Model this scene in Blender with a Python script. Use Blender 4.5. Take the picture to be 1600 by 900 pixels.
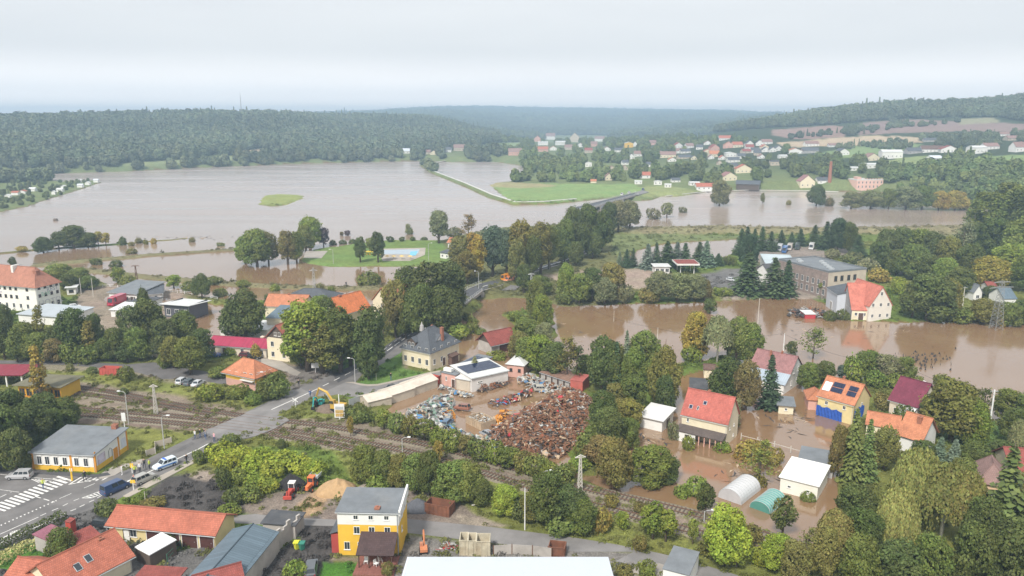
# Flooded river valley seen from the air: town edge, scrap yard, railway, villages and wooded hills.
import bpy, math, random
import numpy as np
from mathutils import Vector, Matrix

for _o in list(bpy.data.objects):
 bpy.data.objects.remove(_o, do_unlink=True)
SC = bpy.context.scene
COL = SC.collection
R = math.radians
random.seed(7)
RNG = np.random.default_rng(11)

# ------------------------------------------------------------------ camera
CAM_H, FPX, PITCH = 68.0, 1200.0, R(12.5)
cam_data = bpy.data.cameras.new("camera")
cam_data.sensor_width = 36.0
cam_data.lens = 36.0 * FPX / 1600.0
cam_data.clip_start = 1.0
cam_data.clip_end = 30000.0
cam = bpy.data.objects.new("camera", cam_data)
COL.objects.link(cam)
cam.location = (0, 0, CAM_H)
cam.rotation_euler = (R(90) - PITCH, 0, 0)
SC.camera = cam

# ------------------------------------------------------------------ sky, sun, exposure
SUN_EL, SUN_AZ = 48.0, 205.0            # azimuth clockwise from +Y: the light comes from behind the camera, a little left
world = bpy.data.worlds.new("World")
SC.world = world
world.use_nodes = True
wn, wl = world.node_tree.nodes, world.node_tree.links
wn.clear()
w_out = wn.new("ShaderNodeOutputWorld")
w_bg = wn.new("ShaderNodeBackground")
w_sky = wn.new("ShaderNodeTexSky")
w_sky.sky_type = 'NISHITA'
w_sky.sun_disc = False
w_sky.sun_elevation = R(SUN_EL)
w_sky.sun_rotation = R(SUN_AZ)
w_sky.air_density = 1.4
w_sky.dust_density = 3.0
w_tc = wn.new("ShaderNodeTexCoord")
w_map = wn.new("ShaderNodeMapping")
w_map.inputs['Scale'].default_value = (1.0, 1.0, 5.5)
w_n = wn.new("ShaderNodeTexNoise")
w_n.inputs['Scale'].default_value = 2.1
w_n.inputs['Detail'].default_value = 5.0
w_n.inputs['Roughness'].default_value = 0.55
w_r = wn.new("ShaderNodeValToRGB")
w_r.color_ramp.elements[0].position = 0.30
w_r.color_ramp.elements[0].color = (6.55, 6.7, 6.95, 1)
w_r.color_ramp.elements[1].position = 0.72
w_r.color_ramp.elements[1].color = (7.25, 7.35, 7.5, 1)
w_mix = wn.new("ShaderNodeMix")
w_mix.data_type = 'RGBA'
w_mix.inputs['Factor'].default_value = 0.90
w_bg.inputs['Strength'].default_value = 0.10
wl.new(w_tc.outputs['Generated'], w_map.inputs['Vector'])
wl.new(w_map.outputs['Vector'], w_n.inputs['Vector'])
wl.new(w_n.outputs['Fac'], w_r.inputs['Fac'])
wl.new(w_sky.outputs['Color'], w_mix.inputs['A'])
w_sep = wn.new("ShaderNodeSeparateXYZ")
wl.new(w_tc.outputs['Generated'], w_sep.inputs['Vector'])
w_hr = wn.new("ShaderNodeValToRGB")          # overcast sky, brightest low over the horizon
w_hr.color_ramp.interpolation = 'EASE'
w_hr.color_ramp.elements[0].color = (2.75, 2.32, 2.00, 1)
w_hr.color_ramp.elements[1].position = 0.085
w_hr.color_ramp.elements[1].color = (1, 1, 1, 1)
_e = w_hr.color_ramp.elements.new(0.035); _e.color = (1.48, 1.41, 1.36, 1)
wl.new(w_sep.outputs['Z'], w_hr.inputs['Fac'])
w_sc = wn.new("ShaderNodeVectorMath"); w_sc.operation = 'MULTIPLY'
wl.new(w_r.outputs['Color'], w_sc.inputs[0]); wl.new(w_hr.outputs['Color'], w_sc.inputs[1])
wl.new(w_sc.outputs[0], w_mix.inputs['B'])
wl.new(w_mix.outputs['Result'], w_bg.inputs['Color'])
wl.new(w_bg.outputs['Background'], w_out.inputs['Surface'])

sun_data = bpy.data.lights.new("sun", 'SUN')
sun_data.energy = 3.5
sun_data.angle = R(10)
sun_data.color = (1.0, 0.95, 0.87)
sun = bpy.data.objects.new("sun", sun_data)
COL.objects.link(sun)
_sd = Vector((math.sin(R(SUN_AZ)) * math.cos(R(SUN_EL)), math.cos(R(SUN_AZ)) * math.cos(R(SUN_EL)), math.sin(R(SUN_EL))))
sun.rotation_euler = (-_sd).to_track_quat('-Z', 'Y').to_euler()

SC.view_settings.view_transform = 'Standard'
SC.view_settings.look = 'None'
SC.view_settings.exposure = 0.45
SC.view_settings.gamma = 1.0
SC.view_settings.use_curve_mapping = False
SC.render.engine = 'CYCLES'
SC.cycles.max_bounces = 6
SC.cycles.diffuse_bounces = 2
SC.cycles.glossy_bounces = 3
SC.cycles.transmission_bounces = 2
SC.cycles.volume_bounces = 0
SC.cycles.transparent_max_bounces = 6
SC.cycles.use_denoising = True
SC.cycles.volume_step_rate = 4.0

# ------------------------------------------------------------------ survey helpers: map between a view ray and the terrain
def ray(px, py):
 u, v = (px - 800.0) / FPX, (450.0 - py) / FPX
 cp, sp = math.cos(PITCH), math.sin(PITCH)
 return Vector((u, cp + v * sp, -sp + v * cp))

def at(px, py, z=0.0):
 d = ray(px, py)
 t = (z - CAM_H) / d.z
 return Vector((d.x * t, d.y * t, z))

def proj(x, y, z):
 """numpy: world point to photograph pixel"""
 cp, sp = math.cos(PITCH), math.sin(PITCH)
 f = y * cp - (z - CAM_H) * sp
 u = x / f
 v = (y * sp + (z - CAM_H) * cp) / f
 return 800 + u * FPX, 450 - v * FPX

def hgt(p, py_top):
 """height above p (world) at which the vertical through p meets image row py_top"""
 v = (450.0 - py_top) / FPX
 cp, sp = math.cos(PITCH), math.sin(PITCH)
 y = p.y
 # (y*sp + dz*cp) / (y*cp - dz*sp) = v
 dz = (v * y * cp - y * sp) / (cp + v * sp)
 return CAM_H + dz - p.z

# ------------------------------------------------------------------ value noise
def vnoise(x, y, seed=0):
 xi, yi = np.floor(x).astype(np.int64), np.floor(y).astype(np.int64)
 xf, yf = x - xi, y - yi
 def h(a, b):
  n = (a * 374761393 + b * 668265263 + seed * 974711) & 0x7fffffff
  n = ((n ^ (n >> 13)) * 1274126177) & 0x7fffffff
  return (n ^ (n >> 16)) % 10007 / 10007.0
 u, v = xf * xf * (3 - 2 * xf), yf * yf * (3 - 2 * yf)
 return (h(xi, yi) * (1 - u) + h(xi + 1, yi) * u) * (1 - v) + (h(xi, yi + 1) * (1 - u) + h(xi + 1, yi + 1) * u) * v

def fbm(x, y, seed=0, o=4):
 s, a, t = 0, 0.5, 0
 for i in range(o):
  s = s + a * vnoise(x * 2 ** i, y * 2 ** i, seed + i)
  t += a
  a *= 0.5
 return s / t

def poly_sd(X, Y, P):
 """signed distance to polygon P (list of xy), positive inside"""
 d = np.full(X.shape, 1e18)
 inside = np.zeros(X.shape, bool)
 n = len(P)
 for i in range(n):
  ax, ay = P[i]; bx, by = P[(i + 1) % n]
  ex, ey = bx - ax, by - ay
  L = ex * ex + ey * ey + 1e-9
  t = np.clip(((X - ax) * ex + (Y - ay) * ey) / L, 0, 1)
  dd = (X - ax - t * ex) ** 2 + (Y - ay - t * ey) ** 2
  d = np.minimum(d, dd)
  if ay != by:
   c = ((ay > Y) != (by > Y)) & (X < (bx - ax) * (Y - ay) / (by - ay) + ax)
   inside ^= c
 d = np.sqrt(d)
 return np.where(inside, d, -d)

def line_d(X, Y, P):
 """distance to an open polyline, and height interpolated along it"""
 d = np.full(X.shape, 1e18); zz = np.zeros(X.shape)
 for i in range(len(P) - 1):
  ax, ay, az = P[i]; bx, by, bz = P[i + 1]
  ex, ey = bx - ax, by - ay
  t = np.clip(((X - ax) * ex + (Y - ay) * ey) / (ex * ex + ey * ey + 1e-9), 0, 1)
  dd = (X - ax - t * ex) ** 2 + (Y - ay - t * ey) ** 2
  m = dd < d
  d = np.where(m, dd, d)
  zz = np.where(m, az + t * (bz - az), zz)
 return np.sqrt(d), zz

G = 0.7                                  # level of the dry land above the flood (z = 0)
def W(pts, z=G):
 return [tuple(at(x, y, z)[:2]) for x, y in pts]
def W3(pts, dz=0.0):
 out = []
 for p in pts:
  z = G if len(p) < 3 else p[2]
  q = at(p[0], p[1], z + dz)
  out.append((q.x, q.y, z + dz))
 return out
# ------------------------------------------------------------------ terrain
LAND = {
 'foreground': W([(-500, 1300), (-600, 470), (-300, 428), (0, 426), (130, 428), (170, 440), (165, 470), (260, 474), (300, 476), (305, 520), (345, 530),
     (372, 500), (408, 496), (414, 476), (520, 474), (585, 482), (590, 462), (640, 470), (700, 462), (722, 462), (730, 480), (708, 492), (700, 505),
     (712, 530), (706, 550), (696, 572), (665, 590), (640, 612), (600, 640), (586, 655), (640, 668), (700, 690), (770, 712), (850, 735),
     (905, 742), (960, 765), (1050, 788), (1110, 803), (1200, 826), (1275, 850), (1300, 820), (1312, 760), (1322, 720), (1316, 680),
     (1330, 650), (1300, 612), (1262, 606), (1262, 588), (1320, 584), (1380, 594), (1440, 606), (1480, 622), (1530, 650), (1600, 652),
     (2000, 650), (2400, 1300)]),
 'middle': W([(745, 466), (722, 452), (700, 435), (660, 425), (690, 414), (600, 414), (520, 414), (476, 410), (470, 402), (492, 388), (600, 374),
     (690, 374), (760, 356), (870, 350), (960, 354), (1100, 351), (1250, 354), (1400, 353), (1520, 349), (1620, 330), (2000, 315), (2200, 520),
     (1700, 510), (1600, 504), (1500, 500), (1400, 500), (1330, 498), (1310, 478), (1270, 464), (1200, 463), (1140, 467), (1090, 470), (1000, 471),
     (930, 474), (880, 476), (850, 466), (800, 462)]),
 'far': W([(-900, 300), (-300, 285), (0, 273), (100, 270), (200, 267), (300, 262), (450, 256), (600, 252), (650, 251), (720, 253), (770, 252), (815, 258),
     (822, 270), (800, 285), (765, 288), (785, 304), (806, 317), (840, 316), (905, 313), (950, 306), (988, 302), (1005, 305), (1060, 306),
     (1110, 298), (1200, 297), (1300, 298), (1330, 299), (1360, 298), (1400, 302), (1500, 312), (1525, 325), (2200, 320), (3200, 330), (3200, 188.0), (-2000, 188.0)]),
 'allotments': W([(-400, 350), (-400, 270), (0, 279), (60, 279), (100, 283), (150, 281), (158, 284), (120, 297), (70, 312), (40, 322), (0, 330)]),
 'crop_island': W([(405, 318), (412, 305), (440, 303), (473, 305), (474, 309), (450, 319), (420, 322)]),
 'reed_spit': W([(786, 488), (820, 481), (862, 488), (868, 520), (850, 538), (824, 530), (808, 508)]),
 'yard_east': W([(806, 560), (850, 566), (890, 580), (930, 606), (960, 640), (975, 690), (950, 735), (905, 742), (880, 700), (905, 640), (900, 618), (860, 600), (815, 585)]),
 'shore_east': W([(812, 545), (900, 580), (925, 590), (990, 600), (1010, 570), (1060, 566), (1100, 560), (1190, 540), (1190, 548), (1110, 572), (1040, 590), (1010, 640), (985, 660), (955, 640), (930, 606), (890, 582)]),
}
HOLES = {'pond': W([(952, 414), (968, 404), (1000, 390), (1040, 379), (1120, 373.5), (1200, 371), (1240, 372), (1200, 380), (1150, 388), (1130, 400), (1060, 407), (985, 414)])}
DIKES = [  # (centre line with crest height, half width of the crest, side slope)
 (W3([(660, 256, 2.0), (678, 268, 2.0), (728, 287, 2.0), (770, 305, 2.0), (806, 315.5, 2.0)]), 2.0, 0.7),
 (W3([(806, 315.5, 2.0), (860, 314, 2.0), (930, 307, 2.0), (988, 301.5, 2.0)]), 2.0, 0.5),
 (W3([(-300, 402, .5), (0, 394.5, .5), (60, 389, .5), (190, 380, .5), (290, 372, .3)]), 1.2, 0.4),
 (W3([(60, 412, .9), (150, 404, .9), (230, 397, .9), (320, 391, .9), (400, 387, .9), (480, 383, .9)]), 1.4, 0.4),
 (W3([(115, 418, .9), (160, 422, .9), (230, 430, .9), (330, 439, .9), (430, 445, .9), (520, 448, .9), (610, 447, 1.0), (690, 440, 1.0)]), 1.4, 0.4),
 (W3([(130, 446, .9), (210, 450, .9), (300, 462, .9), (350, 470, .9), (430, 470, .9)]), 1.6, 0.4),
 (W3([(960, 362, 2.6), (1020, 357, 2.6), (1200, 357.5, 2.6), (1400, 357, 2.6), (1600, 352, 2.6)]), 4.0, 0.35),
]
ROADS_RAISED = [
 (W3([(640, 517, .8), (672, 497, 1.6), (700, 478, 2.6), (716, 466, 3.0)]), 5.5, 0.8),
 (W3([(752, 447, 3.0), (784, 436, 2.2), (833, 421, 1.3), (884, 408, 1.0), (915, 391, 1.4), (932, 372, 2.4), (925, 350, 3.2), (905, 336, 3.6)]), 5.0, 0.8),
 (W3([(992, 305, 3.2), (1012, 300, 2.6), (1022, 294, 1.5)]), 6.0, 0.3),
]
# hill profile: for a column of the view, pairs (image row of the bare ground, distance)
HILLS = [
 (-1500, [(258, 1200), (215, 1500), (196, 1900), (230, 2600), (205, 6000)]),
 (-400, [(272, 1000), (262, 1080), (214, 1300), (194, 1600), (215, 2400), (196, 6000)]),
 (0, [(266, 1000), (262, 1090), (222, 1350), (189, 1650), (196, 2100), (192, 6000)]),
 (150, [(264, 1000), (259, 1120), (220, 1400), (184, 1700), (192, 2200), (190, 6000)]),
 (300, [(262, 1050), (254, 1180), (222, 1450), (182, 1750), (190, 2200), (188, 6000)]),
 (440, [(254, 1150), (246, 1260), (216, 1500), (184, 1800), (192, 2300), (184, 6000)]),
 (560, [(252, 1200), (240, 1350), (212, 1650), (189, 2000), (192, 2500), (180, 6000)]),
 (680, [(248, 1200), (232, 1450), (212, 1700), (190, 2050), (194, 2500), (172, 6000)]),
 (740, [(246, 1200), (230, 1500), (214, 1750), (206, 2100), (208, 2600), (171, 6000)]),
 (830, [(246, 1200), (232, 1450), (224, 1750), (220, 2200), (215, 2800), (173, 6000)]),
 (950, [(246, 1150), (236, 1350), (224, 1650), (221, 2200), (214, 2900), (175, 6000)]),
 (1050, [(256, 1000), (240, 1150), (226, 1400), (220, 1750), (215, 2300), (176, 6000)]),
 (1120, [(270, 880), (250, 1020), (228, 1250), (206, 1600), (208, 2200), (178, 6000)]),
 (1200, [(282, 800), (256, 960), (226, 1200), (191, 1650), (196, 2100), (182, 6000)]),
 (1300, [(290, 760), (262, 920), (222, 1200), (196, 1450), (178, 1750), (186, 2300)]),
 (1400, [(290, 760), (258, 930), (220, 1200), (190, 1480), (172, 1750), (182, 2300)]),
 (1500, [(296, 730), (256, 930), (216, 1220), (186, 1500), (168, 1750), (178, 2300)]),
 (1600, [(300, 700), (262, 880), (222, 1150), (190, 1450), (160, 1750), (172, 2300)]),
 (2000, [(300, 700), (262, 880), (222, 1150), (180, 1450), (150, 1800), (162, 2500)]),
 (3200, [(300, 800), (262, 1000), (222, 1400), (190, 1900), (170, 2600), (172, 3500)]),
]
_ds = np.exp(np.linspace(math.log(600.0), math.log(7000.0), 120))
_azs, _tab = [], []
for _px, _pr in HILLS:
 _azs.append(math.atan2(ray(_px, 220).x, ray(_px, 220).y))
 _dd = [620.0] + [d for _, d in _pr] + [7000.0]
 _zz = [G]
 for _py, _d in _pr:
  r_ = ray(800, _py)
  _zz.append(max(G, CAM_H + _d * math.cos(_azs[-1]) * r_.z / r_.y))
 _zz.append(_zz[-1] * 0.9)
 _tab.append(np.interp(_ds, _dd, _zz))
_azs = np.array(_azs); _tab = np.array(_tab)
def _smooth_tab():
 global _azs, _tab
 fine = np.linspace(_azs[0], _azs[-1], 240)
 t = np.array([np.interp(fine, _azs, _tab[:, j]) for j in range(_tab.shape[1])]).T
 for _ in range(7):
  p = np.pad(t, ((1, 1), (0, 0)), 'edge'); t = (p[:-2] + p[1:-1] * 2 + p[2:]) / 4
 for _ in range(3):
  p = np.pad(t, ((0, 0), (1, 1)), 'edge'); t = (p[:, :-2] + p[:, 1:-1] * 2 + p[:, 2:]) / 4
 _azs, _tab = fine, t
_smooth_tab()

def terrain_z(X, Y):
 D = np.hypot(X, Y); A = np.arctan2(X, Y)
 wob = (fbm(X / 9.0, Y / 9.0, 3) - 0.5) * np.clip(D / 60.0, 1, 6)
 z = np.full(X.shape, -1.6)
 for k, P in LAND.items():
  s = poly_sd(X, Y, P) + wob
  if k == 'far':
   ia = np.clip(np.interp(A, _azs, np.arange(len(_azs))), 0, len(_azs) - 1.001)
   idd = np.clip(np.interp(np.log(np.maximum(D, 600)), np.log(_ds), np.arange(len(_ds))), 0, len(_ds) - 1.001)
   i, j = ia.astype(int), idd.astype(int); fa, fd = ia - i, idd - j
   top = (_tab[i, j] * (1 - fa) + _tab[i + 1, j] * fa) * (1 - fd) + (_tab[i, j + 1] * (1 - fa) + _tab[i + 1, j + 1] * fa) * fd
   top = np.maximum(top, G)
   bump = (fbm(X / 260.0, Y / 260.0, 31) - 0.5) * np.clip((top - 8) / 40, 0, 1) * 16
   top = top + bump
   zz = np.where(s < 0, -1.6, 0) + np.where(s < 0, np.clip(s * 0.25 + 1.6, 0, 1.6), np.minimum(top, s * 0.25 + 0.02 * s * s))
  else:
   top = G if k not in ('crop_island',) else 1.2
   zz = np.clip(s * 0.3, -1.6, top)
  z = np.maximum(z, zz)
 for P in HOLES.values():
  s = poly_sd(X, Y, P) + wob
  z = np.where(s > -6, np.minimum(z, -s * 0.3), z)
 for P, hw, sl in DIKES + ROADS_RAISED:
  d, zc = line_d(X, Y, P)
  raised = (P, hw, sl) in ROADS_RAISED
  w2 = 0 if raised else wob * 0.35
  z = np.maximum(z, zc - np.maximum(d - hw + w2, 0) * sl - (0.12 if raised else 0))
 return z

NR, NA = 760, 470
_rr = np.exp(np.linspace(math.log(48.0), math.log(6800.0), NR))
_aa = np.linspace(R(-50), R(50), NA)
_RG, _AG = np.meshgrid(_rr, _aa, indexing='ij')
TX, TY = _RG * np.sin(_AG), _RG * np.cos(_AG)
TZ = np.maximum(terrain_z(TX, TY), -1.6)
_lr0, _lr1 = math.log(_rr[0]), math.log(_rr[-1])

def gz(x, y):
 """ground height at world x, y read from the terrain grid (scalars or arrays)"""
 x = np.asarray(x, float); y = np.asarray(y, float)
 d = np.maximum(np.hypot(x, y), 48.01); a = np.arctan2(x, y)
 i = np.clip((np.log(d) - _lr0) / (_lr1 - _lr0) * (NR - 1), 0, NR - 1.001)
 j = np.clip((a - _aa[0]) / (_aa[-1] - _aa[0]) * (NA - 1), 0, NA - 1.001)
 ii, jj = i.astype(int), j.astype(int); fi, fj = i - ii, j - jj
 return (TZ[ii, jj] * (1 - fi) + TZ[ii + 1, jj] * fi) * (1 - fj) + (TZ[ii, jj + 1] * (1 - fi) + TZ[ii + 1, jj + 1] * fi) * fj

_ts = np.exp(np.linspace(math.log(70.0), math.log(6500.0), 1400))
def gnd(px, py):
 """world point where the sight line through a pixel meets ground or water"""
 r_ = ray(px, py)
 hl = math.hypot(r_.x, r_.y)
 X, Y, Z = r_.x / hl * _ts, r_.y / hl * _ts, CAM_H + r_.z / hl * _ts
 h = np.maximum(gz(X, Y), 0.0)
 below = np.nonzero(Z <= h)[0]
 if len(below) == 0:
  k = len(_ts) - 1
  return Vector((X[k], Y[k], h[k]))
 k = below[0]
 if k > 0:
  a, b = Z[k - 1] - h[k - 1], h[k] - Z[k]
  t = a / (a + b + 1e-9)
  return Vector((X[k-1] + (X[k]-X[k-1]) * t, Y[k-1] + (Y[k]-Y[k-1]) * t, h[k-1] + (h[k]-h[k-1]) * t))
 return Vector((X[k], Y[k], h[k]))
# ------------------------------------------------------------------ materials
_MC = {}
def _new(name):
 m = bpy.data.materials.new(name); m.use_nodes = True
 nt = m.node_tree; b = nt.nodes['Principled BSDF']
 return m, nt, b

def N(nt, typ, **kw):
 n = nt.nodes.new(typ)
 for k, v in kw.items():
  if k.startswith('i_'):
   key = k[2:]
   n.inputs[int(key) if key.isdigit() else key].default_value = v
  else:
   setattr(n, k, v)
 return n

def mat(name, col, rough=0.8, var=0.12, scale=0.8, metal=0.0, bump=0.0, bscale=6.0, dirt=0.0, dirtcol=(0.12, 0.1, 0.08), streak=1.0, spec=0.3):
 """plain surface with blotchy wear: var = strength of the tone variation, dirt = amount of stain patches"""
 if name in _MC: return _MC[name]
 m, nt, b = _new(name)
 L = nt.links.new
 tc = N(nt, 'ShaderNodeTexCoord')
 mp = N(nt, 'ShaderNodeMapping'); mp.inputs['Scale'].default_value = (1, 1, 1 / streak)
 oi = N(nt, 'ShaderNodeObjectInfo')
 ad = N(nt, 'ShaderNodeVectorMath', operation='ADD')
 L(tc.outputs['Object'], mp.inputs['Vector'])
 L(mp.outputs['Vector'], ad.inputs[0]); L(oi.outputs['Location'], ad.inputs[1])
 n1 = N(nt, 'ShaderNodeTexNoise', i_Scale=scale, i_Detail=6.0, i_Roughness=0.65)
 L(ad.outputs[0], n1.inputs['Vector'])
 mr = N(nt, 'ShaderNodeMapRange'); mr.inputs[1].default_value = 0.25; mr.inputs[2].default_value = 0.75
 mr.inputs[3].default_value = 1 - var; mr.inputs[4].default_value = 1 + var
 L(n1.outputs['Fac'], mr.inputs[0])
 sc = N(nt, 'ShaderNodeVectorMath', operation='SCALE')
 sc.inputs[0].default_value = col[:3]
 L(mr.outputs[0], sc.inputs['Scale'])
 out = sc.outputs[0]
 if dirt > 0:
  n2 = N(nt, 'ShaderNodeTexNoise', i_Scale=scale * 0.45, i_Detail=7.0, i_Roughness=0.7)
  L(ad.outputs[0], n2.inputs['Vector'])
  r2 = N(nt, 'ShaderNodeMapRange'); r2.inputs[1].default_value = 0.5; r2.inputs[2].default_value = 0.7
  r2.inputs[4].default_value = dirt
  L(n2.outputs['Fac'], r2.inputs[0])
  mx = N(nt, 'ShaderNodeMix', data_type='RGBA')
  L(r2.outputs[0], mx.inputs['Factor']); L(out, mx.inputs['A'])
  mx.inputs['B'].default_value = (*dirtcol, 1)
  out = mx.outputs['Result']
 L(out, b.inputs['Base Color'])
 b.inputs['Roughness'].default_value = rough
 b.inputs['Metallic'].default_value = metal
 b.inputs['Specular IOR Level'].default_value = spec
 if bump > 0:
  n3 = N(nt, 'ShaderNodeTexNoise', i_Scale=bscale, i_Detail=4.0)
  L(ad.outputs[0], n3.inputs['Vector'])
  bp = N(nt, 'ShaderNodeBump', i_Strength=bump, i_Distance=0.05)
  L(n3.outputs['Fac'], bp.inputs['Height']); L(bp.outputs[0], b.inputs['Normal'])
 _MC[name] = m
 return m

def tile_mat(name, col, dark=0.72, row=0.36, colw=0.28, var=0.34, rough=0.75):
 """roof covering: fine relief of tiles along the slope (generated in object space), weathered"""
 if name in _MC: return _MC[name]
 m, nt, b = _new(name)
 L = nt.links.new
 tc = N(nt, 'ShaderNodeTexCoord')
 br = N(nt, 'ShaderNodeTexBrick', i_Scale=1.0)
 br.inputs['Brick Width'].default_value = colw; br.inputs['Row Height'].default_value = row
 br.inputs['Mortar Size'].default_value = 0.035; br.inputs['Mortar Smooth'].default_value = 0.6
 br.inputs['Bias'].default_value = -0.1
 c = Vector(col)
 br.inputs['Color1'].default_value = (*(c * 1.1), 1); br.inputs['Color2'].default_value = (*(c * 0.86), 1)
 br.inputs['Mortar'].default_value = (*(c * dark), 1)
 L(tc.outputs['UV'], br.inputs['Vector'])
 oi = N(nt, 'ShaderNodeObjectInfo')
 ad = N(nt, 'ShaderNodeVectorMath', operation='ADD')
 L(tc.outputs['Object'], ad.inputs[0]); L(oi.outputs['Location'], ad.inputs[1])
 n1 = N(nt, 'ShaderNodeTexNoise', i_Scale=0.55, i_Detail=7.0, i_Roughness=0.7)
 L(ad.outputs[0], n1.inputs['Vector'])
 mr = N(nt, 'ShaderNodeMapRange'); mr.inputs[1].default_value = 0.25; mr.inputs[2].default_value = 0.75
 mr.inputs[3].default_value = 1 - var; mr.inputs[4].default_value = 1 + var * 0.6
 L(n1.outputs['Fac'], mr.inputs[0])
 sc = N(nt, 'ShaderNodeVectorMath', operation='SCALE')
 L(br.outputs['Color'], sc.inputs[0]); L(mr.outputs[0], sc.inputs['Scale'])
 L(sc.outputs[0], b.inputs['Base Color'])
 bp = N(nt, 'ShaderNodeBump', i_Strength=0.6, i_Distance=0.06)
 L(br.outputs['Fac'], bp.inputs['Height']); bp.invert = True
 L(bp.outputs[0], b.inputs['Normal'])
 b.inputs['Roughness'].default_value = rough
 b.inputs['Specular IOR Level'].default_value = 0.25
 _MC[name] = m
 return m

def leaf_mat(name, hue=0.04, transl=0.25):
 if name in _MC: return _MC[name]
 m, nt, b = _new(name)
 L = nt.links.new
 oi = N(nt, 'ShaderNodeObjectInfo')
 at_ = N(nt, 'ShaderNodeAttribute', attribute_name='tone')
 mr = N(nt, 'ShaderNodeMapRange'); mr.inputs[3].default_value = 0.3; mr.inputs[4].default_value = 1.7
 L(at_.outputs['Fac'], mr.inputs[0])
 sc = N(nt, 'ShaderNodeVectorMath', operation='SCALE')
 L(oi.outputs['Color'], sc.inputs[0]); L(mr.outputs[0], sc.inputs['Scale'])
 hs = N(nt, 'ShaderNodeHueSaturation')
 at2 = N(nt, 'ShaderNodeAttribute', attribute_name='hue')
 m2 = N(nt, 'ShaderNodeMapRange'); m2.inputs[3].default_value = 0.5 - hue; m2.inputs[4].default_value = 0.5 + hue * 0.5
 L(at2.outputs['Fac'], m2.inputs[0]); L(m2.outputs[0], hs.inputs['Hue'])
 L(sc.outputs[0], hs.inputs['Color'])
 L(hs.outputs['Color'], b.inputs['Base Color'])
 b.inputs['Roughness'].default_value = 0.65
 b.inputs['Specular IOR Level'].default_value = 0.25
 tr = N(nt, 'ShaderNodeBsdfTranslucent')
 L(hs.outputs['Color'], tr.inputs['Color'])
 ms = N(nt, 'ShaderNodeMixShader'); ms.inputs[0].default_value = transl
 L(b.outputs[0], ms.inputs[1]); L(tr.outputs[0], ms.inputs[2])
 L(ms.outputs[0], nt.nodes['Material Output'].inputs['Surface'])
 _MC[name] = m
 return m

def tint_mat(name, rough=0.35, metal=0.0, coat=0.0, spec=0.5):
 """takes the object's own colour: painted bodies, clothing"""
 if name in _MC: return _MC[name]
 m, nt, b = _new(name)
 L = nt.links.new
 oi = N(nt, 'ShaderNodeObjectInfo')
 tc = N(nt, 'ShaderNodeTexCoord')
 n1 = N(nt, 'ShaderNodeTexNoise', i_Scale=1.5, i_Detail=5.0)
 L(tc.outputs['Object'], n1.inputs['Vector'])
 mr = N(nt, 'ShaderNodeMapRange'); mr.inputs[3].default_value = 0.85; mr.inputs[4].default_value = 1.12
 L(n1.outputs['Fac'], mr.inputs[0])
 sc = N(nt, 'ShaderNodeVectorMath', operation='SCALE')
 L(oi.outputs['Color'], sc.inputs[0]); L(mr.outputs[0], sc.inputs['Scale'])
 L(sc.outputs[0], b.inputs['Base Color'])
 b.inputs['Roughness'].default_value = rough; b.inputs['Metallic'].default_value = metal
 b.inputs['Coat Weight'].default_value = coat; b.inputs['Specular IOR Level'].default_value = spec
 _MC[name] = m
 return m

def asphalt_mat(name, col, patch=0.25, scale=0.25):
 if name in _MC: return _MC[name]
 m, nt, b = _new(name)
 L = nt.links.new
 tc = N(nt, 'ShaderNodeTexCoord')
 n1 = N(nt, 'ShaderNodeTexNoise', i_Scale=scale, i_Detail=8.0, i_Roughness=0.6)
 n2 = N(nt, 'ShaderNodeTexNoise', i_Scale=9.0, i_Detail=4.0)
 for n in (n1, n2): L(tc.outputs['Object'], n.inputs['Vector'])
 mr = N(nt, 'ShaderNodeMapRange'); mr.inputs[1].default_value = 0.3; mr.inputs[2].default_value = 0.7
 mr.inputs[3].default_value = 1 - patch; mr.inputs[4].default_value = 1 + patch
 L(n1.outputs['Fac'], mr.inputs[0])
 m2 = N(nt, 'ShaderNodeMapRange'); m2.inputs[3].default_value = 0.85; m2.inputs[4].default_value = 1.15
 L(n2.outputs['Fac'], m2.inputs[0])
 mu = N(nt, 'ShaderNodeMath', operation='MULTIPLY')
 L(mr.outputs[0], mu.inputs[0]); L(m2.outputs[0], mu.inputs[1])
 sc = N(nt, 'ShaderNodeVectorMath', operation='SCALE'); sc.inputs[0].default_value = col
 L(mu.outputs[0], sc.inputs['Scale']); L(sc.outputs[0], b.inputs['Base Color'])
 b.inputs['Roughness'].default_value = 0.85
 bp = N(nt, 'ShaderNodeBump', i_Strength=0.3, i_Distance=0.02)
 L(n2.outputs['Fac'], bp.inputs['Height']); L(bp.outputs[0], b.inputs['Normal'])
 _MC[name] = m
 return m

# ------------------------------------------------------------------ object helpers
def tag(o, label=None, cat=None, group=None, kind=None):
 if label: o['label'] = label
 if cat: o['category'] = cat
 if group: o['group'] = group
 if kind: o['kind'] = kind
 return o

def link(name, data, parent=None, loc=None, rz=0.0):
 o = bpy.data.objects.new(name, data)
 COL.objects.link(o)
 if parent is not None: o.parent = parent
 if loc is not None: o.location = loc
 if rz: o.rotation_euler = (0, 0, rz)
 return o

def thing(name, label, cat, loc=(0, 0, 0), rz=0.0, group=None):
 o = link(name, None, None, loc, rz)
 o.empty_display_size = 0.5
 return tag(o, label, cat, group)

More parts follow.
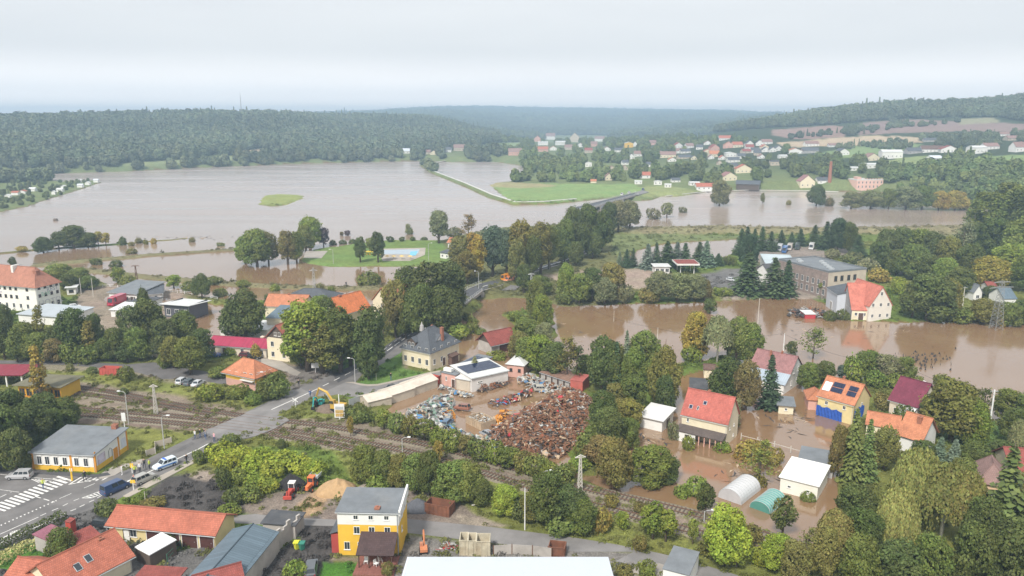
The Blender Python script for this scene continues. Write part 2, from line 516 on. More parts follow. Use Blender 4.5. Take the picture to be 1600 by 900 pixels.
class MB:
 """gathers faces, then links them as one mesh"""
 def __init__(s): s.v = []; s.f = []; s.m = []; s.uv = []
 def face(s, pts, mi=0, uv=None):
  i = len(s.v); s.v += [tuple(p) for p in pts]; s.f.append(tuple(range(i, i + len(pts)))); s.m.append(mi)
  s.uv.append(uv if uv else [(0, 0)] * len(pts))
  return s
 def box(s, x0, x1, y0, y1, z0, z1, mi=0):
  p = [(x0,y0,z0),(x1,y0,z0),(x1,y1,z0),(x0,y1,z0),(x0,y0,z1),(x1,y0,z1),(x1,y1,z1),(x0,y1,z1)]
  for q in ((0,3,2,1),(4,5,6,7),(0,1,5,4),(1,2,6,5),(2,3,7,6),(3,0,4,7)):
   a = [p[k] for k in q]
   n0 = max(abs(a[1][0]-a[0][0]), abs(a[1][1]-a[0][1]), abs(a[1][2]-a[0][2]))
   s.face(a, mi, [(0,0),(n0,0),(n0,1),(0,1)])
  return s
 def prism(s, pts, z0, z1, mi=0):
  """vertical extrusion of a polygon (ccw)"""
  n = len(pts)
  s.face([(x, y, z0) for x, y in reversed(pts)], mi); s.face([(x, y, z1) for x, y in pts], mi)
  for i in range(n):
   a, b = pts[i], pts[(i + 1) % n]
   s.face([(a[0],a[1],z0),(b[0],b[1],z0),(b[0],b[1],z1),(a[0],a[1],z1)], mi)
  return s
 def slab(s, q, t, mi=0):
  """plate of thickness t below the polygon q (3-d points, ccw from above), with uv in metres"""
  q = [Vector(p) for p in q]
  n = (q[1] - q[0]).cross(q[2] - q[0]).normalized()
  if n.z < 0: q = q[::-1]; n = -n
  h = Vector((0, 0, 1)).cross(n)
  h = h.normalized() if h.length > 1e-4 else Vector((1, 0, 0))
  up = n.cross(h)
  uv = [(p.dot(h), p.dot(up)) for p in q]
  lo = [p - n * t for p in q]
  s.face(q, mi, uv); s.face(lo[::-1], mi)
  for i in range(len(q)):
   j = (i + 1) % len(q)
   s.face([q[i], lo[i], lo[j], q[j]], mi)
  return s
 def tube(s, path, r, n=6, mi=0, cap=True):
  path = [Vector(p) for p in path]
  rs = r if isinstance(r, (list, tuple)) else [r] * len(path)
  rings = []
  for i, p in enumerate(path):
   a = path[max(i - 1, 0)]; b = path[min(i + 1, len(path) - 1)]
   t = (b - a).normalized() if (b - a).length > 1e-6 else Vector((0, 0, 1))
   u = t.cross(Vector((0, 0, 1)) if abs(t.z) < 0.9 else Vector((1, 0, 0))).normalized(); w = t.cross(u)
   base = len(s.v)
   for k in range(n):
    an = 2 * math.pi * k / n
    s.v.append(tuple(p + (u * math.cos(an) + w * math.sin(an)) * rs[i]))
   rings.append(base)
  for i in range(len(rings) - 1):
   for k in range(n):
    a, b = rings[i], rings[i + 1]
    s.f.append((a + k, a + (k + 1) % n, b + (k + 1) % n, b + k)); s.m.append(mi); s.uv.append([(0, 0)] * 4)
  if cap:
   s.f.append(tuple(rings[-1] + k for k in range(n))); s.m.append(mi); s.uv.append([(0, 0)] * n)
   s.f.append(tuple(rings[0] + k for k in reversed(range(n)))); s.m.append(mi); s.uv.append([(0, 0)] * n)
  return s
 def mesh(s, name, mats, smooth=False):
  me = bpy.data.meshes.new(name)
  me.from_pydata(s.v, [], s.f)
  for m in (mats if isinstance(mats, (list, tuple)) else [mats]): me.materials.append(m)
  me.polygons.foreach_set('material_index', s.m)
  ul = me.uv_layers.new(name='UVMap')
  flat = [c for f in s.uv for p in f for c in p]
  ul.data.foreach_set('uv', flat)
  if smooth: me.polygons.foreach_set('use_smooth', [True] * len(me.polygons))
  me.update()
  return me
 def build(s, name, mats, parent=None, loc=None, rz=0.0, smooth=False):
  return link(name, s.mesh(name, mats, smooth), parent, loc, rz)

def copy_tree(o, parent=None):
 c = o.copy(); COL.objects.link(c); c.parent = parent
 for ch in KIDS.get(o.name, []): 
  copy_tree(ch, c)
 return c
KIDS = {}
def index_kids(root):
 KIDS[root.name] = list(root.children)
 for ch in root.children: index_kids(ch)

ORD = ['first', 'second', 'third', 'fourth', 'fifth', 'sixth', 'seventh', 'eighth', 'ninth', 'tenth', 'eleventh', 'twelfth', 'thirteenth',
       'fourteenth', 'fifteenth', 'sixteenth', 'seventeenth', 'eighteenth', 'nineteenth', 'twentieth', 'twenty-first', 'twenty-second',
       'twenty-third', 'twenty-fourth', 'twenty-fifth', 'twenty-sixth', 'twenty-seventh', 'twenty-eighth', 'twenty-ninth', 'thirtieth']
# ------------------------------------------------------------------ ground sheet with its kinds of surface
PX, PY = proj(TX, TY, TZ)
GRASS, LUSH, OLIVE = (0.120, 0.165, 0.035), (0.10, 0.185, 0.035), (0.190, 0.205, 0.055)
DIRT, BALLAST, GRAVEL, COAL = (0.265, 0.215, 0.165), (0.235, 0.19, 0.145), (0.21, 0.195, 0.18), (0.085, 0.078, 0.075)
MUD, WOODS = (0.16, 0.09, 0.045), (0.045, 0.062, 0.028)
ZONES = [  # (colour, feather in pixels, outline in the photograph's frame)
 ((0.20, 0.28, 0.10), 1.0, [(762, 288), (830, 286), (990, 288), (1010, 296), (990, 303), (905, 312), (840, 317), (800, 316)]),
 ((0.30, 0.27, 0.14), 0.8, [(745, 286), (800, 284), (860, 288), (872, 291), (820, 294), (762, 292)]),
 ((0.22, 0.25, 0.12), 1.0, [(190, 255), (330, 246), (400, 239), (440, 231), (446, 244), (340, 254), (200, 261)]),
 ((0.33, 0.27, 0.18), 0.7, [(350, 240), (400, 233), (440, 230), (442, 236), (400, 240)]),
 ((0.25, 0.28, 0.09), 1.0, [(400, 320), (408, 303), (440, 300), (476, 303), (476, 311), (450, 321)]),
 ((0.20, 0.26, 0.11), 1.0, [(735, 229), (770, 224), (815, 222), (815, 236), (745, 238)]),
 ((0.27, 0.18, 0.15), 0.8, [(1207, 203), (1300, 196), (1326, 198), (1318, 214), (1240, 218), (1208, 211)]),
 ((0.24, 0.17, 0.15), 0.8, [(1345, 192), (1420, 187), (1520, 190), (1600, 194), (1700, 196), (1700, 208), (1500, 205), (1400, 208), (1340, 212)]),
 ((0.26, 0.25, 0.15), 0.8, [(1490, 187), (1555, 183), (1560, 191), (1500, 195)]),
 ((0.42, 0.33, 0.225), 0.8, [(1215, 223), (1300, 216), (1360, 212), (1432, 214), (1440, 222), (1380, 226), (1280, 228), (1228, 231)]),
 ((0.19, 0.26, 0.11), 0.8, [(1272, 241), (1340, 228), (1400, 223), (1442, 226), (1404, 238), (1330, 246), (1290, 250)]),
 ((0.22, 0.27, 0.11), 0.8, [(1366, 258), (1400, 248), (1462, 242), (1470, 248), (1402, 266), (1375, 270)]),
 ((0.20, 0.27, 0.10), 1.0, [(1548, 244), (1600, 242), (1720, 240), (1720, 264), (1560, 260)]),
 ((0.24, 0.27, 0.11), 1.0, [(1006, 290), (1040, 290), (1072, 295), (1098, 300), (1060, 308), (1004, 308)]),
 ((0.15, 0.15, 0.06), 2.0, [(470, 416), (470, 370), (700, 350), (960, 345), (1000, 420), (960, 480), (760, 480), (700, 440)]),
 ((0.15, 0.215, 0.06), 1.5, [(470, 420), (480, 388), (600, 373), (690, 373), (704, 412), (600, 418)]),
 ((0.22, 0.195, 0.105), 1.5, [(955, 358), (1000, 351), (1200, 352), (1400, 352), (1530, 347), (1700, 338), (1700, 366), (1400, 368), (1200, 366), (1000, 368)]),
 ((0.16, 0.185, 0.075), 1.5, [(955, 366), (1180, 368), (1160, 376), (1040, 378), (990, 392), (955, 402)]),
 ((0.18, 0.165, 0.085), 2.0, [(-200, 396), (100, 392), (300, 384), (500, 380), (500, 390), (300, 398), (200, 412), (320, 436), (500, 444), (700, 434), (700, 450), (500, 456), (300, 468), (200, 440), (60, 420), (-200, 420)]),
 ((0.32, 0.25, 0.20), 2.0, [(850, 430), (905, 424), (960, 418), (1030, 420), (1056, 432), (1040, 446), (1000, 452), (935, 452), (880, 444)]),
 ((0.16, 0.155, 0.15), 1.5, [(1094, 428), (1130, 422), (1160, 420), (1164, 452), (1130, 458), (1096, 446)]),
 ((0.25, 0.21, 0.18), 2.0, [(1175, 388), (1230, 382), (1330, 382), (1345, 392), (1300, 404), (1250, 410), (1180, 412)]),
 ((0.27, 0.23, 0.19), 2.0, [(1180, 412), (1240, 430), (1290, 450), (1310, 468), (1270, 468), (1130, 466), (1160, 440)]),
 (DIRT, 2.5, [(120, 454), (200, 440), (270, 448), (310, 476), (220, 530), (150, 520), (110, 500)]),
 ((0.24, 0.21, 0.15), 2.5, [(-100, 566), (120, 568), (330, 590), (330, 600), (250, 610), (110, 596), (-100, 590)]),
 (OLIVE, 3.0, [(-200, 575), (200, 585), (350, 610), (440, 640), (350, 690), (250, 740), (180, 740), (100, 640), (-200, 640)]),
 (BALLAST, 2.5, [(96, 597), (170, 602), (300, 624), (392, 640), (386, 652), (352, 664), (300, 668), (240, 658), (140, 650), (100, 628)]),
 ((0.2, 0.15, 0.12), 2.5, [(80, 652), (240, 655), (320, 668), (300, 676), (170, 664), (80, 664)]),
 (OLIVE, 3.0, [(400, 690), (470, 640), (560, 640), (640, 666), (760, 708), (900, 750), (1060, 792), (1260, 846), (1340, 900), (1180, 900), (1050, 865), (900, 840), (700, 800), (560, 770), (520, 700)]),
 (BALLAST, 3.0, [(430, 676), (440, 662), (500, 652), (560, 654), (640, 676), (760, 716), (900, 757), (1040, 800), (1190, 850), (1180, 868), (1030, 826), (880, 785), (760, 748), (640, 712), (560, 700), (500, 696)]),
 ((0.17, 0.165, 0.065), 1.5, [(640, 700), (760, 737), (870, 769), (860, 776), (760, 748), (640, 712)]),
 (OLIVE, 2.0, [(230, 770), (300, 720), (380, 690), (420, 760), (400, 800), (300, 800)]),
 (COAL, 3.0, [(236, 762), (262, 742), (330, 735), (345, 756), (400, 800), (240, 800), (222, 786)]),
 ((0.34, 0.28, 0.235), 2.0, [(290, 742), (318, 735), (338, 740), (342, 752), (310, 752)]),
 ((0.22, 0.18, 0.15), 3.0, [(372, 800), (390, 776), (440, 770), (520, 768), (640, 764), (716, 790), (780, 822), (700, 832), (530, 820), (420, 806)]),
 (COAL, 2.5, [(404, 812), (440, 803), (500, 808), (500, 815), (420, 820)]),
 ((0.36, 0.25, 0.15), 2.5, [(465, 790), (490, 770), (520, 772), (500, 800), (475, 806)]),
 ((0.30, 0.25, 0.2), 2.0, [(716, 806), (760, 812), (800, 822), (780, 826), (720, 816)]),
 (GRAVEL, 2.0, [(640, 836), (770, 850), (990, 862), (1000, 920), (560, 920), (600, 870)]),
 ((0.14, 0.135, 0.13), 2.0, [(160, 806), (240, 870), (300, 856), (380, 860), (420, 900), (400, 960), (120, 960), (-60, 960), (-60, 850), (90, 806), (150, 790)]),
 ((0.09, 0.19, 0.035), 1.5, [(-20, 870), (30, 850), (86, 850), (90, 880), (60, 900), (-20, 890)]),
 (COAL, 2.0, [(455, 812), (530, 815), (530, 870), (505, 905), (440, 940), (380, 900), (430, 860), (470, 840)]),
 ((0.08, 0.20, 0.03), 1.0, [(505, 878), (570, 878), (612, 896), (620, 940), (480, 940)]),
 ((0.24, 0.2, 0.15), 2.0, [(516, 866), (540, 868), (600, 872), (600, 880), (512, 878)]),
 (DIRT, 2.5, [(580, 560), (628, 550), (640, 575), (600, 600), (560, 600)]),
 ((0.11, 0.19, 0.045), 2.0, [(555, 598), (600, 560), (628, 548), (632, 575), (672, 584), (636, 594), (590, 600), (560, 602)]),
 (DIRT, 2.5, [(395, 555), (430, 558), (470, 575), (520, 585), (505, 600), (460, 602), (430, 580), (395, 572)]),
 ((0.2, 0.175, 0.16), 2.5, [(452, 585), (520, 578), (530, 590), (480, 612), (445, 615)]),
 ((0.11, 0.19, 0.045), 2.0, [(520, 560), (560, 545), (568, 562), (540, 580), (515, 580)]),
 ((0.14, 0.21, 0.06), 2.0, [(1430, 620), (1600, 650), (1700, 660), (1700, 740), (1560, 720), (1440, 680)]),
]
col = np.zeros(TX.shape + (3,))
_n = fbm(TX / 7.0, TY / 7.0, 5)
_n2 = fbm(TX / 45.0, TY / 45.0, 9)
_d = np.hypot(TX, TY)
_base = np.where((_n2 > 0.5)[..., None], np.array(GRASS), np.array(OLIVE) * 0.8)
_base = np.where((_d > 640)[..., None], np.array((0.155, 0.185, 0.075)), _base)
_wood = np.clip((TZ - 9) / 10, 0, 1)[..., None]
col[:] = _base * (1 - _wood) + np.array(WOODS) * _wood
col = np.where((TZ < 0.02)[..., None], np.array(MUD), col)
for c, f, P in ZONES:
 xs = [p[0] for p in P]; ys = [p[1] for p in P]
 sel = (PX > min(xs) - 9) & (PX < max(xs) + 9) & (PY > min(ys) - 9) & (PY < max(ys) + 9) & (TZ > -0.3)
 if not sel.any(): continue
 s = poly_sd(PX[sel], PY[sel], P) + (_n[sel] - 0.5) * f * 5
 k = np.clip(s / f * 0.5 + 0.5, 0, 1)[:, None]
 col[sel] = col[sel] * (1 - k) + np.array(c) * k
col *= (0.8 + 0.4 * _n)[..., None]

def ground_material():
 m, nt, b = _new('ground_cover')
 L = nt.links.new
 at_ = N(nt, 'ShaderNodeAttribute', attribute_name='cover')
 tc = N(nt, 'ShaderNodeTexCoord')
 n1 = N(nt, 'ShaderNodeTexNoise', i_Scale=0.55, i_Detail=9.0, i_Roughness=0.72)
 n2 = N(nt, 'ShaderNodeTexNoise', i_Scale=3.2, i_Detail=5.0, i_Roughness=0.7)
 n3 = N(nt, 'ShaderNodeTexNoise', i_Scale=0.06, i_Detail=4.0)
 for n in (n1, n2, n3): L(tc.outputs['Object'], n.inputs['Vector'])
 def mr(src, a, b_, lo, hi):
  r_ = N(nt, 'ShaderNodeMapRange'); r_.inputs[1].default_value = a; r_.inputs[2].default_value = b_
  r_.inputs[3].default_value = lo; r_.inputs[4].default_value = hi; L(src, r_.inputs[0]); return r_.outputs[0]
 m1 = N(nt, 'ShaderNodeMath', operation='MULTIPLY')
 L(mr(n1.outputs['Fac'], .3, .7, .68, 1.32), m1.inputs[0]); L(mr(n2.outputs['Fac'], .3, .7, .62, 1.38), m1.inputs[1])
 sc = N(nt, 'ShaderNodeVectorMath', operation='SCALE'); L(at_.outputs['Color'], sc.inputs[0]); L(m1.outputs[0], sc.inputs['Scale'])
 hs = N(nt, 'ShaderNodeHueSaturation'); L(sc.outputs[0], hs.inputs['Color'])
 L(mr(n3.outputs['Fac'], .3, .7, .485, .515), hs.inputs['Hue'])
 L(hs.outputs[0], b.inputs['Base Color'])
 b.inputs['Roughness'].default_value = 0.95; b.inputs['Specular IOR Level'].default_value = 0.1
 bp = N(nt, 'ShaderNodeBump', i_Strength=0.9, i_Distance=0.25); L(n2.outputs['Fac'], bp.inputs['Height']); L(bp.outputs[0], b.inputs['Normal'])
 return m

def grid_mesh(name, X, Y, Z, m, colour=None):
 nr, nc = X.shape
 me = bpy.data.meshes.new(name)
 v = np.stack([X, Y, Z], -1).reshape(-1, 3).astype(np.float32)
 i = np.arange(nr * nc).reshape(nr, nc)
 q = np.stack([i[:-1, :-1], i[:-1, 1:], i[1:, 1:], i[1:, :-1]], -1).reshape(-1, 4)[:, ::-1]
 me.vertices.add(len(v)); me.vertices.foreach_set('co', v.ravel())
 me.loops.add(q.size); me.loops.foreach_set('vertex_index', q.ravel().astype(np.int32))
 me.polygons.add(len(q)); me.polygons.foreach_set('loop_start', np.arange(0, q.size, 4, dtype=np.int32))
 me.polygons.foreach_set('loop_total', np.full(len(q), 4, np.int32))
 me.materials.append(m)
 me.update(calc_edges=True)
 me.polygons.foreach_set('use_smooth', np.ones(len(q), bool))
 if colour is not None:
  a = me.color_attributes.new('cover', 'FLOAT_COLOR', 'POINT')
  c4 = np.ones((len(v), 4), np.float32); c4[:, :3] = colour.reshape(-1, 3)
  a.data.foreach_set('color', c4.ravel())
 return me
ground = link('ground', grid_mesh('ground', TX, TY, TZ, ground_material(), col))
tag(ground, kind='structure', label='low flood plain with railway land, meadows, fields and wooded hills around it')
# land beyond the surveyed sheet, a little lower, out to the horizon
_b = MB(); _b.face([(-9000, -1500, -1.75), (9000, -1500, -1.75), (9000, 9000, -1.75), (-9000, 9000, -1.75)])
tag(_b.build('terrain', mat('outer_land', (0.08, 0.09, 0.05), 0.95)), kind='structure')
# near and side land so that the town side goes on outside the picture
def water_material():
 m, nt, b = _new('muddy_water')
 L = nt.links.new
 tc = N(nt, 'ShaderNodeTexCoord')
 n0 = N(nt, 'ShaderNodeTexNoise', i_Scale=0.006, i_Detail=6.0, i_Roughness=0.6, i_Distortion=1.2)
 L(tc.outputs['Object'], n0.inputs['Vector'])
 cr = N(nt, 'ShaderNodeValToRGB')
 cr.color_ramp.elements[0].position = 0.35; cr.color_ramp.elements[0].color = (0.215, 0.125, 0.060, 1)
 cr.color_ramp.elements[1].position = 0.68; cr.color_ramp.elements[1].color = (0.275, 0.180, 0.110, 1)
 L(n0.outputs['Fac'], cr.inputs['Fac'])
 s0 = N(nt, 'ShaderNodeSeparateXYZ'); L(tc.outputs['Object'], s0.inputs[0])   # sky reflection on the far flood is put into its paler base colour
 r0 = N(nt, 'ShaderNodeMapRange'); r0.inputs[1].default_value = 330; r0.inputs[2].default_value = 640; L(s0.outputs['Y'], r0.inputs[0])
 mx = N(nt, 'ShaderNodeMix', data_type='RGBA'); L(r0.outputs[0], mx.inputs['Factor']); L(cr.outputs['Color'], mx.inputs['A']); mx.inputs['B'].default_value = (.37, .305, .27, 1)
 L(mx.outputs['Result'], b.inputs['Base Color'])
 b.inputs['IOR'].default_value = 1.85
 b.inputs['Specular IOR Level'].default_value = 0.6
 n3 = N(nt, 'ShaderNodeTexNoise', i_Scale=0.012, i_Detail=3.0)
 mp3 = N(nt, 'ShaderNodeMapping'); mp3.inputs['Scale'].default_value = (0.4, 2.0, 1)
 L(tc.outputs['Object'], mp3.inputs['Vector']); L(mp3.outputs[0], n3.inputs['Vector'])
 r_ = N(nt, 'ShaderNodeMapRange'); r_.inputs[1].default_value = .4; r_.inputs[2].default_value = .65; r_.inputs[3].default_value = .05; r_.inputs[4].default_value = .14
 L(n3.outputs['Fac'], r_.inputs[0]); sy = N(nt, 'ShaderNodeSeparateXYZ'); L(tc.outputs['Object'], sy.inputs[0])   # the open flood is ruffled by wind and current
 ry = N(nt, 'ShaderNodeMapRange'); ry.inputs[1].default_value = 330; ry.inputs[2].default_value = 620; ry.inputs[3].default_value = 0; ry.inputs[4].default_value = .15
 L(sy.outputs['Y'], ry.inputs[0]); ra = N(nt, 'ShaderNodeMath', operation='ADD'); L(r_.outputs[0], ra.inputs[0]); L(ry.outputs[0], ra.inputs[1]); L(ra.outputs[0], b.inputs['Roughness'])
 mp = N(nt, 'ShaderNodeMapping'); mp.inputs['Rotation'].default_value = (0, 0, 0.3); mp.inputs['Scale'].default_value = (0.6, 1.6, 1)
 L(tc.outputs['Object'], mp.inputs['Vector'])
 n1 = N(nt, 'ShaderNodeTexNoise', i_Scale=0.5, i_Detail=4.0, i_Roughness=0.6)
 L(mp.outputs[0], n1.inputs['Vector'])
 bp = N(nt, 'ShaderNodeBump', i_Strength=0.09, i_Distance=0.12); L(n1.outputs['Fac'], bp.inputs['Height']); L(bp.outputs[0], b.inputs['Normal'])
 return m
_wr = np.exp(np.linspace(math.log(40.0), math.log(2600.0), 40)); _wa = np.linspace(R(-62), R(62), 40)
_A, _B = np.meshgrid(_wr, _wa, indexing='ij')
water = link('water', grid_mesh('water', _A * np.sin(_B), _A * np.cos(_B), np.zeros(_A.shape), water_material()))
tag(water, kind='structure', label='brown flood water spread over the valley floor, mirroring the pale sky')
# ------------------------------------------------------------------ trees: crowns of many small leaf sprays on limbs
LEAF = leaf_mat('leaves')
NEEDLE = leaf_mat('needles', hue=0.02, transl=0.08)
BARK = mat('bark', (0.13, 0.10, 0.075), 0.9, 0.3, 3.0)
BIRCHBARK = mat('birch_bark', (0.62, 0.60, 0.55), 0.8, 0.35, 4.0)

def quads_mesh(name, C, Nn, S, tone, hue, m, up=None, aspect=1.0, extra=None):
 """many small leaf-spray quads: centres C, normals Nn, sizes S"""
 n = len(C)
 Nn = Nn / np.maximum(np.linalg.norm(Nn, axis=1, keepdims=True), 1e-6)
 ref = RNG.normal(size=(n, 3)) if up is None else up
 U = np.cross(Nn, ref); U /= np.maximum(np.linalg.norm(U, axis=1, keepdims=True), 1e-6)
 V = np.cross(Nn, U)
 a = (S * 0.5)[:, None]; bb = a * aspect
 # irregular kite so that single sprays do not read as squares
 j = RNG.uniform(0.65, 1.2, (n, 4, 1))
 P = np.stack([C - U * a * j[:, 0], C - V * bb * j[:, 1] , C + U * a * j[:, 2], C + V * bb * j[:, 3]], 1)
 me = bpy.data.meshes.new(name)
 me.vertices.add(n * 4); me.vertices.foreach_set('co', P.reshape(-1).astype(np.float32))
 me.loops.add(n * 4); me.loops.foreach_set('vertex_index', np.arange(n * 4, dtype=np.int32))
 me.polygons.add(n); me.polygons.foreach_set('loop_start', np.arange(0, n * 4, 4, dtype=np.int32))
 me.polygons.foreach_set('loop_total', np.full(n, 4, np.int32))
 me.materials.append(m); me.update(calc_edges=True)
 for nm, arr in (('tone', tone), ('hue', hue)):
  at_ = me.attributes.new(nm, 'FLOAT', 'FACE'); at_.data.foreach_set('value', np.clip(arr, 0, 1).astype(np.float32))
 return me

def crown_mesh(name, blobs, dens, size, m=None, holes=0.18, droop=0.0):
 """blobs: (x, y, z, rx, rz) lobes; dens: sprays per square metre of lobe surface"""
 Cs, Ns, Ts, Hs = [], [], [], []
 B = np.array(blobs)
 for bx, by, bz, rx, rz in blobs:
  n = int(dens * 4 * math.pi * rx * (rx + rz) / 2)
  d = RNG.normal(size=(n, 3)); d /= np.linalg.norm(d, axis=1, keepdims=True)
  rad = 0.72 + 0.34 * RNG.random(n) ** 0.6 + np.where(RNG.random(n) < .16, RNG.uniform(0, .35, n), 0)
  lump = 0.86 + 0.3 * fbm(d[:, 0] * 2.3 + bx * 3 + 50, d[:, 1] * 2.3 + d[:, 2] * 1.7 + by + 50, int(RNG.integers(99)), 3)
  p = d * (rad * lump)[:, None] * np.array([rx, rx, rz]) + np.array([bx, by, bz])
  keep = np.ones(n, bool)
  for b2 in B:   # drop what lies deep inside another lobe
   q = (p - b2[:3]) / np.array([b2[3], b2[3], b2[4]])
   keep &= (q ** 2).sum(1) > 0.42
  keep &= fbm(p[:, 0] * 0.9 + 90, p[:, 1] * 0.9 + p[:, 2] * 1.1 + 70, 17, 2) > holes
  p, d = p[keep], d[keep]; n = len(p)
  nn = d + RNG.normal(size=(n, 3)) * 0.55 + np.array([0, 0, 0.25])
  Cs.append(p); Ns.append(nn)
  Ts.append(np.full(n, RNG.uniform(0.38, 0.62)) + RNG.normal(size=n) * 0.13)
  Hs.append(np.full(n, RNG.uniform(0.3, 0.7)) + RNG.normal(size=n) * 0.15)
 C = np.concatenate(Cs); Nn = np.concatenate(Ns)
 if droop: C[:, 2] -= droop * RNG.random(len(C))
 S = size * RNG.uniform(0.6, 1.5, len(C))
 return quads_mesh(name, C, Nn, S, np.concatenate(Ts), np.concatenate(Hs), m or LEAF)

def limbs(b, h, r0, n, spread, top, base=0.25):
 """tapered trunk with limbs into b; unit height h"""
 rx, ry = RNG.normal(size=2) * 0.02 * h
 path = [(0, 0, -0.6), (rx * .3, ry * .3, h * 0.3), (rx, ry, h * 0.6), (rx * 1.3, ry * 0.6, h * top)]
 b.tube(path, [r0 * 1.25, r0, r0 * 0.6, r0 * 0.15], 7)
 for k in range(n):
  a = 2 * math.pi * (k + RNG.random()) / n; z0 = h * RNG.uniform(base, top * 0.7)
  L_ = spread * RNG.uniform(0.6, 1.0)
  b.tube([(rx * z0 / h, ry * z0 / h, z0), (math.cos(a) * L_ * .5, math.sin(a) * L_ * .5, z0 + L_ * .45), (math.cos(a) * L_, math.sin(a) * L_, z0 + L_ * 0.8)],
               [r0 * .5, r0 * .3, r0 * .08], 5, cap=False)

def broad(name, h=10.0, w=8.0, n=9, dens=11.0, size=0.62, clear=0.12, holes=0.30, top=0.0, seed=1, kind='round'):
 global RNG
 RNG = np.random.default_rng(seed)
 bl = []
 zc = h * (0.55 + clear / 2)
 bl.append((0, 0, zc, w * 0.30, h * (0.5 - clear) * 0.72))
 for k in range(n):
  a = 2.4 * k + RNG.random(); t = (k + 0.5) / n
  z = h * (clear + 0.14 + (0.80 - clear) * t)
  rr = w * 0.5 * math.sqrt(max(0.05, 1 - (2 * t - 0.75) ** 2 * 0.62)) * RNG.uniform(0.5, 0.68)
  if kind == 'cone': rr = w * 0.5 * (1 - t * 0.85) * 0.62
  r = w * RNG.uniform(0.12, 0.23) * (1.0 if kind != 'cone' else 1.15 - t * 0.7)
  bl.append((math.cos(a) * rr, math.sin(a) * rr, z, r, r * RNG.uniform(0.72, 0.98)))
 bl.append((RNG.normal() * w * .06, RNG.normal() * w * .06, h * 0.90, w * 0.19, h * 0.10))
 cm = crown_mesh(name + '_crown', bl, dens, size, holes=holes)
 b = MB(); limbs(b, h, 0.028 * h + 0.04, 6, w * 0.33, 0.8, base=max(0.12, clear))
 return (cm, b.mesh(name + '_trunk', [BARK], True), h, w)

def spruce(name, h=12.0, w=5.0, seed=2, dens=1.0):
 global RNG
 RNG = np.random.default_rng(seed)
 Cs, Ns, Ts, Ss, Ups = [], [], [], [], []
 tiers = int(h * 2.0)
 for t in range(tiers):
  f = t / tiers
  z = h * (0.05 + 0.93 * f); r = w * 0.5 * (1 - f) ** 0.85 * RNG.uniform(0.85, 1.1) + 0.12
  nb = max(5, int((9 + r * 3.2) * dens))
  for k in range(nb):
   a = 2 * math.pi * (k + RNG.random()) / nb
   L_ = r * RNG.uniform(0.75, 1.12); m_ = max(2, int(L_ / 0.34))
   for q in range(m_):
    s = (q + 0.6) / m_
    Cs.append((math.cos(a) * L_ * s, math.sin(a) * L_ * s, z - 0.30 * L_ * s - 0.12 * s * s + RNG.normal() * .05))
    Ns.append((math.cos(a) * 0.5 + RNG.normal() * .35, math.sin(a) * 0.5 + RNG.normal() * .35, 0.8))
    Ups.append((math.cos(a + 1.57), math.sin(a + 1.57), 0))
    Ts.append(0.36 + 0.26 * s + RNG.normal() * 0.1); Ss.append(0.62 * RNG.uniform(0.7, 1.3))
 C = np.array(Cs)
 me = quads_mesh(name + '_crown', C, np.array(Ns), np.array(Ss), np.array(Ts), RNG.random(len(C)), NEEDLE)
 b = MB(); b.tube([(0, 0, -.6), (0, 0, h * .5), (0, 0, h * .99)], [0.02 * h, 0.012 * h, 0.02], 6)
 return (me, b.mesh(name + '_trunk', [BARK], True), h, w)

def weeping(name, h=13.0, w=11.0, seed=3, n=150, birch=False, dens=1.0):
 global RNG
 RNG = np.random.default_rng(seed)
 Cs, Ns, Ts, Hs, Ss, Ups = [], [], [], [], [], []
 for k in range(int(n * dens)):
  a = RNG.random() * 6.283; el = math.asin(RNG.random() ** 0.8)
  hh = 0.74 + 0.22 * vnoise(np.array([a * 2]), np.array([el * 3]), seed)[0]
  x, y = math.cos(a) * math.cos(el) * w * 0.5 * hh, math.sin(a) * math.cos(el) * w * 0.5 * hh
  z = h * (0.52 + 0.46 * math.sin(el) * hh)
  L_ = h * RNG.uniform(0.18, 0.5) * (0.5 if birch else 1.0); m_ = int(L_ / 0.27) + 2
  tn = RNG.uniform(0.35, 0.75)
  ph = RNG.random() * 6.28
  for q in range(m_):
   s = q / m_
   Cs.append((x * (1 + .12 * s) + .25 * math.sin(ph + q * .4) + RNG.normal() * .12, y * (1 + .12 * s) + RNG.normal() * .16, z + 0.5 * math.sin(s * 3.1) * 0.4 - L_ * s))
   Ns.append((x + RNG.normal() * w * .25, y + RNG.normal() * w * .25, 1.2))
   Ups.append((0.1 * RNG.normal(), 0.1 * RNG.normal(), 1)); Ts.append(tn + RNG.normal() * .1); Hs.append(RNG.random()); Ss.append(RNG.uniform(.24, .5))
 C = np.array(Cs)
 # inner mass of leaves that fills the dome
 m2 = int(2600 * dens); d = RNG.normal(size=(m2, 3)); d /= np.linalg.norm(d, axis=1, keepdims=True); d[:, 2] = np.abs(d[:, 2])
 C2 = d * RNG.uniform(.55, .92, (m2, 1)) * np.array([w * .46, w * .46, h * .42]) + np.array([0, 0, h * .5])
 C = np.concatenate([C, C2]); nn = np.concatenate([np.array(Ns), d + RNG.normal(size=(m2, 3)) * .5])
 me = quads_mesh(name + '_crown', C, nn, np.concatenate([np.array(Ss), RNG.uniform(.3, .55, m2)]),
     np.concatenate([np.array(Ts), RNG.uniform(.3, .55, m2)]), np.concatenate([np.array(Hs), RNG.random(m2)]), LEAF,
     up=np.concatenate([np.array(Ups), RNG.normal(size=(m2, 3))]), aspect=1.5)
 b = MB(); limbs(b, h, 0.03 * h if not birch else .018 * h, 7, w * .36, .85, .3)
 return (me, b.mesh(name + '_trunk', [BIRCHBARK if birch else BARK], True), h, w)

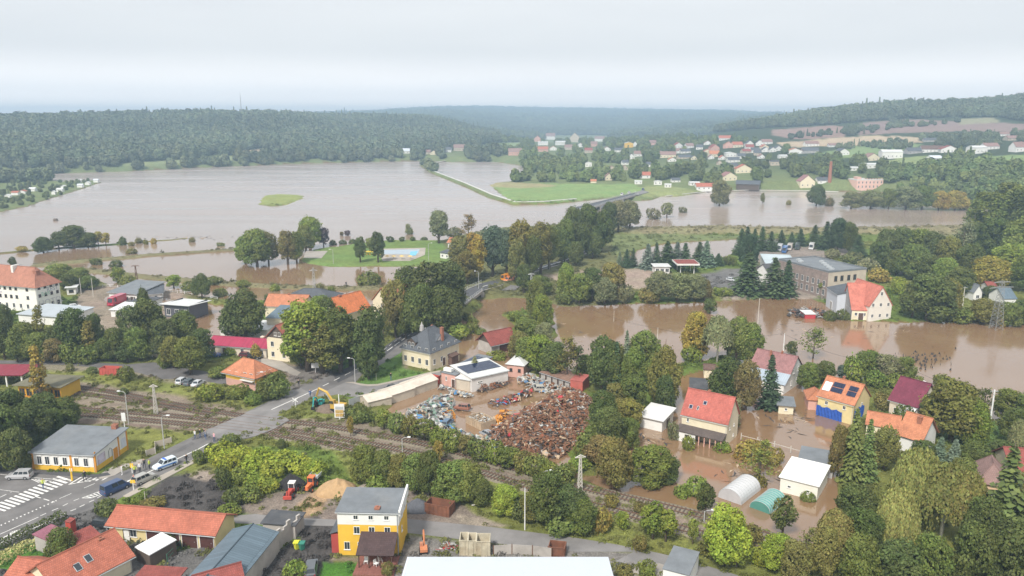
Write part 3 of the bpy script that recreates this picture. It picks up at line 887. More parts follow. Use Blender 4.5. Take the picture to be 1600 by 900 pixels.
def airy(name, h=11.0, w=7.0, seed=4):
 """light, half bare crown with visible branches"""
 global RNG
 RNG = np.random.default_rng(seed)
 b = MB(); pts = []
 b.tube([(0, 0, -.6), (0.1, 0, h * .5), (0, .1, h * .95)], [.02 * h, .014 * h, .02], 6)
 for k in range(26):
  a = RNG.random() * 6.28; z = h * RNG.uniform(.2, .9); L_ = w * .5 * (1.15 - z / h) * RNG.uniform(.7, 1.25) + .5
  e = (math.cos(a) * L_, math.sin(a) * L_, z + L_ * .55)
  b.tube([(0, 0, z), e], [.05, .015], 4, cap=False)
  for q in range(34):
   s = RNG.uniform(.35, 1.1); pts.append((e[0] * s + RNG.normal() * .42, e[1] * s + RNG.normal() * .42, z + (e[2] - z) * s + RNG.normal() * .4))
 C = np.array(pts); n = len(C)
 me = quads_mesh(name + '_crown', C, RNG.normal(size=(n, 3)) + np.array([0, 0, .5]), RNG.uniform(.3, .65, n), RNG.uniform(.25, .7, n), RNG.random(n), LEAF)
 return (me, b.mesh(name + '_trunk', [BARK], True), h, w)

def bush(name, h=3.0, w=4.2, seed=5, n=6, dens=24, size=.30, holes=.28):
 global RNG
 RNG = np.random.default_rng(seed)
 bl = [(0, 0, h * .42, w * .36, h * .46)]
 for k in range(n):
  a = 6.283 * k / n + RNG.random() * .7; r = w * RNG.uniform(.16, .24)
  bl.append((math.cos(a) * w * .28, math.sin(a) * w * .28, h * RNG.uniform(.28, .62), r, r * .95))
 b = MB()
 for k in range(5):
  a = RNG.random() * 6.28; b.tube([(0, 0, -.4), (math.cos(a) * w * .3, math.sin(a) * w * .3, h * .7)], [.06, .02], 4, cap=False)
 return (crown_mesh(name + '_crown', bl, dens, size, holes=holes), b.mesh(name + '_trunk', [BARK], True), h, w)

SPEC = {}
for i in range(4): SPEC['broad', i] = broad('broad_tree_%d' % i, 11, 9.5, 22 + 2 * i, 17, .40, .10, .28, seed=10 + i)
for i in range(3): SPEC['tall', i] = broad('tall_tree_%d' % i, 15, 8.5, 28, 16, .42, .12, .30, seed=20 + i)
for i in range(2): SPEC['small', i] = broad('small_tree_%d' % i, 6, 5, 14, 22, .32, .16, .30, seed=30 + i)
for i in range(2): SPEC['column', i] = broad('column_tree_%d' % i, 12, 4.2, 14, 17, .38, .08, .28, seed=40 + i, kind='cone')
for i in range(3): SPEC['spruce', i] = spruce('spruce_%d' % i, 13, 5.2, seed=50 + i)
SPEC['willow', 0] = weeping('willow_0', 14, 12, 60, 900); SPEC['willow', 1] = weeping('willow_1', 12, 10, 61, 750)
SPEC['birch', 0] = weeping('birch_0', 14, 8, 62, 650, True); SPEC['birch', 1] = weeping('birch_1', 13, 7.5, 63, 600, True)
SPEC['airy', 0] = airy('airy_0'); SPEC['airy', 1] = airy('airy_1', seed=6)
for i in range(3): SPEC['bush', i] = bush('bush_%d' % i, seed=70 + i)
NVAR = {}
for k in SPEC: NVAR[k[0]] = NVAR.get(k[0], 0) + 1

TINT = {  # base colours of the foliage
 'dark': (0.092, 0.122, 0.032), 'mid': (0.142, 0.180, 0.040), 'fresh': (0.165, 0.220, 0.038), 'lime': (0.250, 0.310, 0.040),
 'olive': (0.175, 0.172, 0.044), 'yellow': (0.310, 0.260, 0.052), 'rust': (0.180, 0.150, 0.048), 'grey': (0.185, 0.198, 0.090),
 'blue': (0.110, 0.150, 0.100), 'pine': (0.050, 0.082, 0.034), 'purple': (0.09, 0.065, 0.065), 'willow': (0.230, 0.265, 0.080)}
TWORD = {'dark': 'dark green', 'mid': 'green', 'fresh': 'fresh green', 'lime': 'bright lime green', 'olive': 'olive green', 'yellow': 'yellowing',
         'rust': 'rusty brown tinged', 'grey': 'grey green', 'blue': 'bluish green', 'pine': 'blackish green', 'purple': 'dark purplish', 'willow': 'pale yellow green'}
KWORD = {'broad': 'broad tree', 'tall': 'tall tree', 'small': 'small tree', 'column': 'slender tree', 'spruce': 'spruce', 'willow': 'weeping willow',
         'birch': 'drooping birch', 'airy': 'sparse tree', 'bush': 'bush'}
KNAME = {'broad': 'broadleaf_tree', 'tall': 'tall_tree', 'small': 'small_tree', 'column': 'slender_tree', 'spruce': 'spruce_tree', 'willow': 'willow_tree',
         'birch': 'birch_tree', 'airy': 'sparse_tree', 'bush': 'bush'}
_rnd = random.Random(5)
NTREE = 0
def tree(px, yb, yt, w, kind, tint, label, group=None, var=None, z=None):
 """a tree whose foot is seen at (px, yb), its top at row yt and w pixels wide"""
 global NTREE
 p = gnd(px, yb) if z is None else at(px, yb, z)
 gzv = float(gz(p.x, p.y)); p.z = max(gzv, -0.8)
 h = max(hgt(p, yt), 1.0)
 dist = p.y * math.cos(PITCH) + (CAM_H - p.z) * math.sin(PITCH)
 wm = w * dist / FPX * .94
 if kind == 'spruce': wm *= 1.3
 var = _rnd.randrange(NVAR[kind]) if var is None else var
 cm, tm, h0, w0 = SPEC[kind, var]
 root = thing(KNAME[kind], label, 'bush' if kind == 'bush' else 'tree', p, _rnd.random() * 6.28, group)
 root.scale = (wm / w0 * _rnd.uniform(.84, 1.14), wm / w0 * _rnd.uniform(.84, 1.14), h / h0)
 c = link('crown', cm, root); t = link('trunk', tm, root)
 k = _rnd.uniform(0.98, 1.30); tc_ = TINT[tint]
 c.color = (tc_[0] * k * _rnd.uniform(.92, 1.1), tc_[1] * k, tc_[2] * k * _rnd.uniform(.85, 1.15), 1)
 NTREE += 1
 return root

def grove(place, group, rows):
 """rows: (px, y foot, y top, width, kind, tint); labels count from the left among alike ones of the grove"""
 rows = sorted(rows, key=lambda r: r[0])
 cnt, tot = {}, {}
 for r in rows:
  k = (TWORD[r[5]], KWORD[r[4]]); tot[k] = tot.get(k, 0) + 1
 for r in rows:
  k = (TWORD[r[5]], KWORD[r[4]]); cnt[k] = cnt.get(k, 0) + 1
  lab = '%s %s %s' % (k[0], k[1], place)
  if tot[k] > 1: lab += ', ' + ORD[cnt[k] - 1] + ' from left'
  tree(*r[:6], lab, group)
# ------------------------------------------------------------------ far woods: one object of stuff, crowns set out on the hills
def far_crown(name, seed, kind='round'):
 global RNG
 RNG = np.random.default_rng(seed)
 if kind == 'round':
  return crown_mesh(name, [(0, 0, 5.6, 4.0, 4.6), (2.2, 1, 4.6, 2.6, 3.0), (-2, -1.4, 5.4, 2.6, 3.2), (0.3, 2.2, 7.4, 2.2, 2.6), (0.6, -2.3, 3.8, 2.6, 3.0)], 1.5, 1.9, holes=.15)
 n = 260; t = RNG.random(n) ** 1.2; a = RNG.random(n) * 6.283; r = (1 - t) * 2.9 * RNG.uniform(.5, 1.05, n) + .15
 C = np.stack([np.cos(a) * r, np.sin(a) * r, 1 + t * 13], 1)
 return quads_mesh(name, C, np.stack([np.cos(a), np.sin(a), np.full(n, .8)], 1) + RNG.normal(size=(n, 3)) * .3, RNG.uniform(1.0, 1.9, n), .5 + RNG.normal(size=n) * .12, RNG.random(n), NEEDLE)

def inst_material():
 """foliage whose colour comes from the point it stands on"""
 m, nt, b = _new('far_leaves')
 L = nt.links.new
 a1 = N(nt, 'ShaderNodeAttribute', attribute_name='tint', attribute_type='INSTANCER')
 a2 = N(nt, 'ShaderNodeAttribute', attribute_name='tone')
 mr = N(nt, 'ShaderNodeMapRange'); mr.inputs[3].default_value = .72; mr.inputs[4].default_value = 1.28
 L(a2.outputs['Fac'], mr.inputs[0])
 sc = N(nt, 'ShaderNodeVectorMath', operation='SCALE'); L(a1.outputs['Color'], sc.inputs[0]); L(mr.outputs[0], sc.inputs['Scale'])
 L(sc.outputs[0], b.inputs['Base Color']); b.inputs['Roughness'].default_value = .8; b.inputs['Specular IOR Level'].default_value = .1
 return m
FARLEAF = inst_material()

def scatter(name, pts, scl, tints, meshes, weights, label, kind='stuff'):
 """one object: a point set with one of the meshes on every point (geometry nodes)"""
 pts = np.asarray(pts, np.float32); n = len(pts)
 me = bpy.data.meshes.new(name + '_points'); me.vertices.add(n); me.vertices.foreach_set('co', pts.ravel())
 r_ = np.random.default_rng(n)
 def attr(nm, typ, dom_arr, field='value'):
  a = me.attributes.new(nm, typ, 'POINT'); a.data.foreach_set(field, np.asarray(dom_arr).ravel())
 attr('scl', 'FLOAT_VECTOR', np.asarray(scl, np.float32), 'vector')
 attr('rot', 'FLOAT', (r_.random(n) * 6.283).astype(np.float32))
 attr('tint', 'FLOAT_VECTOR', np.asarray(tints, np.float32), 'vector')
 attr('pick', 'INT', r_.choice(len(meshes), n, p=weights).astype(np.int32))
 o = link(name, me); tag(o, label, None, None, kind)
 ng = bpy.data.node_groups.new(name + '_nodes', 'GeometryNodeTree')
 ng.interface.new_socket('Geometry', in_out='INPUT', socket_type='NodeSocketGeometry')
 ng.interface.new_socket('Geometry', in_out='OUTPUT', socket_type='NodeSocketGeometry')
 gi = ng.nodes.new('NodeGroupInput'); go = ng.nodes.new('NodeGroupOutput'); L = ng.links.new
 def named(nm, typ):
  nn = ng.nodes.new('GeometryNodeInputNamedAttribute'); nn.data_type = typ; nn.inputs['Name'].default_value = nm; return nn.outputs['Attribute']
 join = ng.nodes.new('GeometryNodeJoinGeometry')
 cmb = ng.nodes.new('ShaderNodeCombineXYZ'); L(named('rot', 'FLOAT'), cmb.inputs['Z'])
 for k, msh in enumerate(meshes):
  src = bpy.data.objects.new(msh.name + '_source', msh)      # not linked to the scene: only its mesh is used
  oi = ng.nodes.new('GeometryNodeObjectInfo'); oi.inputs['Object'].default_value = src
  iop = ng.nodes.new('GeometryNodeInstanceOnPoints')
  cmpn = ng.nodes.new('FunctionNodeCompare'); cmpn.data_type = 'INT'; cmpn.operation = 'EQUAL'
  L(named('pick', 'INT'), cmpn.inputs[2]); cmpn.inputs[3].default_value = k
  L(gi.outputs[0], iop.inputs['Points']); L(cmpn.outputs[0], iop.inputs['Selection'])
  L(oi.outputs['Geometry'], iop.inputs['Instance']); L(cmb.outputs[0], iop.inputs['Rotation']); L(named('scl', 'FLOAT_VECTOR'), iop.inputs['Scale'])
  L(iop.outputs[0], join.inputs[0])
 L(join.outputs[0], go.inputs[0])
 md = o.modifiers.new('scatter', 'NODES'); md.node_group = ng
 return o

# houses of the far villages: (column, foot row, width, height in pixels, roof, wall, ridge across the view?, place)
VH = [(636, 240, 13, 7, 'white', 'white', 1, 'c'), (667, 241, 9, 6, 'dust', 'beige', 1, 'c'), (677, 242, 9, 6, 'dust', 'cream', 0, 'c'), (699, 238, 10, 7, 'slate', 'white', 1, 'c'), (718, 236, 18, 9, 'dust', 'beige', 1, 'c'), (582, 246, 5, 5, 'pale', 'white', 0, 'c'),
 (804, 243, 19, 10, 'dust', 'pink', 1, 'c'), (839, 221, 9, 8, 'brick', 'pink', 0, 'c'), (859, 218, 13, 9, 'dust', 'white', 1, 'c'), (848, 227, 14, 5, 'pale', 'white', 1, 'c'), (876, 227, 14, 6, 'pale', 'white', 1, 'c'), (897, 222, 13, 13, 'dust', 'beige', 0, 'c'),
 (936, 221, 14, 7, 'dust', 'white', 1, 'c'), (847, 237, 16, 7, 'brick', 'pink', 1, 'c'), (919, 261, 9, 7, 'pale', 'white', 0, 'c'), (951, 282, 10, 10, 'dust', 'cream', 0, 'c'), (927, 286, 8, 5, 'orange', 'cream', 1, 'c'), (965, 238, 10, 6, 'slate', 'white', 1, 'c'),
 (982, 231, 12, 8, 'pale', 'yellow', 0, 'm'), (992, 229, 6, 7, 'slate', 'white', 0, 'm'), (986, 249, 9, 8, 'slate', 'white', 0, 'm'), (998, 245, 14, 8, 'dust', 'white', 1, 'm'), (1060, 232, 11, 8, 'rustred', 'white', 0, 'm'), (1078, 232, 11, 7, 'dust', 'white', 1, 'm'),
 (1071, 240, 14, 6, 'slate', 'white', 1, 'm'), (1042, 247, 22, 9, 'dust', 'cream', 1, 'm'), (1050, 253, 11, 6, 'orange', 'white', 0, 'm'), (1070, 249, 18, 6, 'slate', 'beige', 1, 'm'), (1137, 232, 14, 9, 'orange', 'pink', 0, 'm'), (1153, 231, 14, 8, 'brick', 'cream', 1, 'm'),
 (1132, 220, 17, 7, 'brick', 'white', 1, 'm'), (1117, 236, 12, 9, 'rustred', 'pink', 0, 'm'), (1116, 246, 14, 9, 'orange', 'cream', 1, 'm'), (1142, 246, 14, 7, 'pale', 'white', 0, 'm'), (1146, 254, 16, 7, 'slate', 'white', 1, 'm'), (1145, 264, 17, 8, 'slate', 'beige', 1, 'm'),
 (1161, 271, 22, 12, 'brick', 'cream', 0, 'm'), (1167, 240, 12, 6, 'rustred', 'beige', 1, 'm'), (1140, 283, 20, 12, 'mauve', 'cream', 0, 'm'), (1102, 297, 27, 9, 'brick', 'white', 1, 'm'), (1006, 279, 16, 9, 'brick', 'white', 1, 'm'), (1056, 285, 12, 6, 'slate', 'white', 1, 'm'),
 (1027, 289, 11, 6, 'pale', 'white', 0, 'm'), (1043, 293, 9, 5, 'pale', 'white', 1, 'm'), (997, 288, 10, 5, 'pale', 'white', 1, 'm'), (976, 266, 8, 7, 'dust', 'beige', 0, 'm'), (1085, 290, 14, 5, 'pale', 'white', 1, 'm'), (1212, 259, 16, 7, 'dkfelt', 'beige', 1, 'm'),
 (1171, 229, 10, 8, 'slate', 'white', 0, 'r'), (1186, 228, 9, 8, 'slate', 'white', 0, 'r'), (1198, 226, 14, 7, 'dust', 'white', 1, 'r'), (1196, 238, 10, 7, 'slate', 'white', 0, 'r'), (1207, 238, 9, 7, 'slate', 'white', 0, 'r'), (1216, 236, 9, 7, 'slate', 'white', 0, 'r'), (1224, 248, 12, 5, 'pale', 'white', 1, 'r'),
 (1240, 241, 21, 8, 'orange', 'white', 0, 'r'), (1264, 240, 21, 8, 'slate', 'grey', 1, 'r'), (1268, 229, 18, 7, 'dust', 'white', 1, 'r'), (1318, 243, 15, 9, 'slate', 'white', 0, 'r'), (1364, 252, 17, 10, 'dust', 'cream', 0, 'r'), (1391, 249, 26, 12, 'pale', 'white', 1, 'r'), (1429, 241, 20, 8, 'slate', 'grey', 1, 'r'),
 (1453, 239, 26, 9, 'brown', 'white', 1, 'r'), (1480, 239, 20, 9, 'rustred', 'white', 0, 'r'), (1463, 251, 15, 6, 'white', 'white', 1, 'r'), (1529, 241, 20, 10, 'pale', 'white', 1, 'r'), (1548, 234, 18, 8, 'dust', 'white', 1, 'r'), (1596, 238, 18, 12, 'dust', 'white', 1, 'r'), (1582, 220, 14, 6, 'dust', 'beige', 1, 'r'),
 (1361, 264, 22, 7, 'pale', 'white', 1, 'r'), (1337, 267, 14, 5, 'pale', 'white', 1, 'r'), (1453, 222, 18, 5, 'slate', 'grey', 1, 'r'), (1260, 294, 20, 17, 'mauve', 'cream', 0, 'r'), (1286, 287, 16, 8, 'slate', 'white', 1, 'r'), (1300, 230, 10, 5, 'dust', 'white', 1, 'r'), (1568, 213, 10, 5, 'dust', 'white', 1, 'r')] + [(1032, 242, 8, 6, 'slate', 'white', 0, 'm'), (1020, 227, 9, 7, 'dust', 'pink', 1, 'm'), (948, 236, 10, 6, 'dust', 'white', 0, 'c'), (919, 239, 11, 7, 'rustred', 'beige', 1, 'c'), (906, 230, 8, 6, 'dust', 'white', 0, 'c'), (1092, 234, 9, 7, 'slate', 'white', 1, 'm'), (1105, 227, 10, 6, 'dust', 'white', 0, 'm'), (1179, 239, 11, 7, 'slate', 'white', 1, 'r'), (1190, 248, 8, 6, 'dust', 'white', 0, 'r'), (1183, 243, 9, 7, 'slate', 'beige', 1, 'r'), (1195, 233, 10, 6, 'brick', 'cream', 0, 'r'), (1158, 248, 11, 7, 'slate', 'white', 1, 'm'), (1124, 258, 8, 6, 'dust', 'beige', 0, 'm'), (977, 258, 9, 7, 'slate', 'white', 1, 'm'), (956, 266, 10, 6, 'dust', 'beige', 0, 'c'), (1060, 240, 11, 7, 'dust', 'white', 1, 'm'), (1084, 250, 8, 6, 'slate', 'cream', 0, 'm'), (928, 229, 9, 7, 'dust', 'pink', 1, 'c'), (864, 235, 10, 6, 'brick', 'white', 0, 'c'), (888, 234, 11, 7, 'dust', 'beige', 1, 'c'), (1111, 249, 8, 6, 'dust', 'white', 0, 'm'), (1014, 261, 9, 7, 'slate', 'white', 1, 'm'), (1105, 240, 10, 6, 'brick', 'cream', 0, 'm'), (1171, 234, 11, 7, 'rustred', 'white', 1, 'r'), (1129, 250, 8, 6, 'brick', 'white', 0, 'm')]
def k_house(px, py):
 k = np.ones(px.shape, bool)
 for hx, hy, hw, hh, *_ in VH + [(1363, 298, 52, 20), (1296, 282, 8, 25), (1168, 290, 38, 10)]: k &= ~((abs(px - hx) < hw / 2 + 2.5) & (py > hy - 3) & (py < hy + 14))
 return k
def inpoly(px, py, P):
 return poly_sd(px, py, P) > 0

_far = [far_crown('far_crown_a', 1), far_crown('far_crown_b', 2), far_crown('far_crown_c', 3), far_crown('far_cone', 4, 'cone')]
for f_ in _far: f_.materials[0] = FARLEAF
OPEN = [P for c, f, P in ZONES[:13]]       # meadows and fields stay free of trees
def put_trees(name, cand_xy, keep, scl, base, label, cone=0.04):
 X, Y = cand_xy[:, 0], cand_xy[:, 1]
 Z = gz(X, Y); px, py = proj(X, Y, Z)
 k = keep(X, Y, Z, px, py) & (Z > 0.1)
 for P in OPEN: k &= ~inpoly(px, py, P)
 k &= k_house(px, py)
 X, Y, Z = X[k], Y[k], Z[k]; n = len(X)
 r_ = np.random.default_rng(len(cand_xy))
 big = fbm(X / 90, Y / 90, 12); s = scl * r_.uniform(.7, 1.25, n)
 t = np.array(base)[None] * (0.45 + 1.15 * big)[:, None] * r_.uniform(.87, 1.14, (n, 1)) * np.stack([r_.uniform(.93, 1.12, n), np.ones(n), r_.uniform(.9, 1.1, n)], 1)
 scatter(name, np.stack([X, Y, Z - .3], 1), np.stack([s, s, s * r_.uniform(.85, 1.25, n)], 1), t, _far, [(1 - cone) / 3] * 3 + [cone], label)
 return n

def cands(az0, az1, d0, d1, step, seed):
 r_ = np.random.default_rng(seed)
 n = int((d1 ** 2 - d0 ** 2) / 2 * R(az1 - az0) / step ** 2)
 d = np.sqrt(r_.uniform(d0 ** 2, d1 ** 2, n)); a = r_.uniform(R(az0), R(az1), n)
 return np.stack([d * np.sin(a), d * np.cos(a)], 1)
WOOD = (0.128, 0.155, 0.088)
def k_left(X, Y, Z, px, py): return (px < 780) & (Z > 5) & (np.hypot(X, Y) > 1060) & (fbm(X / 40, Y / 40, 2) > .2)
n1 = put_trees('forest', cands(-46, 1, 1050, 2250, 8.5, 1), k_left, 1.25, WOOD, 'dense mixed wood covering the long hill beyond the flood, left', .03)
def k_right(X, Y, Z, px, py):
 band = np.interp(px, [1040, 1200, 1300, 1345, 1420, 1500, 1560, 1600, 3000], [214, 200, 195, 190, 186, 184, 183, 190, 190])
 return (px > 1040) & (py < band) & (np.hypot(X, Y) < 2300)
n2 = put_trees('forest', cands(9, 46, 1150, 2300, 9.0, 2), k_right, 1.3, WOOD, 'dark wood along the top of the hill above the fields')
def k_far(X, Y, Z, px, py): return (Z > 4) & (px > 380) & (px < 1330) & (fbm(X / 300, Y / 300, 9) > .25)
put_trees('forest', cands(-20, 26, 2250, 3700, 13.0, 8), k_far, 1.5, (0.11, .14, .07), 'middle wooded slope before the farthest ridge')
n3 = put_trees('forest', cands(-20, 26, 3700, 6500, 22.0, 3), k_far, 2.2, (0.12, .15, .075), 'hazy blue wooded ridge farthest away on the horizon')
# riverside trees on the far bank
def k_bank(X, Y, Z, px, py): return (px < 760) & (px > -700) & (Z < 9) & (poly_sd(X, Y, LAND['far']) < 30 + 90 * (fbm(X / 60, Y / 60, 4) - .3))
n4 = put_trees('riverside_wood', cands(-46, -1, 980, 1500, 11, 4), k_bank, 1.1, (0.13, .15, .08), 'riverside willows and alders lining the far bank of the flood', .02)
# trees of the village and hedgerows
VILL = [(795, 286), (822, 268), (790, 250), (740, 240), (735, 224), (800, 216), (1040, 214), (1200, 226), (1212, 236), (1275, 240), (1290, 252), (1370, 256),
  (1376, 270), (1404, 268), (1470, 250), (1548, 244), (1560, 262), (1720, 266), (1720, 330), (1520, 322), (1500, 308), (1380, 298), (1345, 292),
  (1200, 292), (1105, 292), (1070, 290), (1000, 286), (870, 284)]
def k_vill(X, Y, Z, px, py): return inpoly(px, py, VILL) & (fbm(X / 38, Y / 38, 6) > .45)
n5 = put_trees('village_trees', cands(-1, 36, 680, 1800, 11.5, 5), k_vill, .95, (0.13, .165, .055), 'garden trees massed between the village houses', .08)
WR = [(1310, 268), (1340, 262), (1400, 272), (1430, 262), (1480, 250), (1545, 264), (1720, 264), (1720, 330), (1510, 318), (1460, 300), (1400, 290), (1320, 288)]
put_trees('village_trees', cands(18, 38, 640, 1200, 11, 15), lambda X, Y, Z, px, py: inpoly(px, py, WR), .95, (0.10, .135, .05), 'dark trees massed on the lower slope at the right')
HEDGE = [[(515 / 3.81 + 1180, 198), (1318, 200), (1365, 200), (1365, 213), (1315, 215)], [(1390, 188), (1418, 188), (1418, 198), (1392, 199)], [(1230, 214), (1500, 190), (1500, 192), (1236, 218)],
         [(1330, 228), (1400, 224), (1440, 232), (1400, 236)], [(1440, 214), (1700, 206), (1700, 234), (1550, 230), (1470, 232), (1440, 226)], [(1295, 228), (1335, 226), (1335, 233), (1300, 234)]]
def k_hedge(X, Y, Z, px, py):
 k = np.zeros(X.shape, bool)
 for P in HEDGE: k |= inpoly(px, py, P)
 return k
_open_all = OPEN; OPEN = []
n6 = put_trees('hedgerow', cands(12, 40, 800, 1700, 12, 6), k_hedge, .7, WOOD, 'hedgerows and copses between the brown and beige fields', .1)
OPEN = _open_all
# allotment shrubs on the left spit
def k_allot(X, Y, Z, px, py): return (px < 140) & (py > 278) & (py < 332)
n7 = put_trees('allotment_greenery', cands(-44, -26, 520, 1000, 13, 7), k_allot, .36, (0.12, .145, .06), 'shrubs and fruit trees of the allotment gardens on the left spit', .08)
print('far trees', n1, n2, n3, n4, n5, n6, n7)
for mx, my in ((378, 172),):
 p = gnd(mx, 186); z = gz(p.x, p.y) + 8
 b = MB(); hh = hgt(Vector((p.x, p.y, float(z))), 145)
 for a in range(3):
  b.tube([(math.cos(a * 2.1) * 1.6, math.sin(a * 2.1) * 1.6, -9), (0, 0, hh)], [.35, .2], 4)
 for k in range(10):
  zz = hh * k / 10; r0 = 1.6 * (1 - zz / hh)
  b.tube([(r0, 0, zz), (-r0 / 2, r0 * .86, zz + hh / 20), (-r0 / 2, -r0 * .86, zz + hh / 10)], .12, 4)
 tag(b.build('radio_mast', mat('grey_steel', (.35, .36, .38), .6), None, (p.x, p.y, z)), 'thin lattice radio mast on top of the wooded hill at left', 'mast')
# ------------------------------------------------------------------ roads, markings, pavements
from mathutils.geometry import tessellate_polygon
ASPH = asphalt_mat('asphalt_old', (0.150, 0.142, 0.138))
ASPHD = asphalt_mat('asphalt_dark', (0.075, 0.075, 0.080), .18)
ASPHL = asphalt_mat('asphalt_pale', (0.205, 0.195, 0.190), .2)
CONC = asphalt_mat('concrete_pale', (0.33, 0.30, 0.265), .2)
PAVE = asphalt_mat('paving_sandy', (0.36, 0.32, 0.27), .15)
PAINT = mat('road_paint', (0.72, 0.71, 0.68), 0.7, 0.2, 2.5, dirt=0.35, dirtcol=(0.25, 0.24, 0.23))

def sheet(name, pts, z, m, parent=None, thick=0.0, label=None):
 """flat sheet on the ground; pts in the survey frame"""
 P = [at(p[0], p[1], z) for p in pts]
 b = MB()
 for t in tessellate_polygon([P]):
  q = [P[i] for i in t]
  if (q[1] - q[0]).cross(q[2] - q[0]).z < 0: q = q[::-1]
  b.face(q, 0)
 if thick:
  for i in range(len(P)):
   a, c = P[i], P[(i + 1) % len(P)]
   b.face([a, c, c - Vector((0, 0, thick)), a - Vector((0, 0, thick))], 0)
 o = b.build(name, m, parent)
 if parent is None: tag(o, label, None, None, 'structure')
 return o

def ribbon(name, A, B, m, parent=None, n=70, dz=0.0, skirt=0.0):
 """strip between two edges (px, py, z)"""
 def res(E):
  Q = [at(e[0], e[1], (e[2] if len(e) > 2 else G) + dz) for e in E]
  L_ = [0]
  for i in range(1, len(Q)): L_.append(L_[-1] + (Q[i] - Q[i - 1]).length)
  out = []
  for k in range(n + 1):
   s = L_[-1] * k / n; i = min(max(np.searchsorted(L_, s) - 1, 0), len(Q) - 2)
   t = (s - L_[i]) / (L_[i + 1] - L_[i] + 1e-9); out.append(Q[i].lerp(Q[i + 1], t))
  return out
 a, c = res(A), res(B); b = MB()
 for k in range(n):
  b.face([a[k], c[k], c[k + 1], a[k + 1]], 0)
  if skirt:
   for e in (a, c): b.face([e[k], e[k + 1], e[k + 1] - Vector((0, 0, skirt)), e[k] - Vector((0, 0, skirt))], 0)
 o = b.build(name, m, parent)
 return o

RZ = G + 0.02
main_road = sheet('road', [(-200, 725), (0, 722), (50, 737), (150, 744), (180, 742), (205, 730), (250, 707), (320, 673), (384, 644), (453, 611), (527, 582), (567, 563),
 (595, 546), (640, 513), (655, 526), (650, 531), (628, 550), (600, 567), (566, 585), (556, 597), (497, 618), (462, 634), (427, 652), (387, 677), (349, 692),
 (311, 716), (289, 727), (240, 749), (209, 766), (168, 790), (140, 797), (110, 806), (87, 813), (0, 853), (-200, 945)], RZ, ASPH, label='patched grey main road with its junction, from the lower left to the bridge')
sheet('paving', [(330, 668), (388, 643), (398, 640), (470, 606), (492, 618), (427, 652), (387, 676), (345, 693)], RZ + .008, ASPHL, main_road)
sheet('paving', [(520, 585), (567, 563), (595, 546), (640, 513), (648, 520), (604, 554), (570, 577), (528, 598)], RZ + .008, ASPHD, main_road)
tag(sheet('path', [(316, 716), (311, 719), (250, 752), (200, 777), (192, 775), (236, 750), (290, 724), (308, 714)], G + .12, PAVE, None, .12), 'pale pavement strip along the lower side of the main road')
tag(sheet('pavement', [(-200, 722), (-20, 716), (50, 733), (150, 741), (168, 738), (173, 742), (150, 746), (60, 740), (0, 739), (-200, 744)], G + .10, ASPHD, None, .1), 'dark tarmac footway in front of the yellow and white building')
tag(sheet('path', [(150, 744), (180, 727), (222, 717), (226, 722), (200, 730), (180, 742), (160, 748)], G + .09, CONC, None, .09), 'worn concrete path beside the yellow and white building')
side = sheet('road', [(492, 619), (540, 597), (552, 598.5), (563, 601.5), (575, 603), (590, 602.5), (620, 596), (640, 591), (670, 584), (687, 581), (690, 585), (660, 601), (630, 606), (600, 613), (575, 619), (546, 620), (528, 616), (512, 619)],
             RZ + .006, ASPHL, label='grey side road branching off towards the scrap yard')
tag(sheet('path', [(540, 597), (552, 596.5), (563, 599), (575, 600.5), (590, 600), (620, 593.5), (640, 589), (670, 581.5), (690, 578), (687, 581), (670, 584), (640, 591), (620, 596), (590, 602.5), (575, 603), (563, 601.5), (552, 598.5)],
          G + .1, PAVE, None, .1), 'sandy footpath curving round the lawn of the manor house')
sheet('road', [(-100, 561), (0, 563), (100, 564), (200, 569), (240, 566), (262, 571), (320, 580), (390, 592), (420, 600), (412, 606), (345, 600), (300, 592), (250, 592), (215, 582), (160, 575), (100, 570), (0, 568), (-100, 567)],
      RZ + .004, asphalt_mat('asphalt_lane', (0.13, 0.122, 0.12)), label='dark narrow lane running behind the railway tracks on the left')
sheet('road', [(395, 562), (430, 560), (455, 572), (500, 576), (527, 582), (453, 611), (436, 606), (470, 598), (468, 588), (440, 580), (410, 572)], RZ + .012, asphalt_mat('asphalt_yard', (0.16, 0.145, 0.13), .3),
      label='worn brown yard entrance beside the signal box')
sheet('path', [(408, 560), (432, 560), (452, 572), (470, 582), (463, 588), (436, 577), (408, 567)], RZ + .02, CONC, None, 0, 'pale concrete driveway curving up to the cream house')
sheet('road', [(340, 807), (400, 803), (440, 808), (530, 812), (640, 811), (773, 824), (898, 840), (960, 850), (1029, 864), (1075, 875), (1160, 901), (1260, 935), (1200, 960), (1093, 901), (1010, 884), (960, 878), (990, 862), (900, 862), (862, 858), (742, 845.5), (640, 833), (530, 822), (420, 820), (340, 816)],
      RZ, ASPHL, label='grey lane sweeping behind the yellow house along the railway bank')
sheet('road', [(980, 884), (1030, 880), (1093, 901), (1200, 960), (940, 960)], RZ + .01, CONC, None, 0, 'concrete apron at the bottom of the lane')
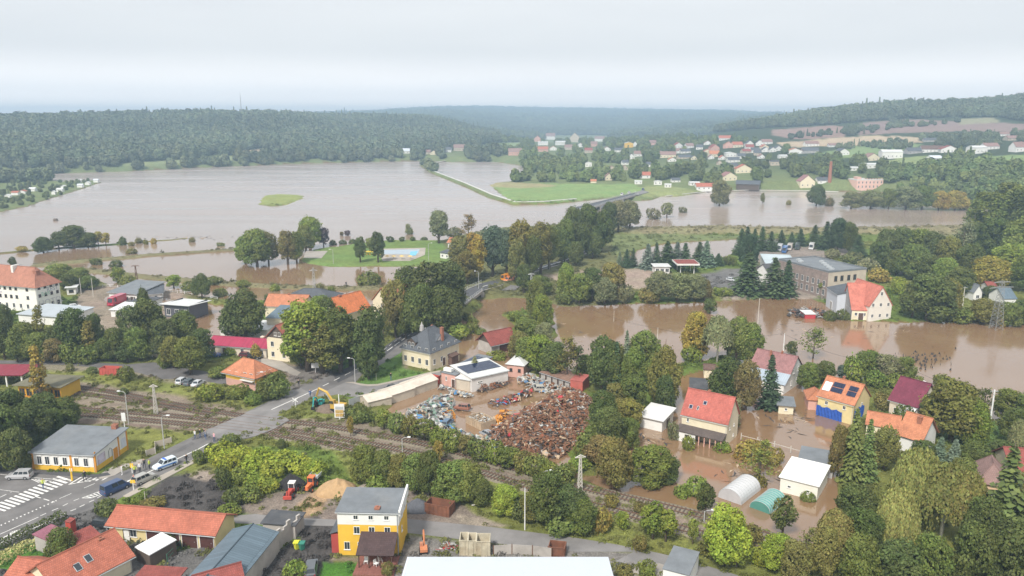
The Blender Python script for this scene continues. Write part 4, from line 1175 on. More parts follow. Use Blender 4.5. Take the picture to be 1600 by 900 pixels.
# raised stretches and bridges
ribbon('road', [(640, 513, .72), (672, 493, 1.6), (700, 474, 2.7), (718, 459, 3.1)], [(655, 526, .72), (690, 501, 1.6), (715, 486, 2.6), (727, 474, 3.1)], ASPHD, main_road, 30)
r2 = ribbon('road', [(752, 442.5, 3.1), (782, 435.5, 2.3), (833, 420, 1.4), (884, 403, 1.1), (915, 389.5, 1.5), (930, 371, 2.5)], [(752, 454, 3.1), (786, 444, 2.3), (833, 424.5, 1.4), (884, 409.5, 1.1), (917, 394.5, 1.5), (934, 374, 2.5)], ASPHD, None, 50)
tag(r2, 'dark road climbing away beyond the bridge between the trees', None, None, 'structure')
ribbon('road_marking', [(752, 448, 3.11), (782, 439.6, 2.31), (833, 422, 1.41), (884, 406, 1.11), (915, 391.8, 1.51)], [(752, 448.5, 3.11), (782, 440.2, 2.31), (833, 422.5, 1.41), (884, 406.5, 1.11), (915, 392.2, 1.51)], PAINT, r2, 40, .012)
for eA, eB in (([(752, 454.2, 3.1), (786, 444.2, 2.3)], [(752, 455, 3.1), (786, 445, 2.3)]), ([(833, 425, 1.4), (884, 410, 1.1), (917, 395, 1.5)], [(833, 426, 1.4), (884, 411, 1.1), (917, 396, 1.5)])):
 ribbon('kerb', eA, eB, CONC, r2, 12, .06)
sheet('road', [(752, 453), (790, 444), (812, 447), (806, 452), (752, 455)], 1.25, ASPH, None, .5, 'grey lay-by beside the far end of the road bridge')
def bridge(label, A, B, zd, piers, rail=True):
 """deck between two edges with girders, kerbs, railings and piers"""
 root = thing('road_bridge', label, 'bridge', at(*A[0][:2], zd))
 o = root.location
 def L3(e): return at(e[0], e[1], zd) - o
 a = [L3(e) for e in A]; c = [L3(e) for e in B]; n = len(a)
 b = MB(); k_ = MB(); r_ = MB()
 for i in range(n - 1):
  b.slab([a[i], c[i], c[i + 1], a[i + 1]], .9)
  for E, s in ((a, 1), (c, -1)):
   d = (c[i] - a[i]).normalized() * .5 * s
   k_.slab([E[i] + Vector((0, 0, .25)), E[i] + d + Vector((0, 0, .25)), E[i + 1] + d + Vector((0, 0, .25)), E[i + 1] + Vector((0, 0, .25))], .3)
   m_ = max(2, int((E[i + 1] - E[i]).length / 2.2))
   for q in range(m_):
    p = E[i].lerp(E[i + 1], q / m_) + d * .4
    r_.box(p.x - .04, p.x + .04, p.y - .04, p.y + .04, .2, 1.25)
   for hz in (.7, 1.22): r_.tube([E[i] + d * .4 + Vector((0, 0, hz)), E[i + 1] + d * .4 + Vector((0, 0, hz))], .05, 4)
 b.build('deck', CONC, root); k_.build('kerb', mat('kerb_stone', (.5, .48, .45)), root); r_.build('railing', mat('rail_white', (.62, .62, .6), .5), root)
 ribbon('roadway', [(e[0], e[1], zd) for e in A], [(e[0], e[1], zd) for e in B], ASPHD, None, 8, .012).parent = root
 for ch in root.children:
  if ch.name.startswith('roadway'): ch.location = -o
 for t in piers:
  i = min(int(t), n - 2); p = a[i].lerp(a[i + 1], t - i); q = c[i].lerp(c[i + 1], t - i)
  d = (q - p).normalized(); w = d.cross(Vector((0, 0, 1))) * .6
  P = [p + d * .3 + w, q - d * .3 + w, q - d * .3 - w, p + d * .3 - w]
  mb = MB(); pts = [(v.x, v.y) for v in P]
  ar = sum(pts[i][0] * pts[(i + 1) % 4][1] - pts[(i + 1) % 4][0] * pts[i][1] for i in range(4))
  mb.prism(pts if ar > 0 else pts[::-1], -zd - 1.5, -.85); mb.build('pier', CONC, root)
 return root
bridge('short concrete road bridge with pale railing beside the tall dark trees', [(716, 461), (734, 450), (753, 442.2)], [(725, 476), (742, 464), (755, 454)], 3.12, [.08, 1.93])
bridge('long low river bridge with piers standing in the flood in the distance', [(896, 325), (914, 320), (945, 312.6), (968, 307), (994, 300.5)], [(899, 330), (925, 325), (950, 316.5), (970, 311.5), (998, 304)], 3.7, [.2, 1.1, 1.5, 1.95, 2.5, 3.1, 3.9])
r3 = ribbon('road', [(990, 301, 3.6), (1008, 296, 2.6), (1016, 293.5, 1.5), (1010, 291.5, 1.2), (994, 288.6, 2.2)], [(996, 305, 3.6), (1014, 300, 2.6), (1024, 295.5, 1.5), (1014, 290.5, 1.2), (994, 286.8, 2.2)], ASPHL, None, 20, .25, 1.0)
tag(r3, 'pale road winding up from the river bridge into the village', None, None, 'structure')

MZ = RZ + .026
def mark(pts, m=PAINT, parent=main_road): return sheet('road_marking', pts, MZ, m, parent)
def mline(p, q, w=.18, z=MZ, parent=main_road, dash=None, m=None):
 a, c = at(*p, z), at(*q, z); d = (c - a); L_ = d.length; d.normalize(); n = Vector((-d.y, d.x, 0)) * w * .5
 segs = [(0, L_)]
 if dash: segs = [(s, min(s + dash[0], L_)) for s in np.arange(0, L_, dash[0] + dash[1])]
 for s, e in segs:
  b = MB(); b.face([a + d * s - n, a + d * e - n, a + d * e + n, a + d * s + n]); b.build('road_marking', m or PAINT, parent)
for k in range(-1, 14):                       # zebra stripes
 x, y = 84 - 7.4 * k, 746.9 + 3.35 * k
 mark([(x, y), (x - 3.9, y + 1.75), (x + 18.8, y + 8.6), (x + 22.7, y + 6.9)])
for k in range(6):                            # hatching at the second crossing
 x = 108 + 10 * k; mark([(x, 756 - k * 1.1), (x + 3, 755.6 - k * 1.1), (x + 21, 745 - k * .9), (x + 18, 745 - k * .9)])
mline((107, 757), (156, 748), .25); mline((156, 748), (172, 743), .25); mline((0, 741), (25, 744), .15); mline((48, 746), (110, 750.5), .15)
for k in range(5): mark([(48 + 5.5 * k, 748.5 + .4 * k), (50 + 5.5 * k, 748.3 + .4 * k), (62 + 5.5 * k, 753.5 - .3 * k), (60 + 5.5 * k, 754 - .3 * k)])
mline((128, 778), (167, 763.5), .2); mline((128, 778), (143, 778), .2); mline((143, 778), (168, 769), .2)
for k in range(6): mark([(133 + 5.8 * k, 776 - 2.1 * k), (135.4 + 5.8 * k, 775.2 - 2.1 * k), (144 + 5 * k, 777 - 1.7 * k), (141.5 + 5 * k, 777.7 - 1.7 * k)])
mline((-30, 848), (60, 808), .16)
for a, c in (((63, 806), (72, 802)), ((81, 798), (91, 794)), ((98, 790.5), (106, 786.6)), ((115, 782.6), (123.5, 779))): mline(a, c, .16)
mline((-30, 862), (87, 810), .2)
for a, c in (((93, 806), (102, 802)), ((110, 798.4), (119, 795)), ((124.5, 791.8), (132, 788.4)), ((139.5, 784.4), (147, 781)), ((152, 777.8), (159.5, 774))): mline(a, c, .2)
for k in range(15): x, y = 0 + 6.1 * k, 820.5 - 2.72 * k; mark([(x, y), (x + 3.4, y - 1.3), (x + 2.6, y + 1.0)])
mline((0, 777), (18, 768.5), .2, dash=(1.2, .8)); mline((55, 775.5), (85, 784.5), .2, dash=(1.5, .8)); mline((93, 779), (165, 748), .14, dash=(2.2, 2.4)); mline((0, 765), (30, 769), .12)
mark([(12, 836), (18, 831), (33, 826), (26, 831.5), (24, 834.5), (16, 836.5)]); mark([(0, 842), (14, 834.4), (15.5, 835.6), (0, 844)])
mline((195, 754), (222, 742.3), .5); mline((222, 742.3), (309, 702), .28); mline((309, 702), (326, 693), .28); mline((424, 640), (484, 613), .3); mline((486, 612.3), (568, 571.5), .25, dash=(2.5, 2.2))
mline((568, 571.5), (593, 556.5), .22, z=MZ + .01); mline((593, 556.5), (640, 523), .25, z=MZ + .01, dash=(4, 1.5)); mline((600, 546), (640, 516.5), .15, z=MZ + .01, dash=(2, 2))
for p, q in (((352, 658.5), (380, 646)), ((364, 663), (420, 657)), ((370, 669), (425, 662)), ((332, 676), (390, 671))): mline(p, q, .35, m=mat('tar_seam', (.05, .048, .045)))
# repair patches
for P in ([(110, 800), (190, 762), (196, 764), (120, 803)], [(230, 725), (300, 690), (304, 693), (240, 728)], [(20, 790), (60, 772), (66, 776), (30, 793)]):
 sheet('patch', P, RZ + .015, asphalt_mat('asphalt_patch', (.12, .115, .113)), main_road)

# ------------------------------------------------------------------ railway tracks
RUST = mat('rusty_rail', (0.16, 0.09, 0.06), .6, .3, 2.0)
SLEEP = mat('sleeper_wood', (0.105, 0.08, 0.065), .9, .35, 1.5)
BAL = asphalt_mat('ballast_stone', (0.21, 0.18, 0.13), .3, 2.0)
def track(label, pts, own_from=0):
 Q = [at(x, y, G + .02) for x, y in pts]
 # smooth resample every 0.75 m
 L_ = [0]
 for i in range(1, len(Q)): L_.append(L_[-1] + (Q[i] - Q[i - 1]).length)
 s = np.arange(0, L_[-1], .75)
 def cr(arr):
  v = np.interp(s, L_, arr); k = np.ones(15) / 15; vp = np.pad(v, 7, 'edge'); vp[:7] = v[0] + (v[0] - v[1:8][::-1]); vp[-7:] = v[-1] + (v[-1] - v[-8:-1][::-1]); return np.convolve(vp, k, 'valid')
 x, y = cr([q.x for q in Q]), cr([q.y for q in Q])
 tx, ty = np.gradient(x), np.gradient(y); l = np.hypot(tx, ty); nx, ny = -ty / l, tx / l
 root = thing('railway_track', label, 'railway track', (x[0], y[0], G), 0, 'railway tracks')
 ox, oy = x[0], y[0]
 b = MB()
 for i in range(len(s) - 1):
  if i % 4 == 0:
   j = min(i + 4, len(s) - 1)
   for a0, a1, z0, z1 in ((-1.9, -1.25, 0, .10), (-1.25, 1.25, .10, .10), (1.25, 1.9, .10, 0)):
    b.face([(x[i] - ox - nx[i] * a0, y[i] - oy - ny[i] * a0, z0), (x[i] - ox - nx[i] * a1, y[i] - oy - ny[i] * a1, z1), (x[j] - ox - nx[j] * a1, y[j] - oy - ny[j] * a1, z1), (x[j] - ox - nx[j] * a0, y[j] - oy - ny[j] * a0, z0)])
 b.build('ballast', BAL, root)
 for sd in (-.75, .75):
  b = MB()
  for i in range(0, len(s) - 3, 3):
   j = i + 3; p = Vector((x[i] - ox + nx[i] * sd, y[i] - oy + ny[i] * sd, .30)); q = Vector((x[j] - ox + nx[j] * sd, y[j] - oy + ny[j] * sd, .30))
   d = (q - p).normalized(); w = Vector((-d.y, d.x, 0)) * .05; dn = Vector((0, 0, .16))
   b.face([p - w, q - w, q + w, p + w]); b.face([p + w, q + w, q + w - dn, p + w - dn]); b.face([q - w, p - w, p - w - dn, q - w - dn])
  b.build('rail', RUST, root)
 sm = MB().box(-.13, .13, -1.3, 1.3, -.02, .13).mesh('sleeper', SLEEP)
 idx = [i for i in range(len(s))]
 Z_ = [proj(x[i], y[i], G) for i in idx]
 vis = [i for i, (u, v) in zip(idx, Z_) if -20 < u < 1620 and v < 915]
 vis.sort(key=lambda i: x[i] ** 2 + y[i] ** 2); own = set(vis[:300])
 rest = MB()
 for i in idx:
  a = math.atan2(ty[i], tx[i]) + _rnd.gauss(0, .015)
  if i in own:
   o = link('sleeper', sm, root, (x[i] - ox, y[i] - oy, .10), a)
  else:
   c_, s_ = math.cos(a), math.sin(a)
   P = [(x[i] - ox + u * c_ - v * s_, y[i] - oy + u * s_ + v * c_, .22) for u, v in ((-.13, -1.3), (.13, -1.3), (.13, 1.3), (-.13, 1.3))]
   rest.face(P)
 if rest.f: tag(rest.build('sleepers', SLEEP, root), None, None, None, 'stuff')
 return root
track('railway track nearest the scrap yard, curving on past the flooded garden', [(60, 600), (107, 604), (178, 613), (244, 627), (320, 641), (390, 652), (450, 659), (524, 668), (649, 691), (707, 705), (800, 731), (862, 749), (902, 760), (960, 775), (1044, 793), (1104, 809), (1200, 838), (1300, 868)])
track('middle railway track between the other two at the level crossing', [(60, 637), (129, 640), (200, 645), (267, 650), (320, 656), (390, 664), (444, 672), (500, 680), (560, 691), (640, 706), (700, 723), (760, 741), (824, 761), (900, 783), (989, 806), (1067, 827), (1182, 857)])
track('short railway siding lowest of the three by the lime green bushes', [(60, 645), (133, 648), (200, 655), (267, 661), (330, 667), (395, 674), (441, 681), (500, 691), (556, 702)])
track('overgrown railway siding ending beside the yellow station shelter', [(100, 612), (155, 619), (200, 626), (250, 634), (300, 642), (330, 648)])

_c = sheet('level_crossing', [(334, 667), (386, 645), (398, 641), (446, 652), (452, 656), (428, 670), (400, 681), (352, 690), (318, 678), (326, 670)], G + .285, ASPHL, None, .3)
tag(_c, 'worn concrete level crossing where the main road passes over the tracks', None, None, 'structure')
# ------------------------------------------------------------------ buildings
GLASS = mat('window_glass', (0.035, 0.042, 0.05), .12, .25, 1.0, spec=.6)
FRAMEW = mat('frame_white', (.78, .77, .74), .5)
FRAMED = mat('frame_brown', (.10, .06, .045), .6)
BRICK = mat('chimney_brick', (.33, .14, .09), .85, .3, 4.0, dirt=.4)
METALG = mat('sheet_grey', (.42, .44, .45), .45, .12, 1.0, .0)
PV = mat('solar_glass', (0.012, 0.02, 0.055), .15, .2, 1.0, spec=.7)
_wm = {}
def win_meshes(w, h, fm, arch=False, gl=None):
 k = (round(w, 2), round(h, 2), fm.name, arch)
 if k in _wm: return _wm[k]
 f = MB(); t = .06 if w < 1.6 else .1
 for x0, x1, z0, z1 in ((-w/2, w/2, 0, t), (-w/2, w/2, h - t, h), (-w/2, -w/2 + t, t, h - t), (w/2 - t, w/2, t, h - t), (-.02, .02, t, h - t)):
  f.box(x0, x1, -.07, .0, z0, z1)
 f.box(-w/2 - .1, w/2 + .1, -.14, 0, -.07, 0)
 if arch: f.box(-w/2 - .06, w/2 + .06, -.09, 0, h, h + .16)
 p = MB().box(-w/2 + .05, w/2 - .05, -.03, -.005, .05, h - .05)
 _wm[k] = (f.mesh('window', fm), p.mesh('pane', gl or GLASS))
 return _wm[k]

def house(label, cat, p0, p1, depth, eave, rise=0.0, roof='gx', wall=None, roofm=None, over=.35, wins=(), doors=(), zg=None, chim=(), name='house',
          band=None, group=None, thick=.16, parapet=0, fm=None, gable=None, sink=.6, eave_back=None, ridge=.5, sky=(), label_parts=None):
 """p0,p1: survey pixels of the left and right foot of the near wall (or Vectors); depth in metres or pixel of the rear corner;
 eave: metres or ('y', row) of the eave above p0"""
 z0 = zg
 A = p0 if isinstance(p0, Vector) else (gnd(*p0) if z0 is None else at(*p0, z0))
 if z0 is None: z0 = max(A.z, 0.0)
 A = Vector((A.x, A.y, z0))
 B = p1 if isinstance(p1, Vector) else at(*p1, z0)
 X = (B - A); X.z = 0; w = X.length; X.normalize(); Y = Vector((-X.y, X.x, 0))
 if isinstance(depth, tuple):
  C = at(depth[0], depth[1], z0); d = abs((C - B).dot(Y)) if len(depth) == 2 else abs((C - A).dot(Y))
 else: d = depth
 h = hgt(A, eave[1]) if isinstance(eave, tuple) else eave
 rz = math.atan2(X.y, X.x)
 root = thing(name, label, cat, A, rz, group)
 root['_w'] = w; root['_d'] = d; root['_h'] = h
 wall = wall or mat('plaster_cream', (.62, .55, .40), .9, .08, .6, dirt=.25)
 roofm = roofm or TILE['red']
 b = MB(); o = over; z = -sink
 def quad(p, q, za, zb, mi=0): b.face([(p[0], p[1], za), (q[0], q[1], za), (q[0], q[1], zb), (p[0], p[1], zb)], mi)
 cs = [(0, 0), (w, 0), (w, d), (0, d)]
 hb = band[0] if band else 0
 for i in range(4):
  p, q = cs[i], cs[(i + 1) % 4]
  top = h
  if roof == 'mono' and i == 2: top = h + rise
  if band and (len(band) < 3 or i in band[2]): quad(p, q, z, hb, 1); quad(p, q, hb, top, 0)
  else: quad(p, q, z, top, 0)
 gm = 0 if gable is None else (2 if band else 1)
 if roof == 'gx':   # ridge parallel to the near wall
  for x, s in ((0, 1), (w, -1)):
   t = [(x, 0, h), (x, d, h), (x, d * ridge, h + rise)]
   b.face(t if s < 0 else t[::-1], gm)
 elif roof == 'gy':
  for y, s in ((0, -1), (d, 1)):
   t = [(0, y, h), (w, y, h), (w * ridge, y, h + rise)]
   b.face(t if s < 0 else t[::-1], gm)
 elif roof == 'mono':
  for x, s in ((0, -1), (w, 1)):
   t = [(x, 0, h), (x, d, h), (x, d, h + rise)]
   b.face(t if s > 0 else t[::-1], 0)
 mats = [wall] + ([band[1]] if band else []) + ([gable] if gable is not None else [])
 b.build('wall', mats, root)
 r = MB(); t = thick; e = .01
 if roof in ('gx', 'gy'):
  if roof == 'gx':
   yr = d * ridge
   s1 = rise / yr; s2 = rise / (d - yr)
   P = lambda x, y, zz: (x, y, zz)
   Q1 = [(-o, -o, h - o * s1), (w + o, -o, h - o * s1), (w + o, yr, h + rise), (-o, yr, h + rise)]
   Q2 = [(w + o, d + o, h - o * s2), (-o, d + o, h - o * s2), (-o, yr, h + rise), (w + o, yr, h + rise)]
   rd = [(-o - .05, yr, h + rise + t * .6), (w + o + .05, yr, h + rise + t * .6)]
  else:
   xr = w * ridge
   s1 = rise / xr; s2 = rise / (w - xr)
   Q1 = [(-o, d + o, h - o * s1), (-o, -o, h - o * s1), (xr, -o, h + rise), (xr, d + o, h + rise)]
   Q2 = [(w + o, -o, h - o * s2), (w + o, d + o, h - o * s2), (xr, d + o, h + rise), (xr, -o, h + rise)]
   rd = [(xr, -o - .05, h + rise + t * .6), (xr, d + o + .05, h + rise + t * .6)]
  up = Vector((0, 0, t + .02))
  r.slab([Vector(p) + up for p in Q1], t); r.slab([Vector(p) + up for p in Q2], t)
  r.tube([Vector(p) + Vector((0, 0, t * .5)) for p in rd], .13, 6)
 elif roof == 'hip':
  k = min(w, d) / 2
  if w >= d: a, c = (k, d / 2), (w - k, d / 2)
  else: a, c = (w / 2, k), (w / 2, d - k)
  s = rise / k; ze = h - o * s; zr = h + rise; up = Vector((0, 0, t + .02))
  c4 = [Vector((-o, -o, ze)), Vector((w + o, -o, ze)), Vector((w + o, d + o, ze)), Vector((-o, d + o, ze))]
  ra, rc = Vector((a[0], a[1], zr)), Vector((c[0], c[1], zr))
  fs = ([c4[0], c4[1], rc, ra], [c4[1], c4[2], rc], [c4[2], c4[3], ra, rc], [c4[3], c4[0], ra]) if w >= d else \
             ([c4[0], c4[1], ra], [c4[1], c4[2], rc, ra], [c4[2], c4[3], rc], [c4[3], c4[0], ra, rc])
  for f in fs: r.slab([p + up for p in f], t)
  r.tube([ra + up, rc + up], .13, 6)
  for p, q in ((c4[0], ra), (c4[1], rc if w >= d else ra), (c4[2], rc), (c4[3], ra if w >= d else rc)): r.tube([p + up, q + up], .11, 5)
 elif roof == 'mono':
  s = rise / d
  r.slab([Vector(p) + Vector((0, 0, t + .02)) for p in [(-o, -o, h - o * s), (w + o, -o, h - o * s), (w + o, d + o, h + rise + o * s), (-o, d + o, h + rise + o * s)]], t)
 elif roof == 'flat':
  r.slab([(-o, -o, h + t), (w + o, -o, h + t), (w + o, d + o, h + t), (-o, d + o, h + t)], t - .01)
  if parapet:
   for x0, x1, y0, y1 in ((-o, w + o, -o, -o + .25), (-o, w + o, d + o - .25, d + o), (-o, -o + .25, -o + .25, d + o - .25), (w + o - .25, w + o, -o + .25, d + o - .25)):
    r.box(x0, x1, y0, y1, h + t + .003, h + t + parapet)
 rf = r.build('roof', roofm, root)
 if roof in ('gx', 'gy', 'hip', 'mono') and w * h > 20:   # gutters and downpipes along the near eave
  if roof != 'gy':
   s_ = {'gx': rise / max(d * ridge, .1), 'hip': rise / (min(w, d) / 2), 'mono': rise / d}[roof]
   zz = h - o * s_ + .02
   g = MB(); g.tube([(-o, -o - .08, zz), (w + o, -o - .08, zz)], .07, 5); g.tube([(w - .15, -o - .08, zz), (w - .15, -.09, zz - .5), (w - .15, -.09, -.3)], .045, 5)
   g.build('gutter', METALG, root)
 faces = {'f': (Vector((0, 0, 0)), Vector((1, 0, 0)), 0.0, w), 'r': (Vector((w, 0, 0)), Vector((0, 1, 0)), R(90), d),
             'b': (Vector((w, d, 0)), Vector((-1, 0, 0)), R(180), w), 'l': (Vector((0, d, 0)), Vector((0, -1, 0)), R(270), d)}
 for wi in wins:
  f, n, zz, ww, hh = wi[:5]; opt = wi[5] if len(wi) > 5 else {}
  o_, dr, an, L_ = faces[f]
  us = opt.get('u') or [(i + .5) / n for i in range(n)]
  fme, pme = win_meshes(ww, hh, opt.get('fm', fm or FRAMEW), opt.get('arch', False))
  for u in us:
   p = o_ + dr * (L_ * u); nn = Vector((math.sin(an), -math.cos(an), 0)) * .004
   q = link('window', fme, root, p + Vector((0, 0, zz)) + nn, an)
   link('pane', pme, q)
 for dd in doors:
  f, u, ww, hh, m = dd[:5]; o_, dr, an, L_ = faces[f]; p = o_ + dr * (L_ * u)
  zz = dd[5] if len(dd) > 5 else 0
  q = MB().box(-ww / 2, ww / 2, -.07, 0, zz, zz + hh).build('door', m, root, p + Vector((math.sin(an), -math.cos(an), 0)) * .004, an)
  fr = MB(); 
  for x0, x1, za, zb in ((-ww/2 - .12, -ww/2 - .002, zz, zz + hh), (ww/2 + .002, ww/2 + .12, zz, zz + hh), (-ww/2 - .12, ww/2 + .12, zz + hh + .002, zz + hh + .12)): fr.box(x0, x1, -.1, 0, za, zb)
  fr.build('frame', FRAMEW if m is not FRAMEW else FRAMED, q)
  MB().box(ww * .3, ww * .3 + .12, -.12, -.07, zz + hh * .45, zz + hh * .45 + .05).build('handle', METALG, q)
 for c in chim:
  u, v, ch = c[:3]; x, y = u * w, v * d; sz = c[3] if len(c) > 3 else .32
  zt = h + (rise if roof != 'flat' else 0)
  m = MB(); m.box(x - sz, x + sz, y - sz, y + sz, h - .3, zt + ch); m.box(x - sz - .06, x + sz + .06, y - sz - .06, y + sz + .06, zt + ch + .002, zt + ch + .12)
  m.box(x - .12, x + .12, y - .12, y + .12, zt + ch + .121, zt + ch + .35)
  m.build('chimney', c[4] if len(c) > 4 else BRICK, rf)
 for s in sky:      # roof lights on the near slope: (u, v up the slope 0..1, w, h)
  u, v, sw, sh = s[:4]; yr = d * ridge; sl = math.atan2(rise, yr)
  y = yr * v; zz = h + rise * v + t + .05
  m = MB(); m.box(-sw/2, sw/2, -sh/2, sh/2, 0, .07); m.box(-sw/2 + .08, sw/2 - .08, -sh/2 + .08, sh/2 - .08, .071, .085, 1)
  q = m.build('skylight', [METALG, PV if len(s) > 4 else GLASS], rf, (u * w, y, zz)); q.rotation_euler = (sl, 0, 0)
 return root

TILE = {
 'red': tile_mat('tiles_red', (.42, .14, .095)), 'orange': tile_mat('tiles_orange', (.54, .22, .12)), 'brown': tile_mat('tiles_brown', (.16, .10, .08)),
 'maroon': tile_mat('sheet_maroon', (.27, .035, .055), .6, 4.0, .33, .12, .45), 'purple': tile_mat('tiles_purple', (.20, .045, .075), .7), 'mauve': tile_mat('tiles_mauve', (.33, .17, .165)),
 'slate': tile_mat('slates_grey', (.11, .12, .135), .8, .3, .3, .2), 'felt': mat('roofing_felt', (.17, .185, .20), .85, .22, .4, dirt=.35, dirtcol=(.26, .26, .25)),
 'blue': tile_mat('sheet_blue_grey', (.12, .165, .20), .55, 6.0, .5, .12, .5), 'pale': mat('sheet_pale', (.60, .61, .60), .6, .1, .5, dirt=.3, dirtcol=(.35, .33, .3)),
 'dkfelt': mat('felt_dark', (.075, .078, .085), .85, .25, .6, dirt=.3, dirtcol=(.2, .19, .18)), 'rustred': tile_mat('tiles_rust', (.30, .085, .07), .7), 'white': tile_mat('sheet_white', (.56, .60, .66), .97, 30.0, 30.0, .04, .45),
 'brick': tile_mat('tiles_brick', (.46, .155, .10)), 'dust': tile_mat('tiles_dusty', (.30, .19, .17), .8)}
PL = {
 'cream': mat('plaster_cream_pale', (.72, .64, .47), .9, .08, .6, dirt=.25, dirtcol=(.35, .3, .22)), 'white': mat('plaster_white', (.74, .73, .70), .9, .06, .6, dirt=.25, dirtcol=(.45, .43, .4)),
 'yellow': mat('plaster_yellow', (.72, .44, .05), .9, .1, .5, dirt=.2, dirtcol=(.5, .3, .08)), 'pink': mat('plaster_pink', (.60, .35, .29), .9, .1, .6, dirt=.4, dirtcol=(.35, .25, .2)),
 'beige': mat('plaster_beige', (.52, .45, .36), .9, .12, .5, dirt=.45, dirtcol=(.28, .24, .2)), 'grey': mat('plaster_grey', (.38, .37, .36), .9, .15, .4, dirt=.5, dirtcol=(.2, .19, .18)),
 'raw': mat('raw_concrete', (.42, .39, .36), .95, .2, .35, dirt=.6, dirtcol=(.2, .18, .16)), 'dark': mat('dark_boarding', (.10, .075, .06), .9, .25, 1.5),
 'brick': mat('dark_brickwork', (.27, .215, .19), .95, .3, .8, dirt=.4, dirtcol=(.12, .1, .09)), 'orange': mat('quoin_orange', (.62, .27, .04), .9, .1, .6), 'sand': mat('plaster_sand', (.66, .58, .47), .9, .08, .6, dirt=.3, dirtcol=(.4, .33, .26)),
 'ltyellow': mat('plaster_pale_yellow', (.70, .58, .30), .9, .08, .6, dirt=.3, dirtcol=(.4, .33, .22))}
GAR = mat('garage_brown', (.085, .035, .03), .6, .2, 2.0)
# ------------------------------------------------------------------ named buildings near the camera
def sub_win(f, n, z, w, h, **k): return (f, n, z, w, h, k)
# long yellow and white building by the junction
H1 = house('long low yellow and white building with grey roof by zebra crossing', 'building', (53, 733), (150, 738), (201, 702), ('y', 706), .9, 'mono', PL['white'], TILE['felt'], .4,
 [sub_win('f', 0, 1.15, .95, 1.7, arch=True, u=[.115, .24, .38, .525, .71, .86])], [('r', .60, 1.5, 2.3, PL['orange'])],
 band=(1.05, PL['yellow']), chim=((.83, .97, .9, .5),))
def extras(root, *bs):
 for nm, b, m in bs: b.build(nm, m, root)
w_, d_, h_ = H1['_w'], H1['_d'], H1['_h']
q_ = MB()
for x in (0, w_ * .62, w_ - .01): q_.box(x - .22, x + .22, -.06, .0, -.2, h_ - .05)
for y in (d_ * .02, d_ * .72, d_ * .98): q_.box(w_, w_ + .06, y - .2, y + .2, -.2, h_ + .5)
extras(H1, ('pilaster', q_, PL['orange']))
q_ = MB().box(w_ + .01, w_ + .07, d_ * .08, d_ * .30, 1.1, 3.0); q_.build('wall_painting', mat('mural_lilac', (.55, .50, .58), .9, .3, .9, dirt=.8, dirtcol=(.30, .16, .14)), H1)
MB().box(w_ + .01, w_ + .07, d_ * .80, d_ * .93, 1.2, 3.1).build('wall_painting', mat('mural_pale', (.60, .62, .70), .9, .12, .8), H1)
q_ = MB().tube([(w_ + .09, d_ * .40, 1.0), (w_ + .09, d_ * .40, 2.5), (w_ + .09, d_ * .45, 2.95), (w_ + .09, d_ * .5, 2.5), (w_ + .09, d_ * .5, 1.0)], .07, 4); q_.build('blind_arch', PL['grey'], H1)
# yellow and white three storey house
H2 = house('tall yellow and white house with grey roof and brown porch', 'house', (530, 867), (625, 869), 7.0, ('y', 800), .35, 'mono', PL['white'], TILE['felt'], .25,
 [sub_win('f', 0, 6.2, .75, .75, u=[.30, .545, .80]), sub_win('f', 0, 3.75, .95, 1.25, u=[.31, .555, .81]), sub_win('f', 0, 1.0, .9, 1.35, u=[.14, .36]), sub_win('r', 0, 5.6, .6, .8, u=[.35, .7]), sub_win('r', 0, 3.2, .6, .9, u=[.3])],
 [], band=(5.3, PL['yellow']), chim=((.64, .12, .05, .38),))
w_, d_, h_ = H2['_w'], H2['_d'], H2['_h']
b = MB(); b.face([(w_ + .02, -.2, h_ - .4), (w_ + .02, d_ + .3, h_ - .4), (w_ + .02, d_ + .3, h_ + 1.2), (w_ + .02, -.2, h_ + .45)]); b.face([(w_ + .32, -.2, h_ - .4), (w_ + .32, -.2, h_ + .45), (w_ + .32, d_ + .3, h_ + 1.2), (w_ + .32, d_ + .3, h_ - .4)])
b.face([(w_ + .02, -.2, h_ + .45), (w_ + .32, -.2, h_ + .45), (w_ + .32, -.2, h_ - .4), (w_ + .02, -.2, h_ - .4)]); b.face([(w_ + .02, -.2, h_ + .45), (w_ + .02, d_ + .3, h_ + 1.2), (w_ + .32, d_ + .3, h_ + 1.2), (w_ + .32, -.2, h_ + .45)])
b.build('parapet', PL['white'], H2)
b = MB(); b.slab([(w_ * .38, -4.0, 2.5), (w_ * .98, -4.0, 2.5), (w_ * .98, -.02, 4.2), (w_ * .38, -.02, 4.2)], .14); b.build('porch_roof', tile_mat('shingle_brown', (.085, .055, .055), .8), H2)
for u in (.42, .58, .76, .94): MB().box(w_ * u - .08, w_ * u + .08, -3.8, -3.64, 0, 2.5).build('post', FRAMED, H2)
b = MB().box(w_ * .36, w_ * 1.0, -5.6, -.05, 0, .22)
for k in range(14): b.box(w_ * .36 + k * .45, w_ * .36 + k * .45 + .4, -5.6, -.1, .221, .25)
b.build('deck', mat('deck_red_brown', (.24, .10, .08), .8, .2, 2), H2)
b = MB().box(-1.3, -.05, .6, 5.0, 0, 3.3); b.build('side_shed', mat('shed_red', (.40, .07, .06), .7, .15), H2)
b = MB().slab([(-1.5, .4, 3.4), (-.02, .4, 3.9), (-.02, 5.2, 3.9), (-1.5, 5.2, 3.4)], .08); b.build('side_shed_roof', TILE['slate'], H2)
MB().tube([(w_ - .25, -.12, h_ - .2), (w_ - .25, -.12, .1)], .06, 6).build('downpipe', METALG, H2)
